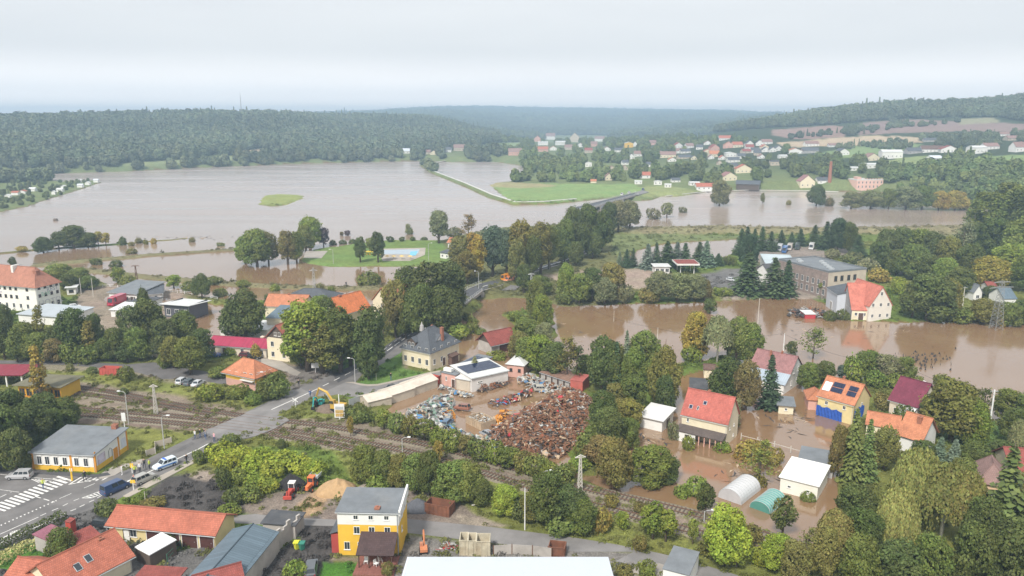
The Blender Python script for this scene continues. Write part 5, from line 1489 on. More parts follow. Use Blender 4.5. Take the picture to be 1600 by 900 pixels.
# long garage row with red tiles
H3 = house('long low garage row with a red tiled roof and brown garage doors', 'garage', (173, 843), (337, 859), (363, 828), 2.8, 1.6, 'gx', PL['ltyellow'], TILE['brick'], .5,
 [sub_win('f', 0, .9, 1.2, 1.3, u=[.23])], [('f', .165, 1.0, 2.1, FRAMEW), ('f', .43, 2.6, 2.3, GAR), ('f', .60, 2.6, 2.3, GAR), ('f', .765, 2.6, 2.3, GAR), ('f', .925, 2.3, 2.3, GAR)], chim=((.36, .08, -2.2, .12, METALG),))
# orange tiled house cut by the lower left corner
H4 = house('large orange tiled house with skylights and brick chimney, bottom left corner', 'house', at(96, 952, G), at(207, 893, G), 8.5, 2.7, 2.9, 'gx', PL['cream'], TILE['brick'], .5,
 [sub_win('r', 2, .9, 1.0, 1.3)], [('r', .2, 1.0, 2.1, FRAMED)], chim=((.80, .45, -.2, .35),), sky=((.52, .48, .95, 1.3), (.35, .38, .95, 1.3)))
H4b = house('low orange tiled annex joined to the corner house with skylights', 'house', at(10, 930, G), at(90, 945, G), 6.0, 2.5, 1.7, 'gx', PL['cream'], TILE['brick'], .4)
house('small maroon roofed lean-to behind the orange tiled corner house', 'shed', at(128, 878, G), at(162, 862, G), 3.2, 2.5, .8, 'mono', PL['cream'], TILE['rustred'], .2)
house('small shed with a faded purple roof next to the roadside hedge', 'shed', at(84, 868, G), at(110, 853, G), 3.8, 2.3, .5, 'mono', PL['raw'], tile_mat('sheet_faded_purple', (.32, .13, .17), .8), .2)
house('maroon flat carport with white post beside the gravel yard', 'carport', at(205, 938, G), at(268, 942, G), 4.2, 2.4, .2, 'mono', PL['white'], TILE['rustred'], .3)
house('red roofed house corner with a cream gable at the bottom edge, left of centre', 'house', at(312, 962, G), at(384, 940, G), 5.0, 3.0, 1.7, 'gx', PL['cream'], TILE['rustred'], .25)
house('red narrow tiled box shed standing by the garden fence', 'shed', at(104, 833, G), at(112, 835, G), 1.0, 2.0, .2, 'mono', mat('paint_red', (.45, .07, .05)), TILE['rustred'], .05)
# blue grey workshop with crumbling side wall
_fl, _fr, _nr = at(364, 828, 4), at(435, 833, 4), at(382, 893, 4)
_x = (_fr - _fl).normalized(); _y = Vector((-_x.y, _x.x, 0)); _dd = _y * 16
H5 = house('workshop with a blue grey corrugated roof and a crumbling concrete side wall', 'workshop', _fl - _dd, _fr - _dd, 16, 3.3, 1.1, 'gy', PL['raw'], TILE['blue'], .15, ridge=.45, zg=G)
house('flat dark felt roofed store at the end of the blue roofed workshop', 'store', at(412, 838, G), at(462, 842, G), 3.6, 2.4, .15, 'mono', PL['raw'], TILE['dkfelt'], .3, zg=G)
_p, _q = at(385, 898, G), at(471, 832, G); _b = MB(); _d = (_q - _p); _n = Vector((-_d.y, _d.x, 0)).normalized() * .3
for k in range(16):
 a_, c_ = _d * (k / 16), _d * ((k + 1) / 16); hh = 3.2 + .5 * math.sin(k * 1.7) - (k % 5 == 3) * .8
 _b.prism([(a_.x, a_.y), (c_.x, c_.y), (c_.x + _n.x, c_.y + _n.y), (a_.x + _n.x, a_.y + _n.y)], -.3, hh)
tag(_b.build('wall', PL['raw'], None, _p), 'crumbling grey concrete wall running beside the blue grey roof', 'wall')
# big white hall along the bottom edge
_r0, _r1 = at(640, 872, G + 5.3), at(947, 872, G + 5.3)
H6 = house('very large hall with a pale blue-white sheet roof along the bottom edge', 'hall', Vector((_r0.x, _r0.y - 12.6, G)), Vector((_r1.x, _r0.y - 12.6, G)), 12.5, 5.2, .7, 'gx', mat('sheet_wall', (.62, .64, .66), .6), TILE['white'], .35, ridge=.5, zg=G)
b = MB()
for k in range(34):
 u = k / 33 * H6['_w']; b.slab([(u - .04, -.35, 5.42), (u + .04, -.35, 5.42), (u + .04, H6['_d'] / 2, 6.16), (u - .04, H6['_d'] / 2, 6.16)], .05)
b.build('roof_seam', TILE['white'], H6)
house('white rendered wall corner with grey roof beside the hall, bottom right of it', 'shed', at(1035, 914, G), at(1075, 925, G), 6, 2.6, .4, 'mono', PL['white'], TILE['felt'], .1)
# white canopy in the yard
H7 = house('plain white sheet canopy standing in the gravel yard', 'canopy', at(214, 876, G), at(236, 888, G), 4.4, 2.2, .3, 'mono', PL['dark'], mat('canopy_white', (.80, .80, .80), .5, .04, 1), .1)
# signal box
H8 = house('yellow signal box with an orange hipped roof next to the level crossing', 'signal box', (354, 601), (400, 611), 6.3, ('y', 578), 2.7, 'hip', PL['yellow'], TILE['orange'], .8,
 [sub_win('f', 0, 3.0, 1.2, 1.15, u=[.14, .40]), sub_win('f', 0, 2.9, 1.15, 1.5, u=[.68, .88]), sub_win('r', 3, 3.0, 1.2, 1.2), sub_win('f', 0, .5, .7, .8, u=[.75], fm=FRAMED)], [('r', .8, .9, 2.0, FRAMED)], band=(2.0, PL['pink']))
MB().box(H8['_w'] * .56, H8['_w'] * .98, -.9, -.02, 2.45, 2.6).build('balcony', FRAMEW, H8)
# cream house with dark gable and maroon annex
H9 = house('cream house with a dark boarded gable and rust red roof behind the signal box', 'house', (419, 561), (453, 566), 14, ('y', 526), 3.7, 'gy', PL['cream'], TILE['red'], .5,
 [sub_win('f', 2, 1.0, 1.1, 1.5), sub_win('f', 2, 4.0, 1.1, 1.5)], [], gable=PL['dark'], chim=((.55, .5, .2),))
link('window', win_meshes(.9, 1.1, FRAMEW)[0], H9, (H9['_w'] * .42, -.01, H9['_h'] + .6)); link('window', win_meshes(.9, 1.1, FRAMEW)[0], H9, (H9['_w'] * .6, -.01, H9['_h'] + .6))
H10 = house('long low building with a bright maroon sheet roof beside the cream house', 'building', (327, 553), (417, 559), 7.0, 2.9, 1.5, 'gx', PL['sand'], tile_mat('sheet_cherry', (.36, .04, .085), .7, 4.0, .4, .12, .45), .5,
 [sub_win('f', 6, .9, 1.0, 1.3, arch=True)], [('f', .27, 1.1, 2.2, FRAMED)], chim=((.82, .6, .5, .5, PL['sand']),))
house('flat grey roofed annex behind the maroon sheet roof', 'annex', (345, 530), (418, 533), 11, 3.2, 0, 'flat', PL['white'], TILE['pale'], .2, parapet=.3)
house('slate blue roofed extension joined to the orange roofed yard building', 'annex', (418, 520), (456, 522), 10, 5.0, 1.6, 'mono', PL['cream'], TILE['blue'], .2)
house('orange roofed house with a flat black dormer behind the cream house', 'house', (415, 498), (476, 500), 9, 4.6, 3.0, 'gx', PL['cream'], TILE['orange'], .4, chim=((.5, .5, .3),))
house('wide building with a dark slate hipped roof at the water behind the trees', 'building', (440, 486), (520, 487), 13, 3.6, 3.2, 'hip', PL['white'], TILE['slate'], .5)
house('little white house with a grey hipped roof at the flood edge', 'house', (423, 484), (444, 485), 6, 3.4, 1.5, 'hip', PL['white'], TILE['slate'], .4, [sub_win('f', 2, 1.0, .9, 1.1)])
H11 = house('house with a steep bright orange tiled roof seen between tall trees', 'house', (530, 514), (578, 500), 9, 4.8, 4.6, 'gx', PL['cream'], tile_mat('tiles_bright_orange', (.66, .21, .08)), .5, [sub_win('f', 4, 1, 1.0, 1.4), sub_win('r', 2, 1, 1.0, 1.4)], chim=((.35, .5, .3, .45),))
H12 = house('tall cream gabled house with an orange roof left of the manor', 'house', (584, 506), (612, 514), (640, 497), 8.4, 4.4, 'gy', PL['cream'], TILE['orange'], .4,
 [sub_win('f', 2, 1.0, 1.0, 1.5), sub_win('f', 2, 4.0, 1.0, 1.5), sub_win('f', 1, 6.6, .9, 1.2), sub_win('r', 3, 1.0, 1.0, 1.4), sub_win('r', 3, 4.0, 1.0, 1.4)])
# manor
H13 = house('square cream manor house with a slate roof, dormers and tall brick chimneys', 'manor house', (629, 569), (673, 579), (712, 559), ('y', 541), 4.8, 'hip', PL['cream'], TILE['slate'], .5,
 [sub_win('f', 4, 1.3, 1.0, 1.6), sub_win('f', 4, 4.6, 1.0, 1.5), sub_win('r', 4, 1.3, 1.0, 1.5), sub_win('r', 4, 4.6, 1.0, 1.4)], [('r', .45, 1.2, 2.2, FRAMED)], chim=((.85, .55, .2, .4), (.3, .75, -.6, .3), (.4, .42, -.4, .22, PL['grey'])))
w_, d_, h_ = H13['_w'], H13['_d'], H13['_h']
MB().slab([(w_ + .02, d_ * .58, 2.6), (w_ + 1.6, d_ * .58, 2.1), (w_ + 1.6, d_ * .86, 2.1), (w_ + .02, d_ * .86, 2.6)], .3).box(w_ + .03, w_ + 1.3, d_ * .6, d_ * .84, -.3, 2.0).build('porch', TILE['brown'], H13)
def dormer(root, x, y, z, w, ln, h, face, mw, mr, wn_=2):
 """gabled dormer: front at (x,y) looking along -y or +x"""
 b = MB(); b.box(-w/2, w/2, 0, ln, 0, h); b.face([(-w/2, 0, h), (w/2, 0, h), (0, 0, h + w * .4)]); b.build('dormer', mw, root, (x, y, z), face)
 r = MB(); r.slab([(-w/2 - .2, -.2, h - .12), (0, -.2, h + w * .4), (0, ln, h + w * .4), (-w/2 - .2, ln, h - .12)], -.12 if False else .1); r.slab([(w/2 + .2, -.2, h - .12), (w/2 + .2, ln, h - .12), (0, ln, h + w * .4), (0, -.2, h + w * .4)], .1)
 r.build('dormer_roof', mr, root, (x, y, z + .1), face)
 fm_, pm_ = win_meshes(.8, 1.0, FRAMEW)
 for k in range(wn_):
  u = (k - (wn_ - 1) / 2) * 1.2; c_, s_ = math.cos(face), math.sin(face)
  q = link('window', fm_, root, (x + u * c_ + .01 * s_, y + u * s_ - .01 * c_, z + .35), face); link('pane', pm_, q)
dormer(H13, w_ * .30, .55, h_ + .2, 3.0, 4, 1.5, 0, PL['dark'], TILE['slate'])
dormer(H13, w_ - 1.6, d_ * .5, h_ + .5, 4.6, 3, .9, R(90), PL['white'], TILE['slate'], 3)
b = MB(); b.tube([(w_ * .35, d_ * .35, h_ + 4.0), (w_ * .35, d_ * .35, h_ + 5.6)], [.7, .5], 8); b.tube([(w_ * .35, d_ * .35, h_ + 5.6), (w_ * .35, d_ * .35, h_ + 6.6)], [.35, .03], 8); b.build('turret', PL['grey'], H13)
# small barn by the flood
H14 = house('small grey barn with a dark red roof standing at the flood edge', 'barn', (765, 556), (779, 556), 10.5, 3.0, 2.4, 'gy', PL['raw'], TILE['rustred'], .6, [], [('r', .5, 3.2, 2.3, GAR)]) if False else \
      house('small grey barn with a dark red roof standing at the flood edge', 'barn', (768, 554), (806, 545), 6.5, 3.2, 2.6, 'gx', PL['raw'], TILE['rustred'], .7, [], [('f', .5, 3.5, 2.3, GAR)], gable=PL['dark'])
# ---------------- scrap yard buildings
def pvrows(root, u0, u1, v0, v1, nu, nv, zf, tilt=0.0):
 w, d = root['_w'], root['_d']
 for i in range(nu):
  for j in range(nv):
   x0 = w * (u0 + (u1 - u0) * i / nu); x1 = w * (u0 + (u1 - u0) * (i + 1) / nu) - .06; y0 = d * (v0 + (v1 - v0) * j / nv); y1 = d * (v0 + (v1 - v0) * (j + 1) / nv) - .06
   b = MB(); b.slab([(x0, y0, zf(y0)), (x1, y0, zf(y0)), (x1, y1, zf(y1)), (x0, y1, zf(y1))], .05); b.build('solar_panel', PV, root)
H15 = house('long white flat-roofed workshop with dark solar panels in the scrap yard', 'workshop', at(737, 613, 0), at(794, 600, 0), 10.5, 3.6, .5, 'mono', mat('plaster_dirty_white', (.66, .63, .60), .9, .1, .5, dirt=.4, dirtcol=(.4, .33, .26)), TILE['pale'], .25, [sub_win('f', 1, 2.0, .8, .5, u=[.2]), sub_win('f', 1, 2.0, .8, .5, u=[.25])], zg=.05)
pvrows(H15, .06, .97, .28, .82, 10, 3, lambda y: 3.9 + y * .5 / 10.5)
H16 = house('pink fronted low building with solar panels left of the white workshop', 'workshop', at(690, 601, 0), at(712, 606, 0), 17, 3.3, .3, 'mono', PL['pink'], TILE['felt'], .2, [sub_win('f', 1, 1.4, .5, 1.2, u=[.35])], [('f', .85, 1.0, 2.1, FRAMED)], zg=.05)
pvrows(H16, .1, .6, .3, .9, 2, 6, lambda y: 3.6 + y * .3 / 17)
MB().box(.3, 2.8, .5, 1.6, 3.65, 4.5).build('roof_box', PL['white'], H16)
house('open lean-to with a pale sheet roof between pink and white workshops', 'lean-to', at(713, 608, 0), at(734, 612, 0), 7, 2.9, .3, 'mono', PL['beige'], TILE['pale'], .3, zg=.05)
H17 = house('small pink brick hut with a flat grey roof in the scrap yard', 'hut', at(792, 585, G), at(818, 588, G), 7.5, 3.0, 1.0, 'hip', PL['pink'], TILE['pale'], .4, [sub_win('f', 2, 1.0, .8, .9, fm=FRAMED)])
def bays(label, A, B, d, h, n, roofm, wallm, cat='shed'):
 r_ = house(label, cat, A, B, d, h, .5, 'mono', wallm, roofm, .3, zg=.1)
 for k in range(n + 1): MB().box(r_['_w'] * k / n - .12, r_['_w'] * k / n + .12, -.5, -.25, -.6, h).build('post', FRAMED, r_)
 return r_
bays('long low storage shed with a rusty brown roof at the rear of the scrap yard', at(845, 596, .1), at(892, 612, .1), 5, 2.5, 5, tile_mat('sheet_rusty', (.26, .16, .12), .7, 3.0, .4, .3), PL['raw'])
house('brick red metal cabin at the end of the rusty storage shed', 'cabin', at(891, 613, .1), at(910, 616, .1), 5, 3.2, .2, 'mono', mat('cabin_red', (.50, .13, .10), .6, .15, 1, dirt=.3), mat('cabin_red_roof', (.40, .12, .10), .6, .2), .1, zg=.1)
for k, (a, c, yt) in enumerate((((576, 641), (612, 632), 7), ((612, 630), (648, 618), 7), ((648, 617), (684, 604), 7))):
 r_ = house('low beige roofed shed in the row by the yard road, %s' % ['nearest the excavator', 'middle', 'nearest the pink workshop'][k], 'shed', at(*a, .2), at(*c, .2), 5.2, 1.9, .9, 'gx', PL['beige'], mat('canvas_beige', (.60, .54, .46), .8, .12, .7, dirt=.45, dirtcol=(.35, .27, .2)), .2, zg=.2, group='low beige roofed sheds')
# ---------------- flooded gardens
H18 = house('cream house with a bright red tiled roof and brown veranda standing in flood water', 'house', at(1064, 681, 0), at(1134, 698, 0), at(1155, 682, 0).to_tuple()[:1] and 7.2, 5.2, 4.6, 'gx', PL['cream'], tile_mat('tiles_bright_red', (.47, .14, .11), .8), .3,
 [sub_win('f', 0, 3.6, .5, .9, u=[.14]), sub_win('r', 0, 3.2, .5, .6, u=[.25, .62]), sub_win('r', 0, .9, .5, .6, u=[.6])], chim=((.44, .55, .3, .28),), sky=((.15, .30, .8, .9, 1), (.43, .55, .8, .9, 1), (.31, .30, .45, .9)), zg=0)
w_, d_ = H18['_w'], H18['_d']
MB().slab([(-.4, -2.9, 2.3), (w_ + .1, -2.9, 2.3), (w_ + .1, -.02, 2.9), (-.4, -.02, 2.9)], .12).build('veranda_roof', tile_mat('shingle_weathered', (.13, .105, .095), .8), H18)
MB().box(-.3, w_ * .42, -2.7, -2.5, -.6, 2.15).build('veranda_wall', PL['white'], H18)
for u in (.50, .62, .74, .86, .98): MB().box(w_ * u - .1, w_ * u + .1, -2.7, -2.5, -.6, 2.2).build('post', PL['pink'], H18)
q = link('window', win_meshes(1.0, 1.0, FRAMED)[0], H18, (w_ * .24, -2.71, .8)); link('pane', win_meshes(1.0, 1.0, FRAMED)[1], q)
house('white outbuilding with a plain pale roof in the flood, left of the red roofed house', 'outbuilding', at(1000, 667, 0), at(1034, 675, 0), 6.5, 2.6, .7, 'mono', PL['white'], mat('roof_chalky', (.62, .62, .61), .8, .08, .6, dirt=.3, dirtcol=(.4, .38, .35)), .5, [], [('r', .5, 2.0, 2.0, PL['dark'])], zg=0)
H19 = house('white house with a mauve upper roof and pale blue lower roof', 'house', at(1168, 599, 0), at(1229, 613, 0), 11, 3.4, 4.6, 'gx', PL['white'], TILE['mauve'], .3,
 [sub_win('r', 0, 1.0, .9, 1.2, u=[.25, .6, .85]), sub_win('f', 3, 1.0, 1.0, 1.2), sub_win('r', 0, 3.9, .9, 1.1, u=[.35, .65])], chim=((.38, .4, .4, .25), (.62, .5, .5, .22)), zg=.1)
MB().slab([(-.4, -2.6, 2.5), (H19['_w'] + .4, -2.6, 2.5), (H19['_w'] + .4, .9, 4.45), (-.4, .9, 4.45)], .1).build('lower_roof', tile_mat('sheet_pale_blue', (.36, .42, .48), .8, 5, .5, .1, .5), H19)
MB().box(0, H19['_w'], -2.3, -.01, -.6, 2.5).build('annex_wall', PL['white'], H19)
house('little brown roofed hut with cream wall behind the red roofed house', 'hut', at(1100, 590, 0), at(1117, 591, 0), 4, 2.3, .8, 'gx', PL['cream'], TILE['brown'], .3, zg=0)
house('dark roofed low outbuilding directly behind the bright red roof', 'outbuilding', at(1078, 622, 0), at(1104, 624, 0), 6, 2.6, .5, 'mono', PL['cream'], TILE['dkfelt'], .3, zg=0)
house('small cream shed with a grey patchy roof standing alone in flood water', 'shed', at(1216, 646, 0), at(1239, 648, 0), 4.8, 2.1, .3, 'mono', PL['cream'], TILE['felt'], .5, [sub_win('f', 1, .9, .6, .6)], zg=0)
H20 = house('cream house with orange roof, solar panels and blue tarpaulin', 'house', at(1276, 648, 0), at(1331, 664, 0), 8.4, 4.7, 3.7, 'gx', PL['ltyellow'], TILE['orange'], .3,
 [sub_win('f', 2, 3.0, .7, .9), sub_win('r', 1, 3.2, .8, 1.0)], chim=((.40, .62, .4, .25),), zg=.1)
w_, d_ = H20['_w'], H20['_d']
for g, (u0, u1) in enumerate(((.25, .55), (.70, .92))):
 for i in range(4 if g == 0 else 3):
  for j in range(2):
   u = u0 + (u1 - u0) * i / (4 if g == 0 else 3); v = .28 + .26 * j; s = 3.7 / (d_ / 2)
   x0, x1 = w_ * u, w_ * u + .78; y0, y1 = d_ / 2 * v, d_ / 2 * (v + .23); f = lambda y: 4.7 + s * y + .32
   MB().slab([(x0, y0, f(y0)), (x1, y0, f(y0)), (x1, y1, f(y1)), (x0, y1, f(y1))], .05).build('solar_panel', PV, H20)
for i in range(2):
 f = lambda y: 5.0 + 3.7 / (d_ / 2) * y; x0 = .2 + i * .9
 MB().slab([(x0, d_ * .12, f(d_ * .12) + .1), (x0 + .8, d_ * .12, f(d_ * .12) + .1), (x0 + .8, d_ * .34, f(d_ * .34) + .1), (x0, d_ * .34, f(d_ * .34) + .1)], .06).build('roof_light', mat('polished_sheet', (.75, .76, .78), .3), H20)
def drape(name, root, x0, x1, y, z0, z1, m, ax='x'):
 b = MB(); n = 26
 for k in range(n):
  for j in range(4):
   def P(a, c):
    u = x0 + (x1 - x0) * a / n; q = -.12 - .10 * math.sin(a * 1.9 + c) - .05 * c; zz = z0 + (z1 - z0) * c / 4 + (.18 * math.sin(a * .7) if c == 4 else 0)
    return (u, y + q, zz) if ax == 'x' else (y - q, u, zz)
   b.face([P(k, j), P(k + 1, j), P(k + 1, j + 1), P(k, j + 1)])
 return b.build(name, m, root, smooth=True)
TARP = mat('tarpaulin_blue', (.03, .10, .42), .45, .25, 1.2)
drape('tarpaulin', H20, -.1, w_ * .72, 0, -.2, 2.4, TARP); drape('tarpaulin', H20, .1, d_ * .6, w_, .4, 3.6, TARP, 'y')
house('low hipped orange roofed wing beside the solar panel house', 'house wing', at(1262, 640, 0), at(1287, 642, 0), 6, 2.7, 1.5, 'hip', PL['pink'], TILE['orange'], .4, zg=0)
H21 = house('house with a dark purple-red roof and white entrance porch at right', 'house', at(1388, 648, G), at(1431, 661, G), 9.5, 3.9, 4.3, 'gx', PL['sand'], TILE['purple'], .4, [sub_win('f', 2, 1.0, 1.0, 1.2), sub_win('l', 2, 1.0, .9, 1.2)], chim=((.75, .55, .0, .3, PL['white']),))
MB().box(H21['_w'] * .5, H21['_w'] * .95, -2.4, -.02, -.3, 2.6).slab([(H21['_w'] * .46, -2.7, 2.4), (H21['_w'] * 1., -2.7, 2.4), (H21['_w'] * 1., -.05, 3.6), (H21['_w'] * .46, -.05, 3.6)], .12).build('porch', PL['white'], H21)
H22 = house('orange tiled house with a brick chimney half hidden by trees at right', 'house', at(1402, 705, G), at(1436, 716, G), 7, 4.0, 3.6, 'gx', PL['white'], TILE['orange'], .5, chim=((.62, .35, .1, .4),))
house('long low orange roofed wing joined to the tree-hidden house at right', 'house wing', at(1352, 683, G), at(1402, 692, G), 6, 3.0, 1.8, 'gx', PL['cream'], TILE['orange'], .3)
house('peach house with faded red roof behind the dark spruce', 'house', at(1526, 782, G), at(1570, 790, G), 8, 4.0, 2.6, 'hip', mat('plaster_peach', (.66, .47, .30), .9, .08), TILE['dust'], .5, [sub_win('f', 3, 1.2, 1.0, 1.3)])
house('red roofed house at the right edge behind trees', 'house', at(1578, 765, G), at(1640, 770, G), 8, 4.0, 2.6, 'gx', PL['cream'], TILE['rustred'], .5)
H23 = house('long white flat outbuilding with a clean white roof among flooded plots', 'outbuilding', at(1218, 768, 0), at(1276, 783, 0), 8.6, 2.9, .5, 'mono', mat('render_bright', (.76, .74, .66), .8, .05, .6, dirt=.2, dirtcol=(.5, .45, .36)), mat('membrane_white', (.80, .80, .78), .6, .04, .6, dirt=.15, dirtcol=(.6, .58, .54)), .3, [sub_win('f', 2, 1.2, .6, .5)], zg=0)
house('grey flat roofed store directly behind the clean white roof', 'store', at(1247, 738, 0), at(1300, 748, 0), 6.5, 2.5, .2, 'mono', PL['grey'], TILE['felt'], .3, zg=0)
def tunnel(label, A, B, w, h, m, fr, n=9):
 a, c = at(*A, 0), at(*B, 0); d = (c - a); L_ = d.length; rz = math.atan2(d.y, d.x)
 root = thing('polytunnel', label, 'greenhouse', a, rz)
 prof = [(w / 2 * math.cos(t), h * math.sin(t) ** .8) for t in np.linspace(0, math.pi, 15)]
 b = MB()
 for k in range(n):
  x0, x1 = L_ * k / n, L_ * (k + 1) / n
  for i in range(14):
   (y0, z0), (y1, z1) = prof[i], prof[i + 1]; b.face([(x0, y0, z0), (x1, y0, z0), (x1, y1, z1), (x0, y1, z1)])
 b.build('cover', m, root)
 for x, s in ((0, 1), (L_, -1)): MB().face([(x, y, z) for y, z in (prof if s < 0 else prof[::-1])]).build('end_panel', fr, root)
 for k in range(n + 1): MB().tube([(L_ * k / n, y * 1.01, z * 1.01 + .01) for y, z in prof], .05, 4).build('hoop', METALG, root)
 return root
tunnel('silvery grey arched polytunnel standing in brown flood water', (1140, 783), (1170, 760), 4.5, 2.3, mat('film_silver', (.55, .55, .56), .45, .06, .8), mat('film_end', (.46, .45, .46), .5))
tunnel('teal green arched polytunnel half drowned beside the round dark tree', (1187, 798), (1212, 778), 3.8, 1.7, mat('film_teal', (.13, .34, .30), .5, .1, 1.0, dirt=.3, dirtcol=(.25, .4, .36)), mat('film_teal_end', (.08, .24, .20), .5))
# ---------------- mill and factory
H24 = house('tall white gabled mill house with a red roof standing at the flood edge', 'mill', (1356, 502), (1391, 500), 13.5, ('y', 478), 6.4, 'gy', mat('mill_white', (.66, .62, .55), .9, .06, .6, dirt=.2, dirtcol=(.45, .38, .3)), tile_mat('tiles_coral', (.55, .19, .14), .85), .3,
 [sub_win('f', 3, 1.2, .9, 1.2), sub_win('f', 3, 5.0, .9, 1.2), sub_win('f', 1, 8.8, .9, 1.3), sub_win('r', 3, 3.0, .9, 1.1)], chim=((.9, .25, -4.6, .35, PL['white']),), zg=.1)
H25 = house('red roofed mill wing with a grey side wall, left part of the mill', 'mill', (1330, 500), (1356, 501), 13.0, ('y', 484), 7.6, 'gx', PL['cream'], tile_mat('tiles_coral', (.60, .13, .09)), .3, [sub_win('f', 2, 1.6, .9, 1.1), ], [('f', .55, 1.6, 2.6, FRAMED)], gable=PL['grey'], zg=.1, ridge=.62)
MB().box(-.1, .0, 0, H25['_d'], -.5, H25['_h']).build('side_wall', PL['grey'], H25)
house('light grey metal clad shed with a dark slate roof beside the mill', 'shed', (1290, 478), (1306, 490), 13, 7.0, 1.4, 'gx', mat('clad_pale_blue', (.55, .58, .63), .5, .08), TILE['slate'], .3, [], [('f', .5, 2.2, 3.0, PL['grey'])])
H26 = house('large old factory with brick side, cream end wall and flat grey roof', 'factory', (1291, 467), (1350, 461), (1248, 441, 1), ('y', 426), 0, 'flat', PL['beige'], TILE['felt'], .1, [sub_win('f', 0, 6.6, 1.4, 2.0, u=[.20, .36, .54, .70], fm=FRAMED)], parapet=.5, zg=G)
w_, d_ = H26['_w'], H26['_d']
MB().box(-.12, 0, 0, d_, -.5, H26['_h'] - .1).build('brick_wall', PL['brick'], H26)
fm_, pm_ = win_meshes(1.2, 2.2, FRAMEW)
for z_ in (1.2, 4.6, 8.0)[:3 if H26['_h'] > 10.6 else 2]:
 for k in range(9): q = link('window', fm_, H26, (-.13, d_ * (.06 + k * .105), z_), R(270)); link('pane', pm_, q)
b = MB()
for k in range(7): x, y = w_ * (.2 + .1 * (k % 5)), d_ * (.1 + .12 * k); b.box(x, x + 1.6, y, y + 1.2, H26['_h'] + .2, H26['_h'] + .9)
b.build('roof_hatch', METALG, H26)
house('white gabled shed with a dark roof between the big spruces', 'shed', (1182, 438), (1199, 444), 16, 5.0, 2.6, 'gy', PL['white'], TILE['dkfelt'], .3)
house('long pale blue flat roofed hall behind the big spruces', 'hall', (1196, 430), (1244, 432), 26, 4.6, 0, 'flat', PL['white'], mat('roof_pale_blue', (.46, .53, .56), .6, .1, .3, dirt=.3, dirtcol=(.3, .33, .34)), .3, parapet=.3, chim=((.75, .1, 1.4, .6, PL['grey']),))
house('narrow ruined tower among dark woods on the right', 'tower', (1404, 428), (1418, 429), 5, 8.0, 0, 'flat', PL['beige'], TILE['felt'], .2, [sub_win('f', 2, 4, .9, 1.3, fm=FRAMED)])
house('small white gabled cottage on the river bank near the pylon', 'cottage', (1520, 470), (1533, 470), 8, 3.4, 2.6, 'gy', PL['white'], TILE['felt'], .3, [sub_win('f', 1, 1, 1.2, 1.2)])
house('small cottage with a faded red roof behind the pylon', 'cottage', (1545, 464), (1558, 464), 7, 3.2, 2.0, 'gx', PL['white'], TILE['rustred'], .3)
house('grey roofed cottage right of the pylon on the river bank', 'cottage', (1567, 482), (1586, 482), 9, 3.6, 3.0, 'gx', PL['white'], TILE['blue'], .3, [sub_win('f', 2, 1, 1, 1.2)])
# ---------------- station, petrol canopy, hotel, sheds at left
def canopy(label, A, B, d, h, m, posts, cat='canopy', zg=None, pm=None, fascia=None, ov=.6):
 a = gnd(*A) if zg is None else at(*A, zg); c = at(*B, a.z); X = c - a; w = X.length; rz = math.atan2(X.y, X.x)
 root = thing('canopy', label, cat, a, rz); b = MB(); b.slab([(-ov, -ov, h), (w + ov, -ov, h), (w + ov, d + ov, h + .25), (-ov, d + ov, h + .25)], .25); b.build('roof', m, root)
 for sx in np.linspace(0, w, posts):
  for y in (0, d): MB().box(sx - .16, sx + .16, y - .16, y + .16, -.3, h - .1).build('post', pm or PL['white'], root)
 if fascia:
  f = MB(); o = ov + .02; q = ov + .12
  for x0, x1, y0, y1 in ((-q, w + q, -q, -o), (-q, w + q, d + o, d + q), (-q, -o, -o, d + o), (w + o, w + q, -o, d + o)): f.box(x0, x1, y0, y1, h - .45, h + .3)
  f.build('fascia', fascia, root)
 return root
canopy('petrol station canopy with a rusty red edge and white posts', (1063, 428), (1084, 428), 7, 4.6, TILE['rustred'], 2, fascia=PL['white'], ov=1.9)
house('white flat roofed petrol station kiosk with a canopy edge', 'kiosk', (1023, 428), (1046, 428), 7, 3.2, 0, 'flat', PL['white'], TILE['pale'], .6, [sub_win('f', 3, .8, 1.6, 1.6)])
canopy('platform canopy with a maroon sheet roof at the left edge', (-60, 606), (36, 606), 7, 3.6, TILE['maroon'], 5, pm=PL['white'])
house('open yellow posted station shelter with a flat mossy roof behind the slender tree', 'shelter', (31, 623), (97, 626), 7, 3.6, 0, 'flat', PL['yellow'], mat('roof_mossy', (.16, .15, .10), .9, .2, .5, dirt=.4), .9, [sub_win('f', 6, .8, 1.6, 2.0, fm=PL['orange'])])
H27 = house('large white three storey hotel with a hipped orange tiled roof at left', 'hotel', (-90, 474), (61, 489), (105.5, 480), ('y', 434), 5.4, 'hip', mat('render_cream_white', (.80, .78, .72), .9, .05, .5, dirt=.15, dirtcol=(.6, .52, .4)), tile_mat('tiles_weathered', (.42, .19, .13), .8), .7,
 [sub_win('f', 0, zz_, 1.1, 1.2, fm=FRAMED, u=[.14 + .055 * k for k in range(15) if k % 5 != 3]) for zz_ in (7.6, 4.6)] + [sub_win('f', 0, 1.2, 1.1, 1.6, u=[.55, .62, .69, .76, .83, .90])] +
 [sub_win('r', 4, 8.2, 1.0, 1.1, fm=FRAMED), sub_win('r', 4, 5.4, 1.0, 1.1, fm=FRAMED), sub_win('r', 0, 1.4, 1.0, 1.5, fm=FRAMED, u=[.2, .62, .87])], chim=((.93, .4, -.8, .8),), zg=G)
MB().box(H27['_w'] - 14, H27['_w'] - 13, H27['_d'] * .3, H27['_d'] * .3 + 2.4, H27['_h'] + 3, H27['_h'] + 6).build('dormer', PL['white'], H27)
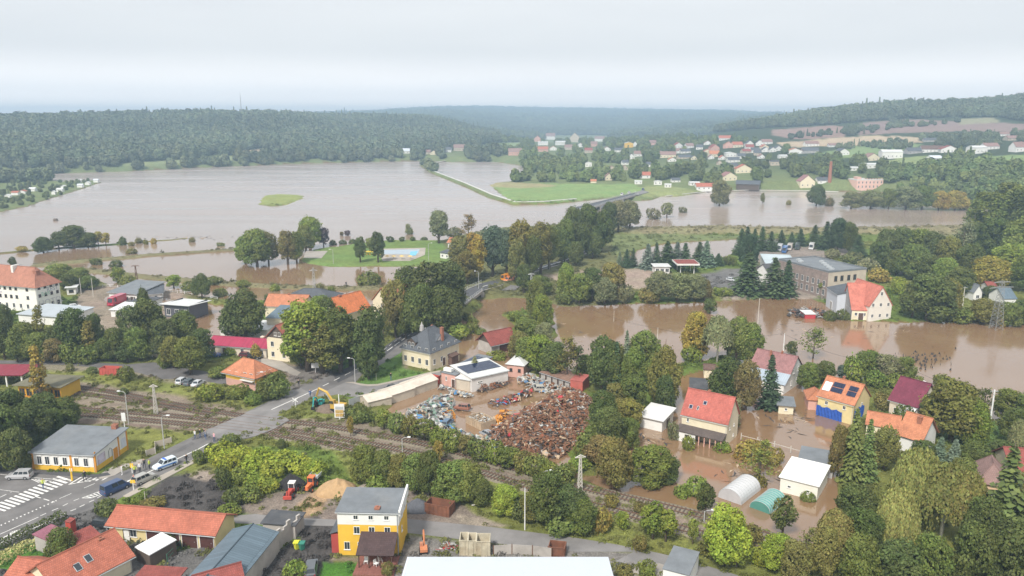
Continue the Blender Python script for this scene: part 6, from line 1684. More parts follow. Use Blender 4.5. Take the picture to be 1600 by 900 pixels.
def text(body, root, loc, rot, size, m, name='lettering', ext=.01):
 c = bpy.data.curves.new(name, 'FONT'); c.body = body; c.size = size; c.extrude = ext; c.align_x = 'CENTER'
 t_ = bpy.data.objects.new('t', c); COL.objects.link(t_); me = bpy.data.meshes.new_from_object(t_); bpy.data.objects.remove(t_)
 me.materials.clear(); me.materials.append(m); o = link(name, me, root, loc); o.rotation_euler = rot; return o
TXG, TXD, TXP = mat('sign_green', (.35, .55, .42), .7), mat('sign_grey', (.38, .38, .42), .7), mat('sign_pale', (.55, .52, .54), .8)
w_, d_, h_ = H27['_w'], H27['_d'], H27['_h']
text('REST', H27, (w_ + .03, d_ * .68, h_ - 2.9), (R(90), 0, R(90)), 2.2, TXD); text('BAR', H27, (w_ + .03, d_ * .38, h_ - 4.1), (R(90), 0, R(90)), 2.0, TXG)
text('HOTEL', H27, (w_ + .03, d_ * .55, 2.0), (R(90), 0, R(90)), 3.2, TXP)
b = MB()
for k in range(2): b.box(w_ * (.30 + .25 * k), w_ * (.30 + .25 * k) + 5, -.05, -.004, 6.2, 6.9)
b.build('faded_sign', TXP, H27)
house('wide low building with a pale grey roof in front of the hotel', 'building', (30, 504), (104, 510), 12, 3.0, .5, 'mono', PL['white'], mat('roof_grey_blue', (.40, .44, .47), .7, .1, .3, dirt=.3, dirtcol=(.28, .3, .3)), .4)
house('small flat white kiosk with a pale roof beside the hotel', 'kiosk', (105, 461), (119, 460), 6, 2.8, 0, 'flat', PL['white'], TILE['pale'], .6, [sub_win('f', 1, .8, 1.6, 1.2, fm=FRAMED)])
house('white building with a wide dark grey roof behind the red fire engine', 'building', (172, 470), (216, 473), 15, 3.4, 1.4, 'mono', PL['white'], TILE['felt'], .6, [sub_win('f', 4, .6, 1.0, 1.6)], [('f', .8, 1.2, 2.2, PL['dark'])])
house('white annex with a grey sloping roof at the right of the fire yard', 'annex', (216, 473), (254, 470), 11, 3.0, 1.0, 'mono', PL['white'], TILE['slate'], .6, [sub_win('f', 2, .8, 1.0, 1.4)])
house('small white garage with a pale grey roof near the fire engine', 'garage', (174, 495), (202, 496), 8, 2.5, .6, 'mono', PL['white'], TILE['pale'], .5, [], [('f', .5, 2.6, 2.0, PL['grey'])])
house('modern pavilion with dark glazed end and a thin white flat roof', 'pavilion', (258, 495), (297, 498), 10, 4.6, -.7, 'mono', mat('clad_dark', (.10, .10, .12), .5, .15), TILE['pale'], 1.0, [sub_win('f', 3, .8, 1.6, 2.2)])
house('dark flat garage roof lying behind the small white garage', 'garage', (200, 484), (232, 485), 9, 2.6, 0, 'flat', PL['white'], TILE['dkfelt'], .4)
house('pale low hut hidden in trees beside the lane', 'hut', (238, 560), (250, 560), 4, 2.0, .3, 'mono', PL['sand'], TILE['pale'], .3)
# pool house and changing huts
house('white pool house with an orange roof and dark awning', 'pool house', (700, 388), (722, 389), 9, 3.2, 1.8, 'gx', PL['white'], TILE['orange'], .6, [sub_win('f', 3, .8, 1.4, 1.3)])
house('grey roofed changing hut with a white wall beside the pool lawn', 'hut', (688, 403), (702, 405), 6, 2.8, .6, 'mono', PL['white'], TILE['slate'], .5, [sub_win('f', 2, .8, 1, 1)])
# ------------------------------------------------------------------ the trees and bushes one can tell apart
grove('in the belt before the hotel', 'tree belt in front of the hotel', [
 (8, 562, 500, 46, 'broad', 'dark'), (12, 520, 478, 24, 'broad', 'dark'), (40, 563, 508, 48, 'broad', 'mid'), (28, 566, 525, 36, 'broad', 'dark'), (66, 558, 476, 26, 'column', 'olive'), (62, 566, 522, 42, 'broad', 'mid'),
 (92, 561, 510, 44, 'broad', 'dark'), (85, 567, 530, 34, 'broad', 'rust'), (118, 560, 484, 52, 'broad', 'dark'), (112, 567, 532, 36, 'bush', 'mid'), (142, 561, 500, 34, 'column', 'olive'),
 (150, 556, 494, 38, 'broad', 'dark'), (140, 567, 536, 40, 'bush', 'mid'), (168, 562, 530, 44, 'broad', 'dark'), (182, 565, 515, 48, 'broad', 'dark'), (230, 530, 449, 26, 'tall', 'dark'),
 (210, 545, 482, 54, 'broad', 'dark'), (236, 540, 472, 52, 'broad', 'dark'), (218, 564, 515, 40, 'broad', 'mid'), (258, 560, 500, 52, 'broad', 'dark'), (200, 566, 535, 40, 'broad', 'dark'),
 (265, 545, 505, 38, 'broad', 'mid'), (288, 548, 490, 50, 'broad', 'dark'), (272, 575, 528, 38, 'broad', 'olive'), (298, 585, 530, 58, 'broad', 'mid'), (316, 568, 515, 42, 'broad', 'dark'), (258, 575, 548, 24, 'bush', 'fresh')])
grove('by the lane and railway, left', 'trees by the lane and railway', [
 (66, 632, 540, 36, 'column', 'yellow'), (198, 596, 569, 30, 'bush', 'mid'), (193, 617, 605, 20, 'bush', 'dark'), (110, 580, 566, 14, 'bush', 'olive'), (144, 584, 572, 22, 'bush', 'mid'),
 (330, 625, 597, 46, 'bush', 'fresh'), (370, 622, 600, 40, 'bush', 'mid'), (345, 588, 570, 40, 'bush', 'mid'), (432, 622, 582, 40, 'bush', 'mid'), (414, 625, 592, 34, 'bush', 'dark'), (420, 604, 578, 30, 'bush', 'rust'),
 (396, 632, 612, 26, 'bush', 'fresh')])
grove('left of the yellow and white building', 'dark trees by the yellow and white building', [
 (-30, 700, 610, 80, 'broad', 'dark'), (20, 690, 614, 70, 'broad', 'dark'), (70, 672, 618, 62, 'broad', 'dark'), (104, 668, 624, 56, 'broad', 'dark'), (10, 722, 636, 74, 'broad', 'dark'),
 (50, 702, 634, 60, 'broad', 'dark'), (-20, 736, 660, 72, 'broad', 'dark'), (28, 738, 672, 52, 'broad', 'dark'), (86, 684, 640, 40, 'broad', 'dark')])
grove('near the cream and orange houses', 'trees among the middle houses', [
 (385, 532, 457, 76, 'broad', 'dark'), (370, 530, 475, 44, 'broad', 'dark'), (420, 478, 460, 16, 'small', 'dark'),
 (482, 580, 470, 84, 'tall', 'fresh'), (505, 584, 500, 70, 'tall', 'olive'), (470, 572, 520, 46, 'broad', 'mid'), (532, 582, 480, 62, 'tall', 'dark'), (512, 540, 468, 50, 'broad', 'dark'),
 (548, 572, 498, 52, 'tall', 'dark'), (580, 585, 480, 54, 'tall', 'dark'), (576, 592, 535, 46, 'broad', 'dark'), (600, 545, 478, 30, 'airy', 'dark'),
 (618, 528, 442, 52, 'broad', 'olive'), (634, 530, 470, 34, 'broad', 'mid'), (500, 505, 462, 44, 'tall', 'fresh'), (400, 560, 535, 20, 'bush', 'yellow'), (362, 555, 540, 22, 'bush', 'fresh')])
grove('grouped tightly by the road bridge', 'tall dark trees by the road bridge', [
 (640, 500, 416, 58, 'tall', 'dark'), (672, 512, 410, 78, 'tall', 'dark'), (700, 500, 408, 64, 'tall', 'dark'), (655, 530, 450, 66, 'broad', 'dark'), (690, 524, 452, 62, 'broad', 'dark'), (710, 498, 430, 44, 'broad', 'dark')])
grove('on the bank beside the manor', 'bushes beside the manor', [
 (712, 528, 502, 50, 'bush', 'fresh'), (738, 520, 490, 26, 'bush', 'mid'), (752, 522, 510, 20, 'bush', 'mid'), (730, 500, 488, 18, 'bush', 'dark'), (742, 590, 555, 24, 'spruce', 'grey'), (775, 560, 548, 36, 'bush', 'fresh')])
grove('on the reed spit in the flood', 'trees on the reed spit', [
 (838, 500, 440, 40, 'broad', 'mid'), (848, 516, 464, 44, 'broad', 'fresh'), (822, 540, 500, 54, 'broad', 'mid'), (850, 545, 505, 40, 'broad', 'grey'), (806, 500, 484, 30, 'bush', 'fresh'), (812, 560, 520, 40, 'broad', 'olive')])
grove('behind the scrap yard sheds', 'trees behind the scrap yard sheds', [
 (842, 582, 525, 62, 'broad', 'fresh'), (824, 578, 530, 44, 'broad', 'mid'), (866, 590, 538, 52, 'broad', 'dark'), (886, 598, 524, 40, 'airy', 'olive'), (900, 600, 540, 36, 'airy', 'dark'), (914, 596, 556, 30, 'broad', 'dark')])
grove('in the grove right of the scrap heap', 'grove right of the scrap heap', [
 (940, 612, 532, 58, 'broad', 'dark'), (958, 606, 540, 50, 'broad', 'mid'), (978, 590, 513, 24, 'spruce', 'blue'), (962, 612, 530, 24, 'spruce', 'pine'), (1005, 585, 520, 52, 'broad', 'mid'), (1000, 610, 538, 30, 'spruce', 'pine'),
 (990, 612, 548, 48, 'broad', 'mid'), (1037, 632, 548, 62, 'broad', 'olive'), (1038, 645, 590, 40, 'broad', 'dark'), (985, 645, 588, 54, 'broad', 'dark'), (962, 650, 600, 50, 'broad', 'olive'), (940, 668, 615, 50, 'broad', 'dark'),
 (980, 668, 625, 50, 'broad', 'olive'), (950, 700, 640, 58, 'broad', 'dark'), (918, 712, 668, 46, 'bush', 'mid'), (938, 732, 684, 52, 'broad', 'rust'), (960, 764, 690, 60, 'broad', 'olive'), (905, 735, 710, 40, 'bush', 'fresh'),
 (885, 748, 722, 36, 'bush', 'mid'), (982, 700, 655, 40, 'broad', 'mid')])
grove('standing in the flooded garden', 'trees in the flooded gardens', [
 (1016, 754, 700, 78, 'broad', 'mid'), (1040, 752, 712, 50, 'broad', 'dark'), (1088, 770, 740, 46, 'bush', 'fresh'), (1102, 802, 758, 36, 'small', 'dark'), (1222, 840, 780, 42, 'small', 'dark'),
 (1186, 750, 690, 60, 'airy', 'mid'), (1170, 715, 685, 56, 'bush', 'yellow'), (1184, 758, 738, 30, 'bush', 'olive'), (1208, 722, 698, 40, 'bush', 'yellow'), (1052, 686, 655, 24, 'bush', 'grey'),
 (1076, 702, 678, 26, 'bush', 'fresh'), (1128, 704, 688, 30, 'bush', 'fresh'), (1246, 764, 750, 34, 'bush', 'grey'), (1262, 780, 765, 26, 'bush', 'mid'), (1066, 775, 755, 30, 'bush', 'fresh')])
grove('around the red and mauve roofs', 'trees around the red and mauve roofed houses', [
 (1138, 630, 566, 64, 'broad', 'dark'), (1165, 640, 568, 50, 'broad', 'rust'), (1122, 630, 580, 40, 'broad', 'dark'), (1150, 668, 622, 20, 'column', 'grey'), (1201, 638, 550, 38, 'spruce', 'pine'), (1118, 632, 608, 30, 'bush', 'fresh'),
 (1085, 560, 492, 50, 'broad', 'yellow'), (1090, 556, 510, 34, 'broad', 'fresh'), (1120, 566, 487, 46, 'birch', 'grey'), (1150, 565, 500, 52, 'broad', 'mid'), (1172, 568, 508, 46, 'broad', 'mid'), (1080, 566, 536, 36, 'bush', 'fresh'),
 (1084, 502, 484, 26, 'bush', 'olive'), (1109, 490, 468, 24, 'small', 'dark'), (1236, 555, 534, 22, 'small', 'dark'), (1270, 560, 512, 42, 'airy', 'mid'), (1262, 610, 568, 40, 'broad', 'mid'), (1288, 600, 566, 40, 'broad', 'dark')])
grove('above the solar panel house', 'bushes above the solar panel house', [
 (1330, 596, 552, 40, 'bush', 'fresh'), (1352, 594, 550, 48, 'broad', 'mid'), (1380, 598, 556, 48, 'broad', 'grey'), (1410, 598, 560, 46, 'broad', 'mid'), (1368, 604, 576, 40, 'bush', 'fresh'), (1318, 594, 572, 30, 'small', 'blue'),
 (1432, 604, 584, 26, 'bush', 'mid'), (1398, 606, 580, 32, 'bush', 'mid'), (1472, 604, 582, 28, 'bush', 'mid'), (1378, 640, 612, 30, 'bush', 'olive'), (1408, 664, 630, 36, 'bush', 'dark'), (1382, 662, 640, 26, 'bush', 'dark')])
grove('in the big garden at right', 'big garden trees on the right', [
 (1485, 690, 602, 96, 'broad', 'olive'), (1520, 700, 630, 60, 'broad', 'fresh'), (1458, 668, 620, 50, 'broad', 'dark'), (1575, 660, 612, 50, 'broad', 'mid'), (1600, 668, 620, 50, 'broad', 'mid'), (1580, 690, 640, 50, 'broad', 'dark'),
 (1330, 748, 634, 40, 'spruce', 'dark'), (1352, 750, 650, 34, 'spruce', 'dark'), (1380, 735, 670, 50, 'broad', 'olive'), (1465, 735, 680, 34, 'spruce', 'blue'), (1488, 738, 684, 32, 'spruce', 'blue'), (1440, 730, 690, 40, 'broad', 'dark'),
 (1308, 745, 668, 38, 'broad', 'rust'), (1560, 730, 690, 50, 'broad', 'dark'), (1520, 740, 692, 50, 'broad', 'dark'), (1535, 655, 606, 40, 'airy', 'dark'), (1590, 725, 650, 40, 'birch', 'grey'), (1470, 668, 640, 40, 'broad', 'mid'), (1615, 720, 650, 60, 'broad', 'mid')])
grove('in the lower right corner', 'trees in the lower right corner', [
 (1425, 820, 692, 100, 'willow', 'willow'), (1395, 868, 756, 70, 'willow', 'willow'), (1470, 840, 715, 84, 'birch', 'olive'), (1500, 850, 728, 76, 'birch', 'olive'), (1330, 850, 760, 66, 'broad', 'dark'), (1345, 880, 800, 66, 'broad', 'dark'),
 (1560, 870, 690, 84, 'spruce', 'dark'), (1300, 880, 790, 54, 'birch', 'olive'), (1285, 905, 830, 56, 'broad', 'olive'), (1340, 925, 842, 70, 'broad', 'mid'), (1400, 930, 850, 80, 'broad', 'dark'), (1450, 935, 842, 76, 'broad', 'mid'),
 (1510, 935, 820, 76, 'broad', 'dark'), (1575, 940, 820, 90, 'broad', 'dark'), (1610, 880, 760, 70, 'broad', 'dark'), (1340, 905, 876, 30, 'bush', 'lime'), (1240, 910, 850, 56, 'broad', 'olive'), (1530, 880, 780, 60, 'broad', 'dark'),
 (1600, 810, 740, 50, 'broad', 'olive'), (1500, 790, 720, 60, 'broad', 'mid'), (1260, 880, 826, 40, 'airy', 'olive')])
grove('along the lower railway bank', 'trees along the lower railway bank', [
 (1132, 884, 797, 78, 'broad', 'lime'), (1150, 886, 830, 50, 'broad', 'fresh'), (1212, 892, 838, 54, 'broad', 'lime'), (1190, 884, 850, 40, 'bush', 'lime'), (1020, 842, 790, 58, 'small', 'fresh'), (1040, 846, 800, 40, 'small', 'fresh'),
 (1082, 850, 812, 22, 'small', 'fresh'), (972, 828, 800, 26, 'small', 'fresh'), (1172, 850, 815, 40, 'bush', 'olive'), (1105, 866, 838, 34, 'bush', 'olive'), (1000, 860, 832, 26, 'bush', 'olive'),
 (855, 818, 742, 86, 'broad', 'dark'), (888, 824, 762, 66, 'broad', 'dark'), (908, 832, 780, 60, 'broad', 'mid'), (835, 816, 770, 44, 'broad', 'olive'), (790, 806, 760, 46, 'broad', 'lime'), (812, 812, 776, 34, 'bush', 'dark'), (880, 832, 800, 60, 'bush', 'mid'),
 (955, 792, 772, 30, 'bush', 'olive'), (940, 830, 790, 34, 'bush', 'yellow'), (1000, 800, 785, 26, 'bush', 'olive')])
grove('between tracks and gravel yard', 'bushes between tracks and gravel yard', [
 (572, 758, 700, 58, 'broad', 'mid'), (600, 762, 706, 44, 'broad', 'mid'), (625, 766, 712, 44, 'broad', 'olive'), (592, 772, 740, 40, 'bush', 'fresh'), (650, 770, 712, 50, 'broad', 'mid'), (672, 774, 708, 44, 'broad', 'dark'),
 (712, 780, 724, 66, 'broad', 'mid'), (735, 784, 728, 60, 'broad', 'mid'), (695, 782, 740, 44, 'bush', 'fresh'), (752, 790, 750, 40, 'broad', 'dark'), (545, 652, 630, 26, 'bush', 'dark'), (560, 660, 634, 34, 'bush', 'mid'), (578, 658, 640, 30, 'bush', 'mid'),
 (548, 682, 652, 14, 'small', 'yellow'), (685, 724, 690, 18, 'small', 'yellow'), (475, 718, 706, 14, 'small', 'grey')])
grove('between scrap yard and track', 'hedge between scrap yard and track', [
 (x, y + 14, y - 16 - (i % 3) * 4, 34 + (i % 2) * 10, 'bush' if i % 3 else 'small', ['fresh', 'mid', 'olive', 'mid'][i % 4]) for i, (x, y) in enumerate([(600, 656), (622, 662), (642, 668), (664, 674), (686, 682), (706, 690), (728, 697), (750, 704),
  (772, 710), (794, 716), (816, 724), (838, 730), (860, 738), (880, 744)])])
grove('in the thicket above the black heap', 'knotweed thicket', [
 (x, yb, yt, w, 'bush', t) for x, yb, yt, w, t in [(345, 720, 692, 50, 'lime'), (378, 722, 694, 50, 'lime'), (410, 726, 698, 54, 'lime'), (442, 732, 704, 54, 'lime'), (470, 738, 710, 50, 'lime'), (494, 744, 716, 44, 'lime'), (360, 738, 708, 46, 'lime'),
  (395, 742, 712, 50, 'lime'), (425, 746, 718, 44, 'lime'), (350, 764, 726, 30, 'dark'), (372, 756, 728, 36, 'fresh'), (398, 764, 736, 40, 'lime'), (420, 768, 744, 36, 'lime'), (366, 788, 760, 36, 'dark'), (392, 782, 756, 38, 'mid'), (312, 725, 700, 22, 'mid'), (330, 714, 690, 24, 'dark'),
  (362, 698, 676, 34, 'mid'), (440, 700, 684, 18, 'dark'), (358, 805, 786, 40, 'fresh')]])
grove('by the lower left houses', 'shrubs of the lower left gardens', [
 (170, 808, 776, 48, 'bush', 'dark'), (98, 880, 830, 44, 'broad', 'mid'), (76, 882, 858, 20, 'bush', 'dark'), (104, 850, 826, 22, 'bush', 'yellow'), (460, 905, 874, 40, 'bush', 'fresh'), (218, 786, 770, 24, 'bush', 'fresh'), (1010, 900, 875, 34, 'bush', 'mid'), (975, 900, 880, 30, 'bush', 'olive'),
 (240, 792, 778, 40, 'bush', 'olive'), (605, 898, 878, 22, 'bush', 'olive'), (190, 830, 822, 16, 'bush', 'dark')])
# ---- middle distance
grove('round the bathing lawn', 'trees round the bathing lawn', [
 (402, 416, 361, 62, 'broad', 'mid'), (384, 412, 370, 34, 'broad', 'fresh'), (420, 412, 366, 36, 'broad', 'olive'), (450, 413, 360, 32, 'tall', 'olive'), (464, 412, 362, 28, 'tall', 'mid'), (485, 388, 338, 42, 'tall', 'fresh'), (478, 394, 352, 30, 'tall', 'mid'),
 (506, 386, 356, 22, 'small', 'purple'), (563, 410, 370, 20, 'tall', 'dark'), (591, 410, 362, 24, 'tall', 'dark'), (578, 394, 372, 16, 'small', 'mid'), (686, 380, 328, 38, 'tall', 'grey'), (732, 378, 333, 28, 'airy', 'rust'),
 (577, 446, 420, 46, 'bush', 'mid'), (710, 372, 352, 30, 'bush', 'grey'), (640, 366, 352, 14, 'bush', 'grey'), (534, 368, 362, 8, 'small', 'rust'), (543, 368, 360, 12, 'small', 'purple'), (610, 378, 368, 14, 'bush', 'dark'), (520, 382, 374, 16, 'bush', 'dark'), (536, 381, 373, 16, 'bush', 'dark'), (551, 380, 372, 14, 'bush', 'dark'), (628, 377, 369, 12, 'bush', 'dark'), (645, 376, 369, 12, 'bush', 'dark'), (663, 375, 369, 14, 'bush', 'dark'), (638, 366, 350, 12, 'small', 'grey')])
grove('along the road beyond the bridge', 'tall trees along the road beyond the bridge', [
 (718, 438, 368, 40, 'tall', 'olive'), (742, 436, 364, 40, 'tall', 'yellow'), (730, 444, 392, 38, 'tall', 'olive'), (770, 432, 352, 46, 'tall', 'blue'), (792, 430, 358, 38, 'tall', 'blue'), (815, 432, 344, 46, 'tall', 'olive'), (845, 428, 346, 46, 'tall', 'olive'),
 (808, 445, 372, 30, 'tall', 'olive'), (832, 440, 368, 30, 'tall', 'dark'), (858, 420, 352, 34, 'tall', 'mid'), (896, 404, 328, 44, 'broad', 'dark'), (882, 410, 344, 36, 'broad', 'mid'), (918, 392, 322, 44, 'broad', 'dark'), (940, 394, 332, 44, 'broad', 'dark'),
 (900, 416, 380, 30, 'broad', 'dark'), (818, 458, 412, 26, 'tall', 'dark'), (842, 462, 432, 40, 'broad', 'mid'), (926, 404, 366, 38, 'broad', 'dark'), (966, 362, 316, 44, 'broad', 'grey'), (984, 358, 316, 40, 'broad', 'grey'), (952, 366, 318, 30, 'broad', 'dark')])
grove('on the far bank opposite the yard', 'bushes on the far bank of the near water', [
 (885, 470, 414, 36, 'broad', 'fresh'), (905, 474, 428, 40, 'broad', 'mid'), (925, 470, 420, 44, 'broad', 'dark'), (955, 470, 412, 48, 'broad', 'olive'), (945, 474, 434, 44, 'broad', 'grey'), (975, 472, 440, 34, 'bush', 'grey'), (880, 474, 448, 30, 'bush', 'mid'),
 (1030, 470, 426, 48, 'broad', 'grey'), (1058, 470, 429, 54, 'broad', 'grey'), (1085, 468, 430, 46, 'broad', 'grey'), (1100, 470, 438, 34, 'broad', 'rust'), (1014, 472, 444, 36, 'bush', 'olive'), (1290, 464, 436, 24, 'small', 'fresh'), (1130, 462, 448, 34, 'bush', 'fresh'),
 (1296, 500, 482, 24, 'bush', 'dark'), (1316, 499, 480, 24, 'bush', 'dark')])
grove('in the row before the pond', 'spruces before the pond', [
 (x, yb, yt, w, 'spruce', 'blue' if i % 3 == 0 else 'pine') for i, (x, yb, yt, w) in enumerate([(968, 416, 392, 13), (979, 418, 388, 18), (989, 417, 386, 14), (1012, 420, 379, 29), (1025, 418, 377, 24), (1042, 418, 375, 32), (1057, 416, 376, 27), (1070, 416, 378, 27),
  (1092, 415, 376, 27), (1103, 417, 374, 24), (1112, 414, 396, 16), (1122, 415, 395, 18)])])
grove('behind the truck yard and factory', 'dark trees behind the truck yard', [
 (1157, 398, 355, 28, 'spruce', 'pine'), (1166, 396, 352, 24, 'spruce', 'pine'), (1178, 392, 356, 24, 'spruce', 'pine'), (1190, 390, 352, 20, 'spruce', 'pine'), (1204, 392, 360, 22, 'spruce', 'pine'), (1220, 386, 358, 20, 'spruce', 'pine'), (1236, 386, 362, 18, 'spruce', 'pine'),
 (1250, 384, 356, 20, 'spruce', 'pine'), (1272, 384, 350, 24, 'spruce', 'pine'), (1290, 390, 344, 32, 'spruce', 'pine'), (1308, 394, 342, 34, 'broad', 'pine'), (1326, 396, 350, 34, 'broad', 'dark'), (1340, 400, 366, 26, 'spruce', 'pine'), (1168, 420, 370, 34, 'broad', 'pine'),
 (1300, 404, 386, 26, 'bush', 'grey'), (1330, 412, 392, 40, 'bush', 'grey'), (1356, 424, 400, 44, 'bush', 'grey'), (1372, 440, 416, 38, 'bush', 'yellow'), (1140, 414, 398, 24, 'bush', 'mid')])
grove('beside the white gabled shed', 'large spruces beside the white shed', [(1168, 460, 390, 46, 'spruce', 'pine'), (1208, 460, 400, 44, 'spruce', 'pine'), (1229, 460, 404, 34, 'spruce', 'pine')])
grove('in the wood on the right bank', 'wood on the right bank', [
 (1385, 410, 360, 44, 'broad', 'dark'), (1408, 404, 358, 46, 'broad', 'dark'), (1435, 408, 360, 46, 'broad', 'mid'), (1370, 420, 378, 40, 'broad', 'dark'), (1400, 430, 392, 40, 'broad', 'dark'), (1425, 436, 384, 46, 'broad', 'mid'), (1455, 420, 366, 48, 'broad', 'dark'), (1480, 426, 372, 48, 'broad', 'olive'),
 (1450, 442, 400, 46, 'broad', 'dark'), (1475, 450, 404, 42, 'broad', 'fresh'), (1500, 420, 344, 36, 'airy', 'grey'), (1520, 400, 350, 60, 'broad', 'dark'), (1512, 440, 384, 46, 'broad', 'dark'), (1500, 462, 420, 44, 'broad', 'dark'), (1540, 380, 300, 70, 'tall', 'mid'), (1575, 380, 286, 80, 'tall', 'mid'),
 (1610, 390, 284, 80, 'tall', 'dark'), (1550, 410, 342, 60, 'broad', 'dark'), (1590, 420, 344, 70, 'broad', 'mid'), (1540, 456, 404, 60, 'broad', 'yellow'), (1575, 440, 384, 60, 'broad', 'fresh'), (1605, 456, 400, 60, 'broad', 'mid')])
grove('on the water edge behind the mill', 'trees behind the mill', [
 (1448, 500, 430, 74, 'broad', 'dark'), (1425, 496, 446, 40, 'broad', 'dark'), (1480, 498, 440, 46, 'broad', 'olive'), (1402, 460, 430, 26, 'bush', 'lime'), (1500, 503, 478, 44, 'bush', 'mid'), (1536, 505, 470, 50, 'broad', 'olive'), (1575, 508, 474, 40, 'broad', 'mid'), (1600, 506, 470, 44, 'broad', 'dark'), (1562, 508, 480, 30, 'bush', 'yellow'), (1462, 503, 486, 30, 'bush', 'mid'), (1548, 470, 448, 30, 'broad', 'dark')])
grove('rooted in the wide river', 'bushes rooted in the river', [
 (1021, 342, 323, 26, 'bush', 'grey'), (1042, 340, 317, 22, 'small', 'grey'), (1067, 332, 322, 18, 'bush', 'grey'), (1124, 322, 282, 34, 'broad', 'grey'), (1191, 318, 302, 10, 'small', 'olive'), (1232, 320, 311, 10, 'bush', 'olive'), (1275, 322, 290, 34, 'broad', 'dark'), (1296, 322, 306, 16, 'bush', 'rust'),
 (1330, 326, 300, 34, 'broad', 'grey'), (1360, 326, 298, 40, 'broad', 'grey'), (1388, 326, 296, 34, 'broad', 'mid'), (1415, 327, 292, 44, 'broad', 'grey'), (1440, 327, 292, 44, 'broad', 'mid'), (1466, 328, 300, 40, 'broad', 'yellow'), (1492, 328, 300, 40, 'broad', 'yellow'), (1506, 328, 306, 24, 'bush', 'olive')])
grove('along the narrow left dikes', 'shrubs along the narrow dikes', [
 (68, 394, 372, 34, 'broad', 'dark'), (92, 388, 364, 30, 'broad', 'dark'), (116, 388, 353, 42, 'broad', 'dark'), (138, 386, 364, 34, 'broad', 'dark'), (154, 384, 362, 16, 'small', 'yellow'), (166, 384, 364, 18, 'small', 'yellow'), (192, 383, 367, 14, 'bush', 'dark'), (34, 393, 384, 18, 'bush', 'yellow'),
 (205, 384, 376, 10, 'bush', 'olive'), (216, 380, 370, 12, 'bush', 'grey'), (228, 382, 373, 9, 'bush', 'olive'), (240, 381, 370, 10, 'bush', 'yellow'), (300, 378, 369, 12, 'bush', 'olive'), (151, 413, 402, 22, 'bush', 'dark'), (182, 416, 404, 26, 'bush', 'dark'), (20, 416, 402, 14, 'small', 'dark'),
 (335, 442, 430, 30, 'bush', 'mid'), (380, 448, 436, 24, 'bush', 'mid'), (430, 454, 442, 22, 'bush', 'fresh'), (500, 456, 440, 20, 'bush', 'grey'), (518, 456, 446, 12, 'bush', 'fresh'), (345, 462, 448, 26, 'bush', 'mid'), (206, 396, 386, 20, 'bush', 'olive'), (88, 425, 410, 40, 'bush', 'fresh'),
 (98, 440, 414, 40, 'broad', 'mid'), (125, 446, 420, 40, 'broad', 'mid'), (110, 456, 430, 36, 'broad', 'dark'), (140, 452, 432, 30, 'broad', 'mid'), (185, 440, 418, 26, 'small', 'fresh'), (200, 446, 428, 30, 'bush', 'mid'), (272, 450, 430, 26, 'small', 'fresh'), (295, 454, 438, 24, 'bush', 'mid'), (316, 466, 430, 28, 'broad', 'dark'), (345, 384, 378, 16, 'bush', 'mid')])
print('trees', NTREE)
# ------------------------------------------------------------------ far village houses
def vill():
 place = {'c': 'in the village beyond the meadow', 'm': 'on the middle village slope', 'r': 'below the fields on the right'}
 rw = {'dust': 'dusty red', 'white': 'white', 'slate': 'grey', 'pale': 'pale', 'brick': 'red', 'orange': 'orange', 'rustred': 'dark red', 'mauve': 'mauve', 'brown': 'brown', 'dkfelt': 'dark flat'}
 ww = {'beige': 'beige', 'white': 'white', 'cream': 'cream', 'pink': 'pink', 'yellow': 'yellow', 'grey': 'grey'}
 key = lambda r: (ww[r[5]], rw[r[4]], r[7])
 tot, cnt = {}, {}
 rows = sorted(VH)
 for r in rows: tot[key(r)] = tot.get(key(r), 0) + 1
 for r in rows:
  px, py, w, h, rf, wl_, gx, pl = r; k = key(r); cnt[k] = cnt.get(k, 0) + 1
  lab = '%s house with %s roof %s' % (k[0], k[1], place[pl])
  if tot[k] > 1: lab += ', ' + ORD[cnt[k] - 1] + ' from left'
  a = gnd(px - w / 2, py); z = float(gz(a.x, a.y)); dist = a.length
  W_ = w * dist / FPX * 1.08; H_ = h * dist / FPX * 1.08; e = H_ * (.52 if rf not in ('pale', 'dkfelt') else .8)
  c = Vector((a.x + W_, a.y + _rnd.uniform(-.22, .22) * W_, z))
  big = H_ > 5.5
  house(lab, 'house', Vector((a.x, a.y, z)), c, min(max(W_ * .8, 5), 11), e, H_ - e, 'gx' if gx else 'gy', PL[wl_], TILE[rf], .3,
              [sub_win('f', max(2, int(W_ / 4)), e * .35, 1.1, min(1.3, e * .4))] if e > 2.2 else [], zg=z, chim=((.6, .5, .3),) if big and rf != 'pale' else (), sink=2.0, name='village_house', group='houses of the far villages')
vill()
a_ = gnd(1338, 297); z_ = float(gz(a_.x, a_.y)); s_ = a_.length / FPX * .8
H30 = house('pink flat topped mansion with a crenellated tower by the river', 'mansion', Vector((a_.x, a_.y, z_)), Vector((a_.x + 50 * s_, a_.y + 4, z_)), 16, 17 * s_, 0, 'flat', mat('mansion_pink', (.72, .47, .40), .9, .08, .3), TILE['pale'], .05, [sub_win('f', 7, 2, 1.2, 2.2), sub_win('f', 7, 6, 1.2, 2)], zg=z_, parapet=.8, sink=2)
MB().box(.5, 7 * s_, .2, 7, -1, 22 * s_).box(.3, 7 * s_ + .2, 0, 7.2, 22 * s_ + .01, 23 * s_).build('tower', _MC['mansion_pink'], H30)
b = MB()
for k in range(16): b.box(k * 3 + .5, k * 3 + 1.8, -.1, .3, H30['_h'] + .98, H30['_h'] + 1.7)
b.build('battlement', _MC['mansion_pink'], H30)
a_ = gnd(1296, 284); s_ = a_.length / FPX
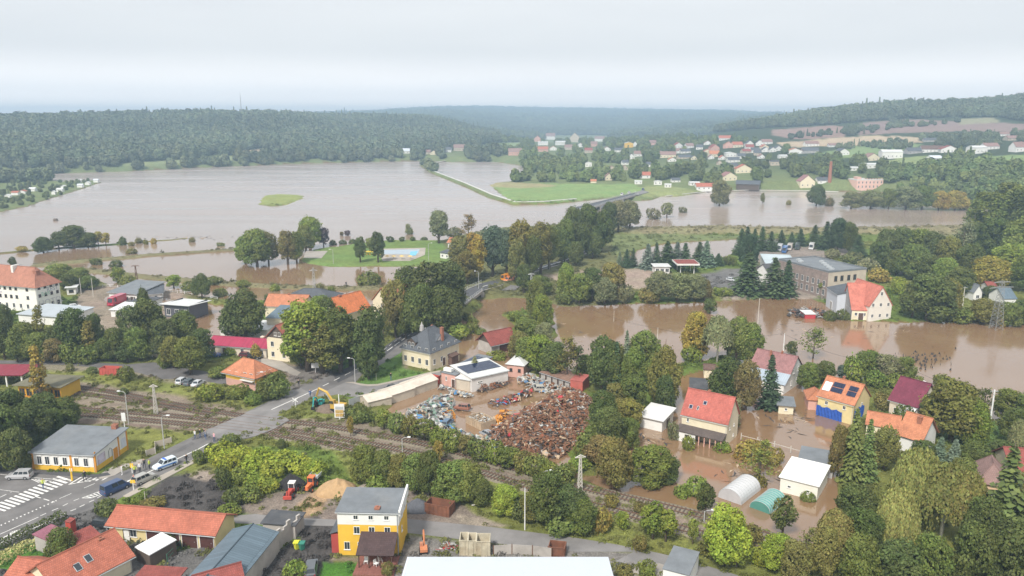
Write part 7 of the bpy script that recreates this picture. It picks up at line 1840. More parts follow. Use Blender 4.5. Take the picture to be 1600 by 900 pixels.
tag(MB().tube([(0, 0, -2), (0, 0, 29 * s_)], [1.9, 1.2], 10).build('chimney_stack', BRICK, None, (a_.x, a_.y, float(gz(a_.x, a_.y)))), 'tall round red brick factory chimney beside the village trees', 'chimney')
house('long dark open-sided hall with a grey roof by the far river bank', 'hall', (1150, 296), (1186, 297), 20, 5.5, 2.4, 'gx', PL['dark'], TILE['slate'], .8)
# allotment huts
for i, (px, py, w, rf) in enumerate([(10, 310, 8, 'pale'), (22, 305, 9, 'brick'), (33, 303, 9, 'brick'), (49, 299, 8, 'pale'), (83, 304, 5, 'pale'), (92, 300, 8, 'pale'), (98, 295, 6, 'pale'), (124, 293, 7, 'white'), (136, 289, 6, 'pale'), (149, 285, 6, 'white'), (124, 285, 5, 'pale')]):
 a_ = at(px - w / 2, py, G); W_ = w * a_.length / FPX
 house('%s garden hut on the allotment spit, %s from left' % ('red roofed' if rf == 'brick' else 'pale', ORD[i]), 'garden hut', a_, Vector((a_.x + W_, a_.y, G)), W_ * .7, 2.3, 1.1, 'gx' if i % 2 else 'gy', PL['white'], TILE[rf], .3, zg=G, name='garden_hut', group='allotment huts')
# ------------------------------------------------------------------ embankment edges, pool, courts
def edging(label, pts, w, m):
 Q = [at(x, y, z) for x, y, z in pts]; b = MB()
 for i in range(len(Q) - 1):
  d = (Q[i + 1] - Q[i]); n = Vector((-d.y, d.x, 0)).normalized() * w / 2
  b.slab([Q[i] - n - Q[0], Q[i + 1] - n - Q[0], Q[i + 1] + n - Q[0], Q[i] + n - Q[0]], .5)
 tag(b.build('embankment_edge', m, None, Q[0]), label, None, None, 'structure')
STONE = mat('pale_revetment', (.52, .51, .48), .9, .15, .3)
edging('white stone edge of the embankment across the flood', [(718, 248.5, 1.2), (660, 255.5, 2.2), (678, 267, 2.2), (728, 286, 2.2), (770, 304, 2.2), (806, 315, 2.2), (850, 314.3, 2.2), (900, 310, 2.2)], 2.6, STONE)
edging('pale river wall in front of the village road', [(1040, 306, 1.0), (1105, 298.5, 1.2), (1170, 296.5, 1.2), (1260, 297.5, 1.2), (1310, 299, 1.2)], 1.2, STONE)
pool = sheet('pool_terrace', [(590, 390), (600, 388.5), (665, 387), (664, 398), (650, 404), (640, 407.5), (598, 407.5)], G + .05, PAVE, None, .1, 'sandy concrete terrace round the bathing pool')
sheet('pool_water', [(600, 390.5), (656, 389), (654, 396), (640, 397.5), (600, 397)], G + .08, mat('pool_blue', (.36, .43, .48), .1, .05), pool)
sheet('pool_water', [(641, 393), (653, 392), (650, 399), (640, 399.5)], G + .10, mat('pool_bright', (.10, .48, .70), .1, .05), pool)
sheet('sports_court', [(474, 403), (478, 392), (512, 392), (502, 403.5)], G + .05, CONC, None, .1, 'beige sand sports court on the bathing lawn')
p = at(576, 398, G); t_ = thing('climbing_frame', 'orange climbing frame between the two small trees on the bathing lawn', 'playground', p)
for k in range(6): MB().tube([(-4 + k * 1.6, 0, 0), (-3.4 + k * 1.6, 0, 2.2 + (k % 2)), (-2.6 + k * 1.6, 0, 0)], .14, 5).build('bar', mat('bar_orange', (.75, .35, .04), .5), t_)
MB().box(-3, 3, -1, 1, 1.5, 1.7).slab([(3, -1, 1.6), (6, -1, .1), (6, 1, .1), (3, 1, 1.6)], .1).build('slide', mat('slide_yellow', (.75, .55, .06), .5), t_)
for i, x in enumerate((605, 615, 628, 641)): tag(MB().tube([(0, 0, 0), (0, 0, 1.6)], .07, 5).tube([(0, 0, 1.5), (0, 0, 2.0)], [1.3, .05], 8).build('parasol', mat('parasol_yellow', (.7, .5, .15), .7), None, at(x, 405, G + .1)), 'yellow parasol on the pool terrace, %s from left' % ORD[i], 'parasol', 'parasols by the pool')
# ------------------------------------------------------------------ vehicles
CARP, TYRE, RIM = tint_mat('car_paint', .3, 0, .6), mat('tyre_rubber', (.02, .02, .022), .8), mat('wheel_rim', (.45, .45, .46), .4, metal=.6)
LAMPW, LAMPR = mat('headlamp_glass', (.7, .7, .68), .2), mat('rear_lamp_red', (.45, .03, .03), .3)
CARS = {  # length, width, height, bonnet height, cabin stations (rear base, rear roof, front roof, windscreen base)
 'hatch': (4.1, 1.75, 1.5, .92, (-1.98, -1.55, .35, 1.05)), 'saloon': (4.6, 1.78, 1.45, .92, (-1.5, -.95, .45, 1.15)), 'suv': (4.6, 1.85, 1.72, 1.05, (-2.22, -2.0, .35, 1.05)), 'van': (5.1, 1.95, 2.05, 1.15, (-2.5, -2.42, 1.0, 1.75)), 'truck': (8.0, 2.4, 3.0, 1.2, (1.6, 1.7, 3.5, 3.9))}
_cm = {}
def car_meshes(k):
 if k in _cm: return _cm[k]
 L_, W_, H_, hb, (x0, x1, x2, x3) = CARS[k]; h = W_ / 2; b = MB()
 st = [(-L_/2, .45, hb * .8, .80), (-L_/2 + .12, .3, hb * .97, .95), (x0, .25, hb, 1), (x3, .25, hb, 1), (L_/2 - .35, .27, hb * .86, .95), (L_/2 - .02, .42, hb * .62, .8)]
 ring = lambda s: [(s[0], -h * s[3] * .93, s[1]), (s[0], -h * s[3], (s[1] + s[2]) * .52), (s[0], -h * s[3] * .9, s[2]), (s[0], h * s[3] * .9, s[2]), (s[0], h * s[3], (s[1] + s[2]) * .52), (s[0], h * s[3] * .93, s[1])]
 R_ = [ring(s) for s in st]
 for a, c in zip(R_, R_[1:]):
  for i in range(6): j = (i + 1) % 6; b.face([a[j], a[i], c[i], c[j]])
 b.face(R_[0]); b.face(R_[-1][::-1])
 t = h * .76
 b.face([(x1, -t, H_), (x2, -t, H_), (x2, t, H_), (x1, t, H_)])
 B = lambda x, s, z=hb: (x, s * h * .89, z - .01)
 T = lambda x, s: (x, s * t, H_)
 g = MB()
 for s in (-1, 1):
  f = [B(x0, s), B(x3, s), T(x2, s), T(x1, s)]; b.face(f if s < 0 else f[::-1])
  m = 3 if k in ('suv', 'van', 'hatch') else 2
  for q in range(m if k != 'truck' else 1):
   u0, u1 = q / m + .03, (q + 1) / m - .02
   if k == 'van' and q == 0: continue
   def I(u, v):
    p0, p1 = Vector(B(x0 + .12, s)), Vector(B(x3 - .2, s)); q0, q1 = Vector(T(x1 + .08, s)), Vector(T(x2 - .05, s)); p = p0.lerp(p1, u).lerp(q0.lerp(q1, u), v); return p + Vector((0, s * .012, 0))
   f = [I(u0, .12), I(u1, .12), I(u1, .86), I(u0, .86)]; g.face(f if s < 0 else f[::-1])
 for (xa, xb, sg) in ((x0, x1, -1), (x3, x2, 1)):
  f = [B(xa, -1), B(xa, 1), T(xb, 1), T(xb, -1)]; b.face(f if sg > 0 else f[::-1])
  I = lambda u, v: Vector(f[0]).lerp(Vector(f[1]), u).lerp(Vector(f[3]).lerp(Vector(f[2]), u), v) + Vector((sg * .02, 0, .01))
  q = [I(.07, .1), I(.93, .1), I(.93, .9), I(.07, .9)]; g.face(q if sg > 0 else q[::-1])
 if k == 'truck': b.box(-L_/2, 1.5, -1.2, 1.2, 1.0, 3.1)
 w = MB().tube([(0, -.11, 0), (0, .11, 0)], .33, 14); rm = MB().tube([(0, -.12, 0), (0, .12, 0)], .2, 10)
 me = b.mesh('body', CARP); 
 _cm[k] = (me, g.mesh('windows', GLASS), w.mesh('wheel', TYRE), rm.mesh('rim', RIM), MB().box(-.04, .03, -.16, .16, -.07, .07).mesh('headlight', LAMPW), MB().box(-.03, .03, -.12, .12, -.1, .1).mesh('tail_light', LAMPR))
 return _cm[k]
def vehicle(kind, label, P, Q, col, cat='car', name=None, z=None, group=None, sc=1.0):
 """stands with its middle at survey pixel P, nose towards Q"""
 z = RZ if z is None else z
 a, c = at(*P, z), at(*Q, z); rz = math.atan2(c.y - a.y, c.x - a.x)
 L_, W_, H_, hb, cs = CARS[kind]; M = car_meshes(kind)
 root = thing(name or 'parked_car', label, cat, a, rz, group); root.scale = (sc,) * 3
 for me, nm in ((M[0], 'body'), (M[1], 'windows')): o = link(nm, me, root); o.color = (*col, 1)
 for sx in (-L_ * .31, L_ * .32):
  for sy in (-1, 1): w = link('wheel', M[2], root, (sx, sy * (W_ / 2 - .1), .33)); link('rim', M[3], w)
 for sy in (-1, 1): link('headlight', M[4], root, (L_ / 2 - .1, sy * W_ * .33, hb * .62)); link('tail_light', M[5], root, (-L_ / 2 + .03, sy * W_ * .36, hb * .72))
 return root
vehicle('suv', 'silver grey estate car on the road left of the zebra crossing', (31, 747), (0, 748), (.42, .42, .43))
vehicle('van', 'dark blue van driving away past the junction', (181, 767), (215, 752), (.03, .06, .15), 'van', 'van')
vehicle('suv', 'grey beige off-road car stopped behind the blue van', (226, 752), (262, 736), (.36, .35, .32))
pc = vehicle('suv', 'white and blue police patrol car standing across the lane', (258, 730), (228, 741), (.62, .70, .76), 'police car', 'police_car')
MB().box(-1.9, 1.9, -.935, -.93, .62, .86).box(-1.9, 1.9, .93, .935, .62, .86).build('stripe', mat('police_blue', (.04, .18, .55), .4), pc)
MB().box(-.15, .15, -.55, .55, 1.73, 1.88).build('light_bar', mat('beacon_blue', (.04, .14, .6), .2), pc)
text('POLICJA', pc, (0, -.95, .66), (R(90), 0, 0), .2, mat('letter_white', (.8, .8, .8)), 'lettering')
for i, (x, y, c, k, l) in enumerate([(285, 598, (.62, .64, .66), 'hatch', 'pale silver hatchback, first of the three parked behind the signal box'), (297, 600, (.12, .14, .16), 'hatch', 'dark grey hatchback, middle of the three parked behind the signal box'), (310, 602, (.6, .62, .65), 'saloon', 'white saloon, last of the three parked behind the signal box')]):
 vehicle(k, l, (x, y), (x + 16, y - 9), c, group='cars parked behind the signal box')
vehicle('suv', 'blue off-road car parked in front of the maroon roofed building', (333, 558), (345, 557), (.02, .07, .30))
vehicle('hatch', 'black car parked beside the creeper on the cream house', (398, 560), (412, 561), (.02, .02, .022)); vehicle('hatch', 'dark red car next to the black one before the cream house', (385, 558), (398, 559), (.12, .02, .03))
vehicle('saloon', 'black car parked on the side road near the sheds', (614, 609), (632, 604), (.02, .02, .022))
vehicle('suv', 'dark silver car parked in the yard below the yellow bin', (487, 893), (490, 876), (.10, .11, .12))
vehicle('hatch', 'black car half hidden behind the garage hedge', (163, 824), (176, 826), (.02, .022, .025))
vehicle('hatch', 'silver car parked on the lot beside the tall spruces', (1142, 439), (1153, 441), (.5, .51, .52), z=G + .02)
vehicle('hatch', 'white car parked by the red fire engine', (117, 481), (128, 480), (.7, .7, .7), z=G + .02)
fe = vehicle('truck', 'red fire engine parked before the low white building', (183, 475), (170, 480), (.45, .02, .05), 'fire engine', 'fire_engine', z=G + .02, sc=1.05)
for i, (x, y, c, l) in enumerate([(1218, 391, (.65, .66, .68), 'white'), (1226, 394, (.05, .14, .36), 'blue'), (1234, 390, (.6, .55, .5), 'cream'), (1246, 389, (.06, .08, .07), 'dark green'), (1268, 389, (.7, .7, .7), 'large white')]):
 vehicle('truck', '%s lorry parked in the truck yard behind the pale blue hall' % l, (x, y), (x - 3, y + 4), c, 'lorry', 'lorry', z=G + .02, group='lorries in the truck yard')
for i, (x, y, c, w) in enumerate([(1005, 297, (.04, .08, .2), 'blue'), (972, 305, (.7, .7, .7), 'white'), (983, 302.5, (.65, .65, .66), 'pale')]):
 vehicle('van', '%s vehicle on the distant river bridge road' % w, (x, y), (x + 6, y - 3), c, 'van', 'van', z=3.75 if i else 3.2)
rw_ = vehicle('truck', 'orange road works lorry parked at the far end of the bridge', (793, 437), (780, 440), (.72, .28, .02), 'lorry', 'lorry', z=2.0, sc=.85); vehicle('van', 'orange and white works van beside the orange lorry', (795, 440), (784, 443), (.70, .25, .12), 'van', 'van', z=1.6)
# ------------------------------------------------------------------ tractors and excavator
def tractor(label, P, Q, c1, c2, dump=False):
 a, c = at(*P, G), at(*Q, G); root = thing('tractor', label, 'dumper' if dump else 'tractor', a, math.atan2(c.y - a.y, c.x - a.x)); root.scale = (.82,) * 3
 m1, m2 = mat('paint_' + label.split()[0], c1, .5, .15), mat('paint2_' + label.split()[0], c2, .5, .1)
 MB().prism([(.2, -.45), (2.3, -.36), (2.5, -.2), (2.5, .2), (2.3, .36), (.2, .45)], .7, 1.55).build('bonnet', m1, root)
 b = MB(); b.box(-1.3, .2, -.7, .7, .8, 1.5); b.build('chassis', m1, root)
 b = MB()
 for x in (-1.15, .1):
  for y in (-.62, .62): b.box(x - .05, x + .05, y - .05, y + .05, 1.5, 2.6)
 b.box(-1.3, .3, -.75, .75, 2.6, 2.75); b.build('cab', m2, root); MB().box(-1.12, .07, -.6, .6, 1.5, 2.59).build('window', GLASS, root)
 for x, r_, w in ((-.9, .85, .45), (1.8, .55, .35)):
  for s in (-1, 1): o = MB().tube([(0, -w / 2, 0), (0, w / 2, 0)], r_, 16).build('wheel', TYRE, root, (x, s * .95, r_)); MB().tube([(0, -w / 2 - .02, 0), (0, w / 2 + .02, 0)], r_ * .5, 10).build('rim', m1, o)
 if dump: MB().slab([(-4.0, -1.1, 1.9), (-1.4, -1.1, 1.9), (-1.4, 1.1, 1.9), (-4.0, 1.1, 1.9)], .2).box(-4, -1.4, -1.1, -1.0, 1.9, 2.4).box(-4, -1.4, 1.0, 1.1, 1.9, 2.4).build('skip_body', METALG, root)
 else: MB().tube([(1.6, -.3, 1.2), (2.4, -.3, 1.9), (3.1, -.3, 1.0)], .09, 5).tube([(1.6, .3, 1.2), (2.4, .3, 1.9), (3.1, .3, 1.0)], .09, 5).box(3.0, 3.4, -.9, .9, .4, 1.1).build('loader', m1, root)
tractor('red tractor with a white cab beside the black heap', (456, 772), (451, 780), (.55, .05, .06), (.72, .72, .70))
tractor('orange dumper with a grey skip beside the sand heap', (486, 763), (480, 770), (.75, .20, .07), (.70, .18, .06), True)
def digger(label, P, Q, c_arm, c_cab, s=1.0):
 a, c = at(*P, G), at(*Q, G); root = thing('excavator', label, 'excavator', a, math.atan2(c.y - a.y, c.x - a.x)); root.scale = (s,) * 3
 ma, mc = mat('arm_' + label.split()[0], c_arm, .5, .15), mat('cab_' + label.split()[0], c_cab, .5, .15)
 for y in (-1.2, 1.2): MB().prism([(-2, y - .3), (2, y - .3), (2, y + .3), (-2, y + .3)], .05, .85).build('track', TYRE, root)
 MB().box(-2.2, 1.2, -1.3, 1.3, 1.0, 2.0).build('body', ma, root); cb = MB().box(.1, 1.4, .2, 1.3, 2.01, 3.2).build('cab', mc, root); MB().box(.3, 1.45, .3, 1.34, 2.3, 3.0).build('window', GLASS, cb)
 MB().tube([(1.0, -.3, 1.9), (3.0, -.3, 4.6), (5.2, -.3, 5.4)], [.32, .38, .28], 4).build('boom', ma, root); MB().tube([(5.2, -.3, 5.5), (6.6, -.3, 2.0)], [.28, .2], 4).build('arm', ma, root)
 MB().tube([(2.0, -.3, 2.2), (3.4, -.3, 4.5)], .1, 5).build('hydraulic_ram', METALG, root); MB().prism([(6.1, -.9), (7.1, -.9), (7.1, .3), (6.1, .3)], .9, 2.0).build('bucket', TYRE, root)
digger('yellow excavator with a raised arm at the scrap yard corner', (527, 642), (497, 638), (.52, .33, .06), (.42, .28, .07), .92)
digger('teal compact excavator standing under the yellow arm', (500, 634), (494, 640), (.05, .40, .38), (.06, .42, .40), .6)
digger('orange digger among junk behind the large pale hall', (662, 862), (661, 850), (.55, .22, .11), (.50, .22, .13), .45)
# ------------------------------------------------------------------ people and bicycles
def person_mesh(stride, armf):
 bm = bpy.data.meshes.new('person'); V = [(0, 0, .95), (0, 0, 1.2), (0, 0, 1.42), (0, 0, 1.52), (0, .01, 1.62), (0, .01, 1.74)]; E = [(0, 1), (1, 2), (2, 3), (3, 4), (4, 5)]; Rr = [.15, .14, .15, .055, .10, .075]
 for s in (-1, 1):
  i = len(V); f = s * stride
  V += [(s * .10, 0, .9), (s * .11, f * .5, .5), (s * .11, f - .04, .09), (s * .12, f + .14, .05)]; E += [(0, i), (i, i + 1), (i + 1, i + 2), (i + 2, i + 3)]; Rr += [.10, .07, .05, .045]
  i = len(V); g = -s * armf
  V += [(s * .20, 0, 1.42), (s * .27, g * .4 - .02, 1.14), (s * .27, g + .06, .92), (s * .27, g + .09, .82)]; E += [(2, i), (i, i + 1), (i + 1, i + 2), (i + 2, i + 3)]; Rr += [.065, .048, .035, .038]
 bm.from_pydata(V, E, []); o = bpy.data.objects.new('p', bm); COL.objects.link(o); md = o.modifiers.new('s', 'SKIN')
 for i, r_ in enumerate(Rr): bm.skin_vertices[0].data[i].radius = (r_, r_ * .8)
 bm.skin_vertices[0].data[0].use_root = True
 o.modifiers.new('d', 'SUBSURF').levels = 1
 dg = bpy.context.evaluated_depsgraph_get(); me = bpy.data.meshes.new_from_object(o.evaluated_get(dg)); bpy.data.objects.remove(o)
 for k in range(4): me.materials.append(None)
 for p in me.polygons:
  z, x = p.center.z, abs(p.center.x); p.material_index = 3 if z > 1.68 else (0 if z > 1.47 or (x > .19 and z < .93) else (1 if z > .93 else 2))
 return me
PM = [person_mesh(.0, .0), person_mesh(.24, .2), person_mesh(-.18, .15)]
SKIN, HAIR = mat('skin', (.55, .36, .27), .6), mat('hair_dark', (.05, .035, .025), .8)
CL = {'yellow vest': (.62, .72, .10), 'black jacket': (.03, .03, .035), 'white top': (.7, .7, .7), 'red top': (.5, .05, .05), 'blue jacket': (.06, .12, .3), 'grey jacket': (.3, .3, .32), 'pink top': (.7, .4, .45), 'dark trousers': (.04, .045, .06), 'jeans': (.08, .12, .22)}
CLM = {k: mat('cloth_' + k.replace(' ', '_'), v, .85) for k, v in CL.items()}
def person(x, y, top, bot, lab, k=0, z=None, s=1.1, an=None):
 o = link('person', PM[k], None, at(x, y, RZ if z is None else z), _rnd.random() * 6.28 if an is None else an); o.scale = (s,) * 3
 for i, m in enumerate((SKIN, CLM[top], CLM[bot], HAIR)): o.material_slots[i].link = 'OBJECT'; o.material_slots[i].material = m
 return tag(o, 'person in %s %s' % (top, lab), 'person')
for a in [(68, 764, 'yellow vest', 'jeans', 'walking over the long zebra crossing', 1), (133, 751, 'black jacket', 'dark trousers', 'striding past the yellow post', 2), (191, 742, 'white top', 'white top', 'in pale trousers on the concrete path', 0), (211, 742, 'yellow vest', 'dark trousers', 'beside the grey off-road car', 1),
          (219, 738, 'white top', 'dark trousers', 'between the two stopped cars', 0), (226, 732, 'black jacket', 'dark trousers', 'crouching by the patrol car front', 2), (234, 733, 'yellow vest', 'dark trousers', 'beside the white patrol car', 0), (292, 725, 'black jacket', 'dark trousers', 'alone on the pale pavement', 1),
          (210, 757, 'red top', 'jeans', 'behind the grey off-road car', 0), (467, 605, 'black jacket', 'dark trousers', 'in the yard entrance by the signal box', 0), (485, 621, 'blue jacket', 'jeans', 'beside the teal excavator', 1), (611, 594, 'black jacket', 'jeans', 'on the sandy footpath by the lawn', 1),
          (322, 686, 'grey jacket', 'jeans', 'walking behind the cyclists', 1), (493, 452, 'black jacket', 'jeans', 'standing on the narrow dike, centre left', 0), (541, 449, 'black jacket', 'dark trousers', 'on the grass dike near the dense bush', 0)]:
 person(*a[:5], k=a[5], s=1.25 if a[1] > 500 else 1.6)
def cycle(x, y, lab, an):
 root = thing('bicycle', lab, 'bicycle', at(x, y, RZ), an); th = np.linspace(0, 2 * math.pi, 17)
 for cx in (-.52, .52): MB().tube([(cx + .33 * math.cos(t), 0, .35 + .33 * math.sin(t)) for t in th], .025, 4, cap=False).build('wheel', TYRE, root)
 MB().tube([(-.52, 0, .35), (-.1, 0, .35), (.38, 0, .85), (.52, 0, .35)], .025, 4).tube([(-.1, 0, .35), (-.22, 0, .85), (.38, 0, .85)], .025, 4).tube([(.4, -.25, 1.0), (.38, 0, .9), (.4, .25, 1.0)], .02, 4).build('frame', RUST, root); MB().box(-.34, -.1, -.07, .07, .85, .92).build('saddle', TYRE, root)
for i, (x, y, t, w) in enumerate([(305, 686, 'white top', 'leftmost of the cyclist group'), (313, 684, 'black jacket', 'second in the cyclist group'), (320, 683, 'black jacket', 'third in the cyclist group, pushing off'), (335, 690, 'pink top', 'rightmost of the cyclist group')]):
 an = math.atan2(at(384, 655).y - at(320, 686).y, at(384, 655).x - at(320, 686).x); cycle(x, y, 'bicycle ridden by the person %s' % w.split(',')[0], an)
 person(x, y - .3, t, 'jeans', 'astride a bicycle, %s' % w, 2, RZ + .12, 1.2, an - 1.57)
# ------------------------------------------------------------------ lamps, signals, poles, wires
POLE, CONCP, LAMPH = mat('pole_grey', (.42, .42, .41), .6), mat('pole_concrete', (.55, .52, .47), .9, .15, 2), mat('lamp_head', (.75, .76, .76), .4)
def lamp(x, yb, yt, lab, side=-1, z=None, m=None):
 p = gnd(x, yb) if z is None else at(x, yb, z); h = hgt(p, yt); root = thing('street_lamp', lab, 'street lamp', p)
 MB().tube([(0, 0, -.3), (0, 0, h * .95), (side * .35, 0, h), (side * 1.3, 0, h + .12)], [.12, .08, .06, .05], 6).build('post', m or POLE, root); MB().box(side * 1.75 if side < 0 else 1.1, side * 1.1 if side < 0 else 1.75, -.17, .17, h + .06, h + .24).build('lamp_head', LAMPH, root)
for a in [(257, 702, 650, 'street lamp left of the crossing by the wooden fence', 1), (201, 663, 612, 'curved street lamp between the overgrown tracks', -1), (555, 598, 560, 'street lamp at the lawn corner of the side road', -1), (402, 609, 582, 'street lamp in front of the signal box', 1),
          (748, 454, 424, 'street lamp on the short road bridge', -1), (858, 422, 400, 'street lamp beside the far dark road', -1), (915, 397, 375, 'street lamp where the road climbs into the trees', -1), (629, 712, 684, 'lamp on a thin post among the bushes by the tracks', 1), (849, 766, 736, 'lamp rising out of the large dark bush', 1),
          (1100, 816, 798, 'lamp by the small round tree at the flood edge', 1), (521, 412, 390, 'floodlight on the bathing lawn near the sand court', -1), (670, 408, 380, 'floodlight at the right end of the pool', 1)]: lamp(*a)
def post(x, yb, yt, lab, r_=.12, m=None, arms=0, z=None, cat='pole', name='utility_pole', top=None):
 p = gnd(x, yb) if z is None else at(x, yb, z); h = hgt(p, yt); root = thing(name, lab, cat, p)
 MB().tube([(0, 0, -.6), (0, 0, h)], [r_ * 1.2, r_ * .7], 6).build('post', m or CONCP, root)
 for k in range(arms): MB().box(-.9, .9, -.05, .05, h - .4 - k * .6, h - .28 - k * .6).build('crossarm', METALG, root)
 if top: top(root, h)
 return root
def sign(w, hh, m): return lambda r_, h: MB().box(-w / 2, w / 2, -.06, .02, h - hh, h).build('sign_board', m, r_)
WS, YS = mat('sign_white', (.75, .75, .74), .5), mat('sign_yellow', (.80, .50, .04), .5)
def cross(r_, h): MB().slab([(-.7, -.08, h - .9), (-.55, -.08, h - 1.0), (.7, -.08, h), (.55, -.08, h + .1)], .05).slab([(.7, -.06, h - .9), (.55, -.06, h - 1.0), (-.7, -.06, h), (-.55, -.06, h + .1)], .05).build('cross_sign', WS, r_)
for a in [(820, 828, 762, 'slim white lamp pole between bright and dark bushes by the lane', .09, WS, 0), (1547, 660, 609, 'leaning white concrete pole beside the big right garden tree', .2, WS, 1), (1414, 588, 569, 'short white pole behind the purple-red roof', .12, WS, 0), (1224, 548, 521, 'white pole behind the mauve roofed house', .14, WS, 0), (1027, 536, 512, 'slim pale pole in the flood near the blue spruce', .1, CONCP, 0),
          (1040, 547, 530, 'short dark pole on the bank near the blue spruce', .1, RUST, 0), (1184, 507, 466, 'thin tall pole standing in the flood below the spruces', .1, CONCP, 0), (127, 459, 434, 'pale post left of the white railing', .12, CONCP, 0), (146, 464, 434, 'taller pale post at the start of the white railing', .12, CONCP, 0), (900, 473, 440, 'thin pole among bushes on the far bank', .08, CONCP, 0),
          (1504, 478, 448, 'pale pole with crossarm left of the white cottage', .15, CONCP, 1), (1478, 446, 432, 'old wooden pole before the dark wood', .15, RUST, 0), (959, 503, 485, 'thin pale stake rising from the flood', .06, CONCP, 0), (588, 594, 583, 'short stake on the lawn of the manor', .05, CONCP, 0), (938, 832, 820, 'short white marker post by the lane', .08, WS, 0), (228, 792, 768, 'thin pole in the shrubs behind the garage', .06, CONCP, 0), (838, 500, 478, 'short pale post on the reed spit', .1, CONCP, 0), (1452, 500, 488, 'thin mast before the dark tree at the water', .08, WS, 0)]: post(*a[:4], r_=a[4], m=a[5], arms=a[6])
post(196, 678, 645, 'railway signal with an oval white board', .1, WS, 0, None, 'signal', 'railway_signal', sign(.9, 1.9, WS)); post(408, 622, 608, 'white crossing cross by the signal box bush', .08, WS, 0, None, 'sign', 'crossing_sign', cross); post(462, 636, 622, 'white crossing cross with dark lamps by the road', .08, WS, 0, None, 'sign', 'crossing_sign', cross)
post(207, 739, 724, 'yellow topped marker post by the concrete path', .1, WS, 0, None, 'sign', 'road_sign', sign(.6, .9, YS)); post(209, 766, 750, 'yellow sign behind the off-road car', .09, WS, 0, None, 'sign', 'road_sign', sign(.9, .6, YS)); post(113, 751, 732, 'yellow banded post at the zebra crossing corner', .17, YS, 0, None, 'sign', 'road_sign', sign(.5, .6, WS)); post(493, 583, 566, 'white information board under the large green tree', .08, WS, 0, None, 'sign', 'sign_board', sign(2.0, 1.6, WS))
q = post(531, 655, 616, 'tall white advertising board with orange panels beside the excavator', .14, WS, 0, None, 'sign', 'advertising_board')
for k in range(3): MB().box(-.9, .9, -.14, -.06, .7 + .85 * k, 1.4 + .85 * k).build('sign_panel', mat('sign_ochre', (.50, .34, .12), .7, .3, 3) if k < 2 else METALG, q)
MB().box(-1.15, 1.15, -.06, .06, .4, 3.7).build('board', WS, q)
def lattice(x, yb, yt, lab, w, m, arms, z=None, n=9, r_=.07):
 p = gnd(x, yb) if z is None else at(x, yb, z); h = hgt(p, yt); root = thing('pylon', lab, 'pylon', p, .2); T = lambda t: w / 2 * (1 - t * .72); b = MB()
 for i in range(4):
  c = [(-1, -1), (1, -1), (1, 1), (-1, 1)]; a, d = c[i], c[(i + 1) % 4]; b.tube([(a[0] * w / 2, a[1] * w / 2, -1.5), (a[0] * T(1), a[1] * T(1), h)], r_, 4)
  for k in range(n):
   t0, t1 = k / n, (k + 1) / n; b.tube([(a[0] * T(t0), a[1] * T(t0), h * t0), (d[0] * T(t1), d[1] * T(t1), h * t1)], r_ * .6, 3, cap=False); b.tube([(d[0] * T(t0), d[1] * T(t0), h * t0), (a[0] * T(t1), a[1] * T(t1), h * t1)], r_ * .6, 3, cap=False)
 b.build('lattice', m, root)
 for t, l in arms: MB().tube([(-l, 0, h * t), (0, 0, h * t + .5), (l, 0, h * t)], r_ * 1.4, 4).tube([(-l, 0, h * t), (l, 0, h * t)], r_ * 1.2, 4).build('crossarm', m, root)
 return root
GS = mat('galvanised', (.40, .41, .40), .5, metal=.2)
lattice(1556, 514, 439, 'tall lattice power pylon standing at the edge of the river', 3.0, mat('pylon_grey', (.24, .25, .25), .6), [(.97, 3.2), (.86, 4.6)], 0, 12, .07); lattice(830, 486, 427, 'slim lattice pylon on the reed spit', 1.4, GS, [(.97, 1.2)]); lattice(492, 466, 418, 'slim lattice pylon beyond the white house, left of centre', 1.4, GS, [(.9, 1.5)])
lattice(244, 647, 602, 'pale lattice concrete mast between the railway tracks', .9, CONCP, [(.95, .9)]); lattice(906, 766, 712, 'white lattice concrete mast beside the railway, right of centre', .9, CONCP, [(.95, 1.0)]); lattice(214, 442, 415, 'dark wooden double pole with a slanting prop on the dike', 1.0, RUST, [(.97, 1.6)], None, 3)
def wire(P, Q, sag=1.2, lab=None, r_=.03):
 a, c = at(*P), at(*Q); b = MB(); n = 14
 b.tube([(c - a) * (k / n) + Vector((0, 0, -4 * sag * (k / n) * (1 - k / n))) for k in range(n + 1)], r_, 3); tag(b.build('overhead_wire', TYRE, None, a), lab, 'wire')
wire((1547, 609, 10), (1414, 570, 9), 1.5, 'thin wire from the leaning pole to the short white pole'); wire((1547, 611, 9.5), (1600, 640, 10), .8, 'thin wire running right from the leaning pole'); wire((1224, 521, 10), (1414, 570, 9), 2, 'thin wire crossing above the solar panel house'); wire((1027, 513, 8), (1224, 521, 10), 2, 'thin wire crossing the flood before the birch'); wire((830, 428, 17), (1027, 513, 8), 3, 'thin wire slanting down from the slim pylon')
def fence(lab, pts, h, sp, m, name='fence', rails=2, panel=None, cat='fence'):
 Q = [at(x, y, G) for x, y in pts]; root = thing(name, lab, cat, Q[0])
 for i in range(len(Q) - 1):
  a, c = Q[i] - Q[0], Q[i + 1] - Q[0]; n = max(1, int((c - a).length / sp)); an = math.atan2((c - a).y, (c - a).x)
  for k in range(n + (i == len(Q) - 2)):
   p = a.lerp(c, k / n); MB().box(-.07, .07, -.07, .07, -.4, h).build('post', m, root, p, an)
   if k < n:
    L_ = (c - a).length / n
    if panel: MB().box(.08, L_ - .08, -.03, .03, .05, h - .08).build('panel', panel, root, p, an)
    else: 
     for r_ in range(rails): MB().box(.08, L_ - .08, -.03, .03, h * (.45 + .45 * r_), h * (.45 + .45 * r_) + .08).build('rail', m, root, p, an)
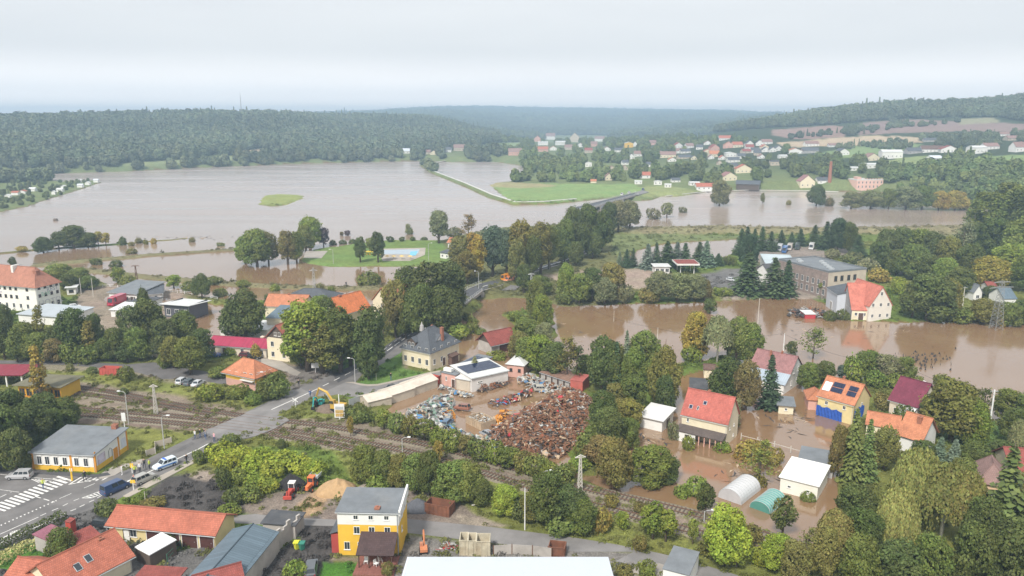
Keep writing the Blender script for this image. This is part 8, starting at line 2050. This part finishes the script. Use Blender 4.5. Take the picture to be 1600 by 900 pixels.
fence('white railing running along the dike behind the fire yard', [(137, 447), (196, 451), (212, 453)], 1.3, 3.4, WS); fence('white railing on the dike right of the pavilion', [(255, 456), (300, 461), (340, 469)], 1.3, 3.4, WS)
fence('weathered grey panel fence by the street lamp', [(229, 714), (243, 709), (243, 700), (268, 693)], 1.5, 2.5, CONCP, panel=PL['beige']); fence('grey mesh gate panel beside the advertising board', [(546, 636), (562, 630)], 2.0, 3, METALG, panel=METALG)
fence('rusty concrete panel fence behind the pale hall', [(771, 868), (800, 866), (832, 868), (862, 872)], 1.8, 3, RUST, panel=PL['raw']); fence('long thin garden fence standing in the flood', [(1158, 684), (1210, 697), (1262, 712), (1300, 722)], 1.1, 3, CONCP, rails=1); fence('green wire garden fence by the gravel yard', [(262, 880), (283, 858)], 1.6, 2.5, mat('fence_green', (.05, .12, .08)), rails=2)
# hedges by the pavement and yard
def hedge(lab, pts, w, h, tint, seed=1):
 global RNG
 RNG = np.random.default_rng(seed); Q = [at(x, y, G) for x, y in pts]; C, Nn = [], []
 for i in range(len(Q) - 1):
  a, c = Q[i] - Q[0], Q[i + 1] - Q[0]; L_ = (c - a).length; n = int(L_ * (w + 2 * h) * 26); t = RNG.random(n)[:, None]; d = np.array(c - a); s = np.array((-d[1], d[0], 0)) / L_; u = RNG.uniform(0, w + 2 * h, n)
  off = np.where(u < h, -w / 2, np.where(u > h + w, w / 2, u - h - w / 2)); z = np.where(u < h, u, np.where(u > h + w, w + 2 * h - u, h)) + RNG.normal(size=n) * .08
  C.append(np.array(a) + t * d + s * (off + RNG.normal(size=n) * .08)[:, None] + np.array((0, 0, 1)) * z[:, None]); Nn.append(s * np.sign(off)[:, None] * ((u < h) | (u > h + w))[:, None] + np.array((0, 0, .6)) + RNG.normal(size=(n, 3)) * .5)
 C = np.concatenate(C); me = quads_mesh('hedge', C, np.concatenate(Nn), RNG.uniform(.15, .38, len(C)), RNG.uniform(.3, .7, len(C)), RNG.random(len(C)), LEAF); o = link('hedge', me, None, Q[0]); o.color = (*tint, 1); tag(o, lab, 'hedge')
hedge('dark clipped hedge following the road at lower left', [(-10, 868), (40, 842), (84, 822), (100, 812)], 1.6, 1.7, TINT['dark']); hedge('row of creamy flowering shrubs below the roadside hedge', [(-10, 886), (25, 866), (62, 852)], 1.6, 1.3, (.55, .54, .22), 2); hedge('long dark hedge between the canopy and gravel yard', [(232, 878), (258, 860), (282, 846)], 1.2, 2.2, TINT['dark'], 3)
# ------------------------------------------------------------------ heaps
def mound(lab, x, y, wpx, hpx, m, seed=0, asp=.7, name='heap'):
 p = at(x, y, G); s = p.length / FPX; rx, h = wpx * s / 2, hpx * s * .75; b = MB(); n, k_ = 14, 26
 P = [[None] * k_ for _ in range(n + 1)]
 for i in range(n + 1):
  for j in range(k_):
   r_ = i / n; a = 2 * math.pi * j / k_; xx, yy = math.cos(a) * r_ * rx, math.sin(a) * r_ * rx * asp
   nz = float(fbm(np.array([xx * .5 + seed * 9 + 50]), np.array([yy * .5 + 50]), seed)[0]); P[i][j] = (xx * (1 + .25 * (nz - .5)), yy * (1 + .25 * (nz - .5)), h * (1 - r_) ** .8 * (.65 + .7 * nz) * (1 if r_ < .97 else 0) - (.15 if i == n else 0))
 for i in range(n):
  for j in range(k_): j2 = (j + 1) % k_; b.face([P[i][j], P[i + 1][j], P[i + 1][j2], P[i][j2]])
 tag(b.build(name, m, None, p), lab, 'heap')
SANDM = mat('heap_sand', (.42, .28, .15), .95, .2, 1.2, bump=.6); 
mound('black heap of earth behind the red tractor', 455, 760, 52, 30, mat('heap_black', (.03, .028, .03), .95, .3, 2, bump=.6), 1); mound('large heap of yellow sand beside the orange dumper', 528, 768, 74, 36, SANDM, 2); mound('small low heap of grey rubble behind the sand', 580, 764, 50, 14, mat('heap_rubble', (.30, .26, .22), .95, .35, 3, bump=.8), 3); mound('dark grey gravel heap beside the rusty skip', 652, 796, 52, 28, mat('heap_gravel', (.10, .105, .12), .95, .25, 3, bump=.6), 4); mound('brown soil heap behind the excavator', 515, 640, 50, 16, mat('heap_soil', (.17, .13, .10), .95, .3, 2, bump=.6), 5)
def skip(lab, A, B, d, h, m, cat='skip', z=None, fill=None):
 z = G if z is None else z; a, c = at(*A, z), at(*B, z); X = c - a; w = X.length; root = thing('skip', lab, cat, a, math.atan2(X.y, X.x))
 b = MB(); t = .12; b.box(0, w, 0, d, -.3, .15); b.box(0, w, 0, t, .151, h); b.box(0, w, d - t, d, .151, h); b.box(0, t, t, d - t, .151, h); b.box(w - t, w, t, d - t, .151, h); b.build('tub', m, root)
 r_ = MB()
 for k in range(int(w / .8) + 1): x = min(k * .8, w - .1); r_.box(x, x + .1, -.08, -.002, 0, h)
 r_.box(-.06, w + .06, -.1, -.002, h + .001, h + .12); r_.build('rib', m, root)
 if fill:
  f = MB()
  for k in range(70): x, y, s_ = _rnd.uniform(.3, w - .5), _rnd.uniform(.2, d - .4), _rnd.uniform(.15, .5); f.slab([(x, y, h * .9 + _rnd.uniform(-.2, .4)) for _ in range(1)] + [(x + s_, y, h * .9 + _rnd.uniform(-.2, .4)), (x + s_, y + s_, h * .95), (x, y + s_, h * .95)], .08, k % len(fill))
  tag(f.build('load', fill, root), None, None, None, 'stuff')
RS = mat('skip_rust', (.20, .085, .05), .85, .35, 1.2, dirt=.5, dirtcol=(.10, .06, .05)); CRED = mat('container_red', (.50, .10, .08), .6, .15, 1, dirt=.25)
JW, JG, JR, JT, JB, JGn = mat('junk_white', (.46, .46, .44), .7, .3), mat('junk_grey', (.26, .26, .25), .6, .3), mat('junk_rust', (.20, .088, .046), .85, .35, 2), mat('junk_tan', (.42, .32, .22), .85, .25), mat('junk_blue', (.08, .22, .42), .6, .2), mat('junk_green', (.16, .24, .19), .7, .25)
JRed, JOr, JDk = mat('junk_red', (.45, .05, .06), .6, .2), mat('junk_orange', (.52, .23, .04), .8, .2), mat('junk_dark', (.06, .055, .055), .8, .3)
skip('large rusty open skip standing beside the lane', (664, 802), (702, 809), 2.6, 1.9, RS); skip('red open container at the left side of the flooded yard', (659, 610), (688, 598), 2.4, 1.9, CRED, 'container', .1)
skip('beige skip filled with white junk in the flooded yard', (728, 661), (752, 673), 4.2, 1.7, JT, 'skip', 0, [JW, JG, JT]); skip('rusty short wagon body in the grass behind the lane', (156, 586), (184, 587), 2.4, 1.9, CRED, 'container'); skip('large rusty tank tray behind the pale hall', (856, 870), (882, 873), 2.2, 1.7, RS, 'skip'); skip('low orange tray lying in the yard water', (694, 656), (712, 654), 3.4, .9, JOr, 'skip', 0)
for i, (x, w) in enumerate(((718, 13), (731, 13), (744, 22))): skip('pale tank with rusted sides behind the hall, %s from left' % ORD[i], (x, 868 + i), (x + w, 868 + i), 2.6, 2.6, mat('tank_rusted_pale', (.50, .45, .34), .8, .3, .8, dirt=.6, dirtcol=(.3, .2, .1)), 'tank')
_pm = {}
def pieces():
 r_ = random.Random(3); out = []
 for k in range(9):
  b = MB()
  if k < 3: w, l = r_.uniform(.15, .3), r_.uniform(1.6, 3.4); b.slab([(-l/2, -w, 0), (0, -w, .25), (0, w, .25), (-l/2, w, 0)], .06); b.slab([(0, -w, .25), (l/2, -w, -.1), (l/2, w, -.1), (0, w, .25)], .06)
  elif k < 5: b.tube([(-1.3, 0, 0), (.2, .2, .35), (1.2, 0, 0)], r_.uniform(.07, .14), 5)
  elif k < 7: b.box(-.5, .5, -.35, .35, -.25, .3); b.box(-.3, .3, -.2, .5, .301, .45)
  else: b.slab([(-.9, -.6, 0), (.4, -.7, .3), (.8, .5, .1), (-.6, .8, .3)], .05)
  out.append(b)
 return out
_PC = pieces()
def heap(lab, poly, hm, peaks, n_part, n_stuff, mats, wts, z0=0.0, sc=1.0, seed=1, cat='scrap heap', flat=0.0, pname='scrap_piece'):
 P = [tuple(at(x, y, z0)[:2]) for x, y in poly]; cx, cy = sum(p[0] for p in P) / len(P), sum(p[1] for p in P) / len(P); root = thing('scrap_heap', lab, cat, (cx, cy, z0)); r_ = np.random.default_rng(seed); rr = random.Random(seed)
 xs = [p[0] for p in P]; ys = [p[1] for p in P]; X = r_.uniform(min(xs), max(xs), 60000); Y = r_.uniform(min(ys), max(ys), 60000); s = poly_sd(X, Y, P); X, Y, s = X[s > .2], Y[s > .2], s[s > .2]; pk = [at(x, y, z0) for x, y in peaks]
 hz = np.zeros(X.shape)
 for q in pk: hz = np.maximum(hz, hm * np.exp(-((X - q.x) ** 2 + (Y - q.y) ** 2) / (2 * (hm * 2.6) ** 2)))
 hz = np.minimum(np.maximum(hz, flat) * (.45 + 1.1 * fbm(X / 2.2, Y / 2.2, seed)), s * .75 + .1)
 ms = [b.mesh(pname, m) for m in mats for b in _PC]
 n = len(X); tot = min(n, n_part + n_stuff); order = np.argsort(-hz[:tot]) if n_part < tot else np.arange(tot); mi = r_.choice(len(mats), tot, p=wts); V, F, M = [], [], []
 for c, i in enumerate(order):
  k = rr.randrange(9); sc_ = rr.uniform(.55, 1.25) * sc; rot = Matrix.Rotation(rr.random() * 6.28, 4, 'Z') @ Matrix.Rotation(rr.gauss(0, .45), 4, 'X') @ Matrix.Rotation(rr.gauss(0, .4), 4, 'Y'); loc = Vector((X[i] - cx, Y[i] - cy, hz[i]))
  if c % max(1, tot // max(n_part, 1)) == 0 and c // max(1, tot // max(n_part, 1)) < n_part:
   o = link(pname, ms[mi[i] * 9 + k], root); o.matrix_local = Matrix.Translation(loc) @ rot @ Matrix.Scale(sc_, 4)
  else:
   b0 = len(V); m4 = rot.to_3x3() * sc_; V += [tuple(m4 @ Vector(v) + loc) for v in _PC[k].v]; F += [tuple(a + b0 for a in f) for f in _PC[k].f]; M += [int(mi[i])] * len(_PC[k].f)
 if F:
  me = bpy.data.meshes.new('loose_scrap'); me.from_pydata(V, [], F)
  for m in mats: me.materials.append(m)
  me.polygons.foreach_set('material_index', M); me.update(); tag(link('loose_scrap', me, root), None, None, None, 'stuff')
heap('great heap of rusty brown scrap metal in the flooded yard', [(748, 690), (790, 700), (850, 722), (878, 716), (905, 700), (925, 660), (928, 626), (905, 616), (878, 610), (862, 618), (842, 632), (812, 644), (800, 660), (776, 668)], 3.4, [(880, 660), (850, 680), (900, 640), (830, 676), (874, 700)], 290, 3300, [JR, mat('junk_brown', (.215, .12, .075), .85, .35, 2), JT, JW, JG, JRed, JDk], [.38, .38, .09, .03, .04, .006, .074], seed=4, flat=.7, sc=.66)
heap('sprawl of white, green and grey scrap along the left yard edge', [(630, 648), (650, 640), (676, 622), (700, 618), (712, 632), (706, 652), (712, 668), (740, 684), (776, 690), (786, 698), (770, 706), (735, 696), (700, 684), (660, 670), (636, 660)], 1.5, [(660, 655), (690, 632), (740, 690)], 200, 260, [JW, JGn, JG, JT, JDk, JB], [.30, .17, .25, .12, .12, .04], seed=5, sc=.8, flat=.8)
heap('stacked dark machine parts along the white workshop wall', [(748, 616), (796, 601), (794, 592), (778, 592), (746, 606)], 2.4, [(756, 610), (772, 602), (788, 595)], 130, 150, [JDk, JR, mat('junk_umber', (.15, .10, .08), .85, .3, 2), JT], [.35, .3, .25, .1], seed=6, sc=.7, flat=1.6)
heap('low line of mixed scrap in the middle of the yard water', [(762, 630), (790, 622), (830, 612), (834, 620), (800, 632), (768, 638)], 1.0, [(770, 630), (815, 617)], 70, 60, [JR, JW, JB, JRed, JDk, JT], [.35, .14, .1, .12, .14, .15], seed=7, sc=.75, flat=.7)
heap('white sacks and clutter before the rusty storage shed', [(806, 592), (836, 590), (860, 602), (886, 612), (900, 622), (868, 620), (832, 610), (808, 600)], 1.6, [(825, 597), (868, 612)], 120, 120, [JW, JG, JT, JR, JB], [.4, .25, .15, .15, .05], seed=8, sc=.8, flat=1.1)
heap('orange rusty sheets heaped in the middle of the yard', [(768, 664), (775, 648), (796, 644), (808, 654), (806, 668), (785, 674)], 1.0, [(787, 658)], 50, 30, [JOr, JR, JT], [.6, .25, .15], seed=9, sc=1.1, flat=.5)
heap('grey and white clutter before the pink fronted workshop', [(686, 604), (700, 608), (730, 618), (742, 620), (728, 624), (700, 614), (684, 610)], 1.0, [(706, 612), (730, 619)], 50, 40, [JG, JW, JT, JB], [.4, .3, .2, .1], seed=10, sc=.7, flat=.7)
heap('tangled junk beside the orange digger behind the hall', [(682, 866), (690, 856), (716, 854), (716, 868)], 1.4, [(700, 862)], 40, 40, [JRed, JG, JW, JR], [.25, .3, .2, .25], seed=11, sc=.7, flat=.8)
heap('red and yellow scrapped machine parts on top of the heap', [(866, 632), (866, 618), (884, 614), (890, 628), (880, 640)], 3.0, [(877, 626)], 14, 4, [JRed, JOr, JR], [.35, .15, .5], z0=1.6, seed=12, sc=1.0)
for x, y, c, a_, t_, l in [(760, 682, (.30, .31, .33), 2.2, .1, 'grey scrapped car shell half under the edge of the rusty heap'), (812, 656, (.45, .06, .05), .6, .2, 'faded red scrapped car shell beside the orange sheets'), (700, 664, (.08, .14, .22), 1.2, -.1, 'dark blue scrapped car shell among the green and white junk'), (846, 610, (.42, .40, .36), .2, .15, 'pale scrapped car shell in front of the rusty storage shed'), (722, 640, (.25, .10, .06), 2.8, .05, 'rust brown scrapped car shell standing in the yard water')]:
 M = car_meshes('hatch'); r_ = thing('scrapped_car', l, 'scrap car', at(x, y, .15), a_); r_.rotation_euler = (t_, t_ * .5, a_); o = link('body', M[0], r_); o.color = (*c, 1); link('windows', M[1], r_)
heap('rusty floating platform and debris beside the flooded mill', [(1228, 494), (1240, 486), (1262, 484), (1290, 488), (1286, 497), (1250, 499)], 1.0, [(1260, 490)], 60, 60, [JDk, JR, JG], [.5, .3, .2], seed=13, sc=1.3, flat=.8)
house('half sunken red hut with a white roof beside the mill', 'hut', at(1258, 498, 0), at(1274, 498, 0), 5, 1.5, .2, 'mono', JRed, TILE['pale'], .2, zg=0)
# bins, garden furniture, pipes, logs
for x, y, c, l in ((464, 858, (.62, .62, .05), 'yellow'), (472, 859, (.04, .22, .16), 'dark green')): r_ = thing('waste_bin', '%s wheelie bin by the crumbling wall' % l, 'bin', at(x, y, G)); MB().tube([(0, 0, .1), (0, 0, 1.2)], [.42, .55], 4).build('tub', mat('bin_' + l.split()[0], c, .5), r_); MB().box(-.5, .5, -.5, .55, 1.21, 1.32).build('lid', mat('bin_' + l.split()[0], c), r_)
tag(MB().tube([(-.9, 0, .6), (.9, .2, .6)], .6, 12).build('concrete_pipe', CONC, None, at(388, 783, G)), 'short pale concrete pipe lying in the grass', 'pipe'); tag(MB().tube([(0, 0, .3), (2.6, .8, .5)], .12, 5).tube([(1.8, .5, .4), (3, 2, .9)], .07, 5).build('branch', BIRCHBARK, None, at(737, 792, G)), 'bleached fallen branch on the bank behind the lane', 'branch')
for i, (x, y) in enumerate(((572, 880), (588, 884), (594, 878))): r_ = thing('garden_chair', 'white garden seat on the porch deck, %s from left' % ORD[i], 'chair', at(x, y, G + .3), i); MB().box(-.3, .3, -.3, .3, .38, .46).build('seat', WS, r_); MB().box(-.3, .3, .26, .32, .47, 1.0).build('backrest', WS, r_); [MB().box(u - .03, u + .03, v - .03, v + .03, 0, .38).build('leg', WS, r_) for u in (-.26, .26) for v in (-.26, .26)]
tag(MB().tube([(0, 0, 0), (2.4, .2, .0), (3.4, 1.0, .1), (3.6, 2, .1)], .14, 5).build('drift_log', BARK, None, at(615, 311, 0)), 'dark drifting log far out on the flood', 'log'); tag(MB().tube([(0, 0, -1), (0, 0, 1.5)], [2.2, 1.2], 8).build('boulder', BARK, None, at(87, 345, 0)), 'lone dark bushy stump standing far out in the flood at left', 'stump')
# ------------------------------------------------------------------ ground cover: tufts and weeds
RNG = np.random.default_rng(77); _tm = []
for s in range(2):
 n = 46; a = RNG.random(n) * 6.28; r_ = RNG.random(n) ** .6; C = np.stack([np.cos(a) * r_ * .75, np.sin(a) * r_ * .75, .12 + .4 * RNG.random(n) * (1.1 - r_)], 1); _tm.append(quads_mesh('tuft_%d' % s, C, RNG.normal(size=(n, 3)) + np.array((0, 0, .6)), RNG.uniform(.15, .42, n), RNG.uniform(.3, .7, n), RNG.random(n), FARLEAF))
def tufts(name, n, d0, d1, scl, lab, seed):
 r_ = np.random.default_rng(seed); d = np.sqrt(r_.uniform(d0 ** 2, d1 ** 2, n)); a = r_.uniform(R(-40), R(40), n); X, Y = d * np.sin(a), d * np.cos(a)
 i = np.clip((np.log(d) - _lr0) / (_lr1 - _lr0) * (NR - 1), 0, NR - 1).astype(int); j = np.clip((a - _aa[0]) / (_aa[-1] - _aa[0]) * (NA - 1), 0, NA - 1).astype(int)
 c = col[i, j]; z = gz(X, Y); px, py = proj(X, Y, z); bal = (fbm(X / 3, Y / 3, 8) > .43) & (py > 595) & (c.mean(1) > .135); green = ((c[:, 1] > c[:, 0] * .86) | bal) & (z > .35) & (z < 3) & (fbm(X / 5, Y / 5, 3) > .40)
 for o_ in BLOCK: green &= ~inpoly(px, py, o_)
 k = np.nonzero(green)[0]; s = scl * r_.uniform(.5, 1.5, len(k)); t = np.where(bal[k][:, None], np.array((.16, .165, .055)), c[k]) * r_.uniform(.7, 1.25, (len(k), 1)); scatter(name, np.stack([X[k], Y[k], z[k]], 1), np.stack([s, s, s * r_.uniform(.6, 1.8, len(k))], 1), t, _tm, [.5, .5], lab)
BLOCK = [[(470, 420), (470, 384), (600, 370), (700, 370), (700, 414)], [(-200, 725), (0, 722), (50, 737), (150, 744), (180, 742), (250, 707), (320, 673), (384, 644), (453, 611), (527, 582), (640, 513), (655, 526), (600, 567), (556, 597), (497, 618), (427, 652), (349, 692), (240, 752), (168, 792), (87, 813), (-200, 945)], [(492, 619), (552, 598), (690, 580), (690, 590), (528, 620)],
 [(340, 803), (640, 809), (898, 838), (1160, 899), (1200, 960), (1000, 880), (640, 835), (340, 820)], [(-100, 560), (200, 564), (420, 590), (420, 608), (200, 584), (-100, 570)], [(50, 700), (150, 745), (205, 700), (110, 670)]]
tufts('weeds', 36000, 85, 330, .8, 'weeds and long grass tufts over the railway verges and banks', 5); tufts('rough_grass', 16000, 330, 640, 1.3, 'rough grass on the dikes and far banks', 6)

def debris(n, seed):   # twigs, foam and rubbish drifting on the flood
 r_ = np.random.default_rng(seed); V, F, M = [], [], []
 for cx, cy, sx, sy, m in [(1440, 562, 52, 13, 110), (700, 640, 60, 14, 60), (1000, 690, 60, 20, 50), (1230, 660, 60, 20, 60), (1300, 520, 160, 16, 60), (880, 520, 60, 20, 50), (560, 300, 300, 25, 70), (1200, 325, 160, 12, 60), (300, 372, 60, 3, 60), (780, 500, 40, 20, 30), (1180, 745, 60, 25, 50)]:
  for _ in range(m):
   p = at(cx + r_.normal() * sx * .5, cy + r_.normal() * sy * .5, 0)
   if gz(p.x, p.y) > -.1: continue
   a = r_.random() * 6.28; l = r_.uniform(.3, 1.3) * (2.0 if cy < 400 else 1); w = l * r_.uniform(.08, .3); c, s = math.cos(a), math.sin(a); t = .8 if m == 110 else .06; l *= .35 if m == 110 else 1; w *= .4 if m == 110 else 1; i = len(V)
   V.extend([(p.x + c * l - s * w, p.y + s * l + c * w, .03), (p.x - c * l, p.y - s * l, .03), (p.x + s * w, p.y - c * w, t)]); F.append((i, i + 1, i + 2)); M.append(0 if m == 110 or r_.random() < .6 else 1)
 me = bpy.data.meshes.new('floating_debris'); me.from_pydata(V, [], F); me.materials.append(JDk); me.materials.append(JT); me.polygons.foreach_set('material_index', M); me.update()
 tag(link('floating_debris', me), 'twigs and rubbish drifting and snagged on the flood water', None, None, 'stuff')
debris(0, 3)
# ------------------------------------------------------------------ haze: one closed box of thin air
def haze():
 b = MB(); b.box(-5600, 5600, -120, 6850, -2.9, TZ.max() + 26.0)
 m = bpy.data.materials.new('haze_air'); m.use_nodes = True
 nt = m.node_tree; nt.nodes.remove(nt.nodes['Principled BSDF'])
 v = nt.nodes.new('ShaderNodeVolumePrincipled')
 v.inputs['Color'].default_value = (0.57, 0.79, 1.0, 1)
 v.inputs['Density'].default_value = HAZE
 v.inputs['Anisotropy'].default_value = 0.05
 nt.links.new(v.outputs[0], nt.nodes['Material Output'].inputs['Volume'])
 o = b.build('haze', m)
 tag(o, 'thin pale blue haze filling the valley air', None, None, 'stuff')

HAZE = 0.00034
haze()
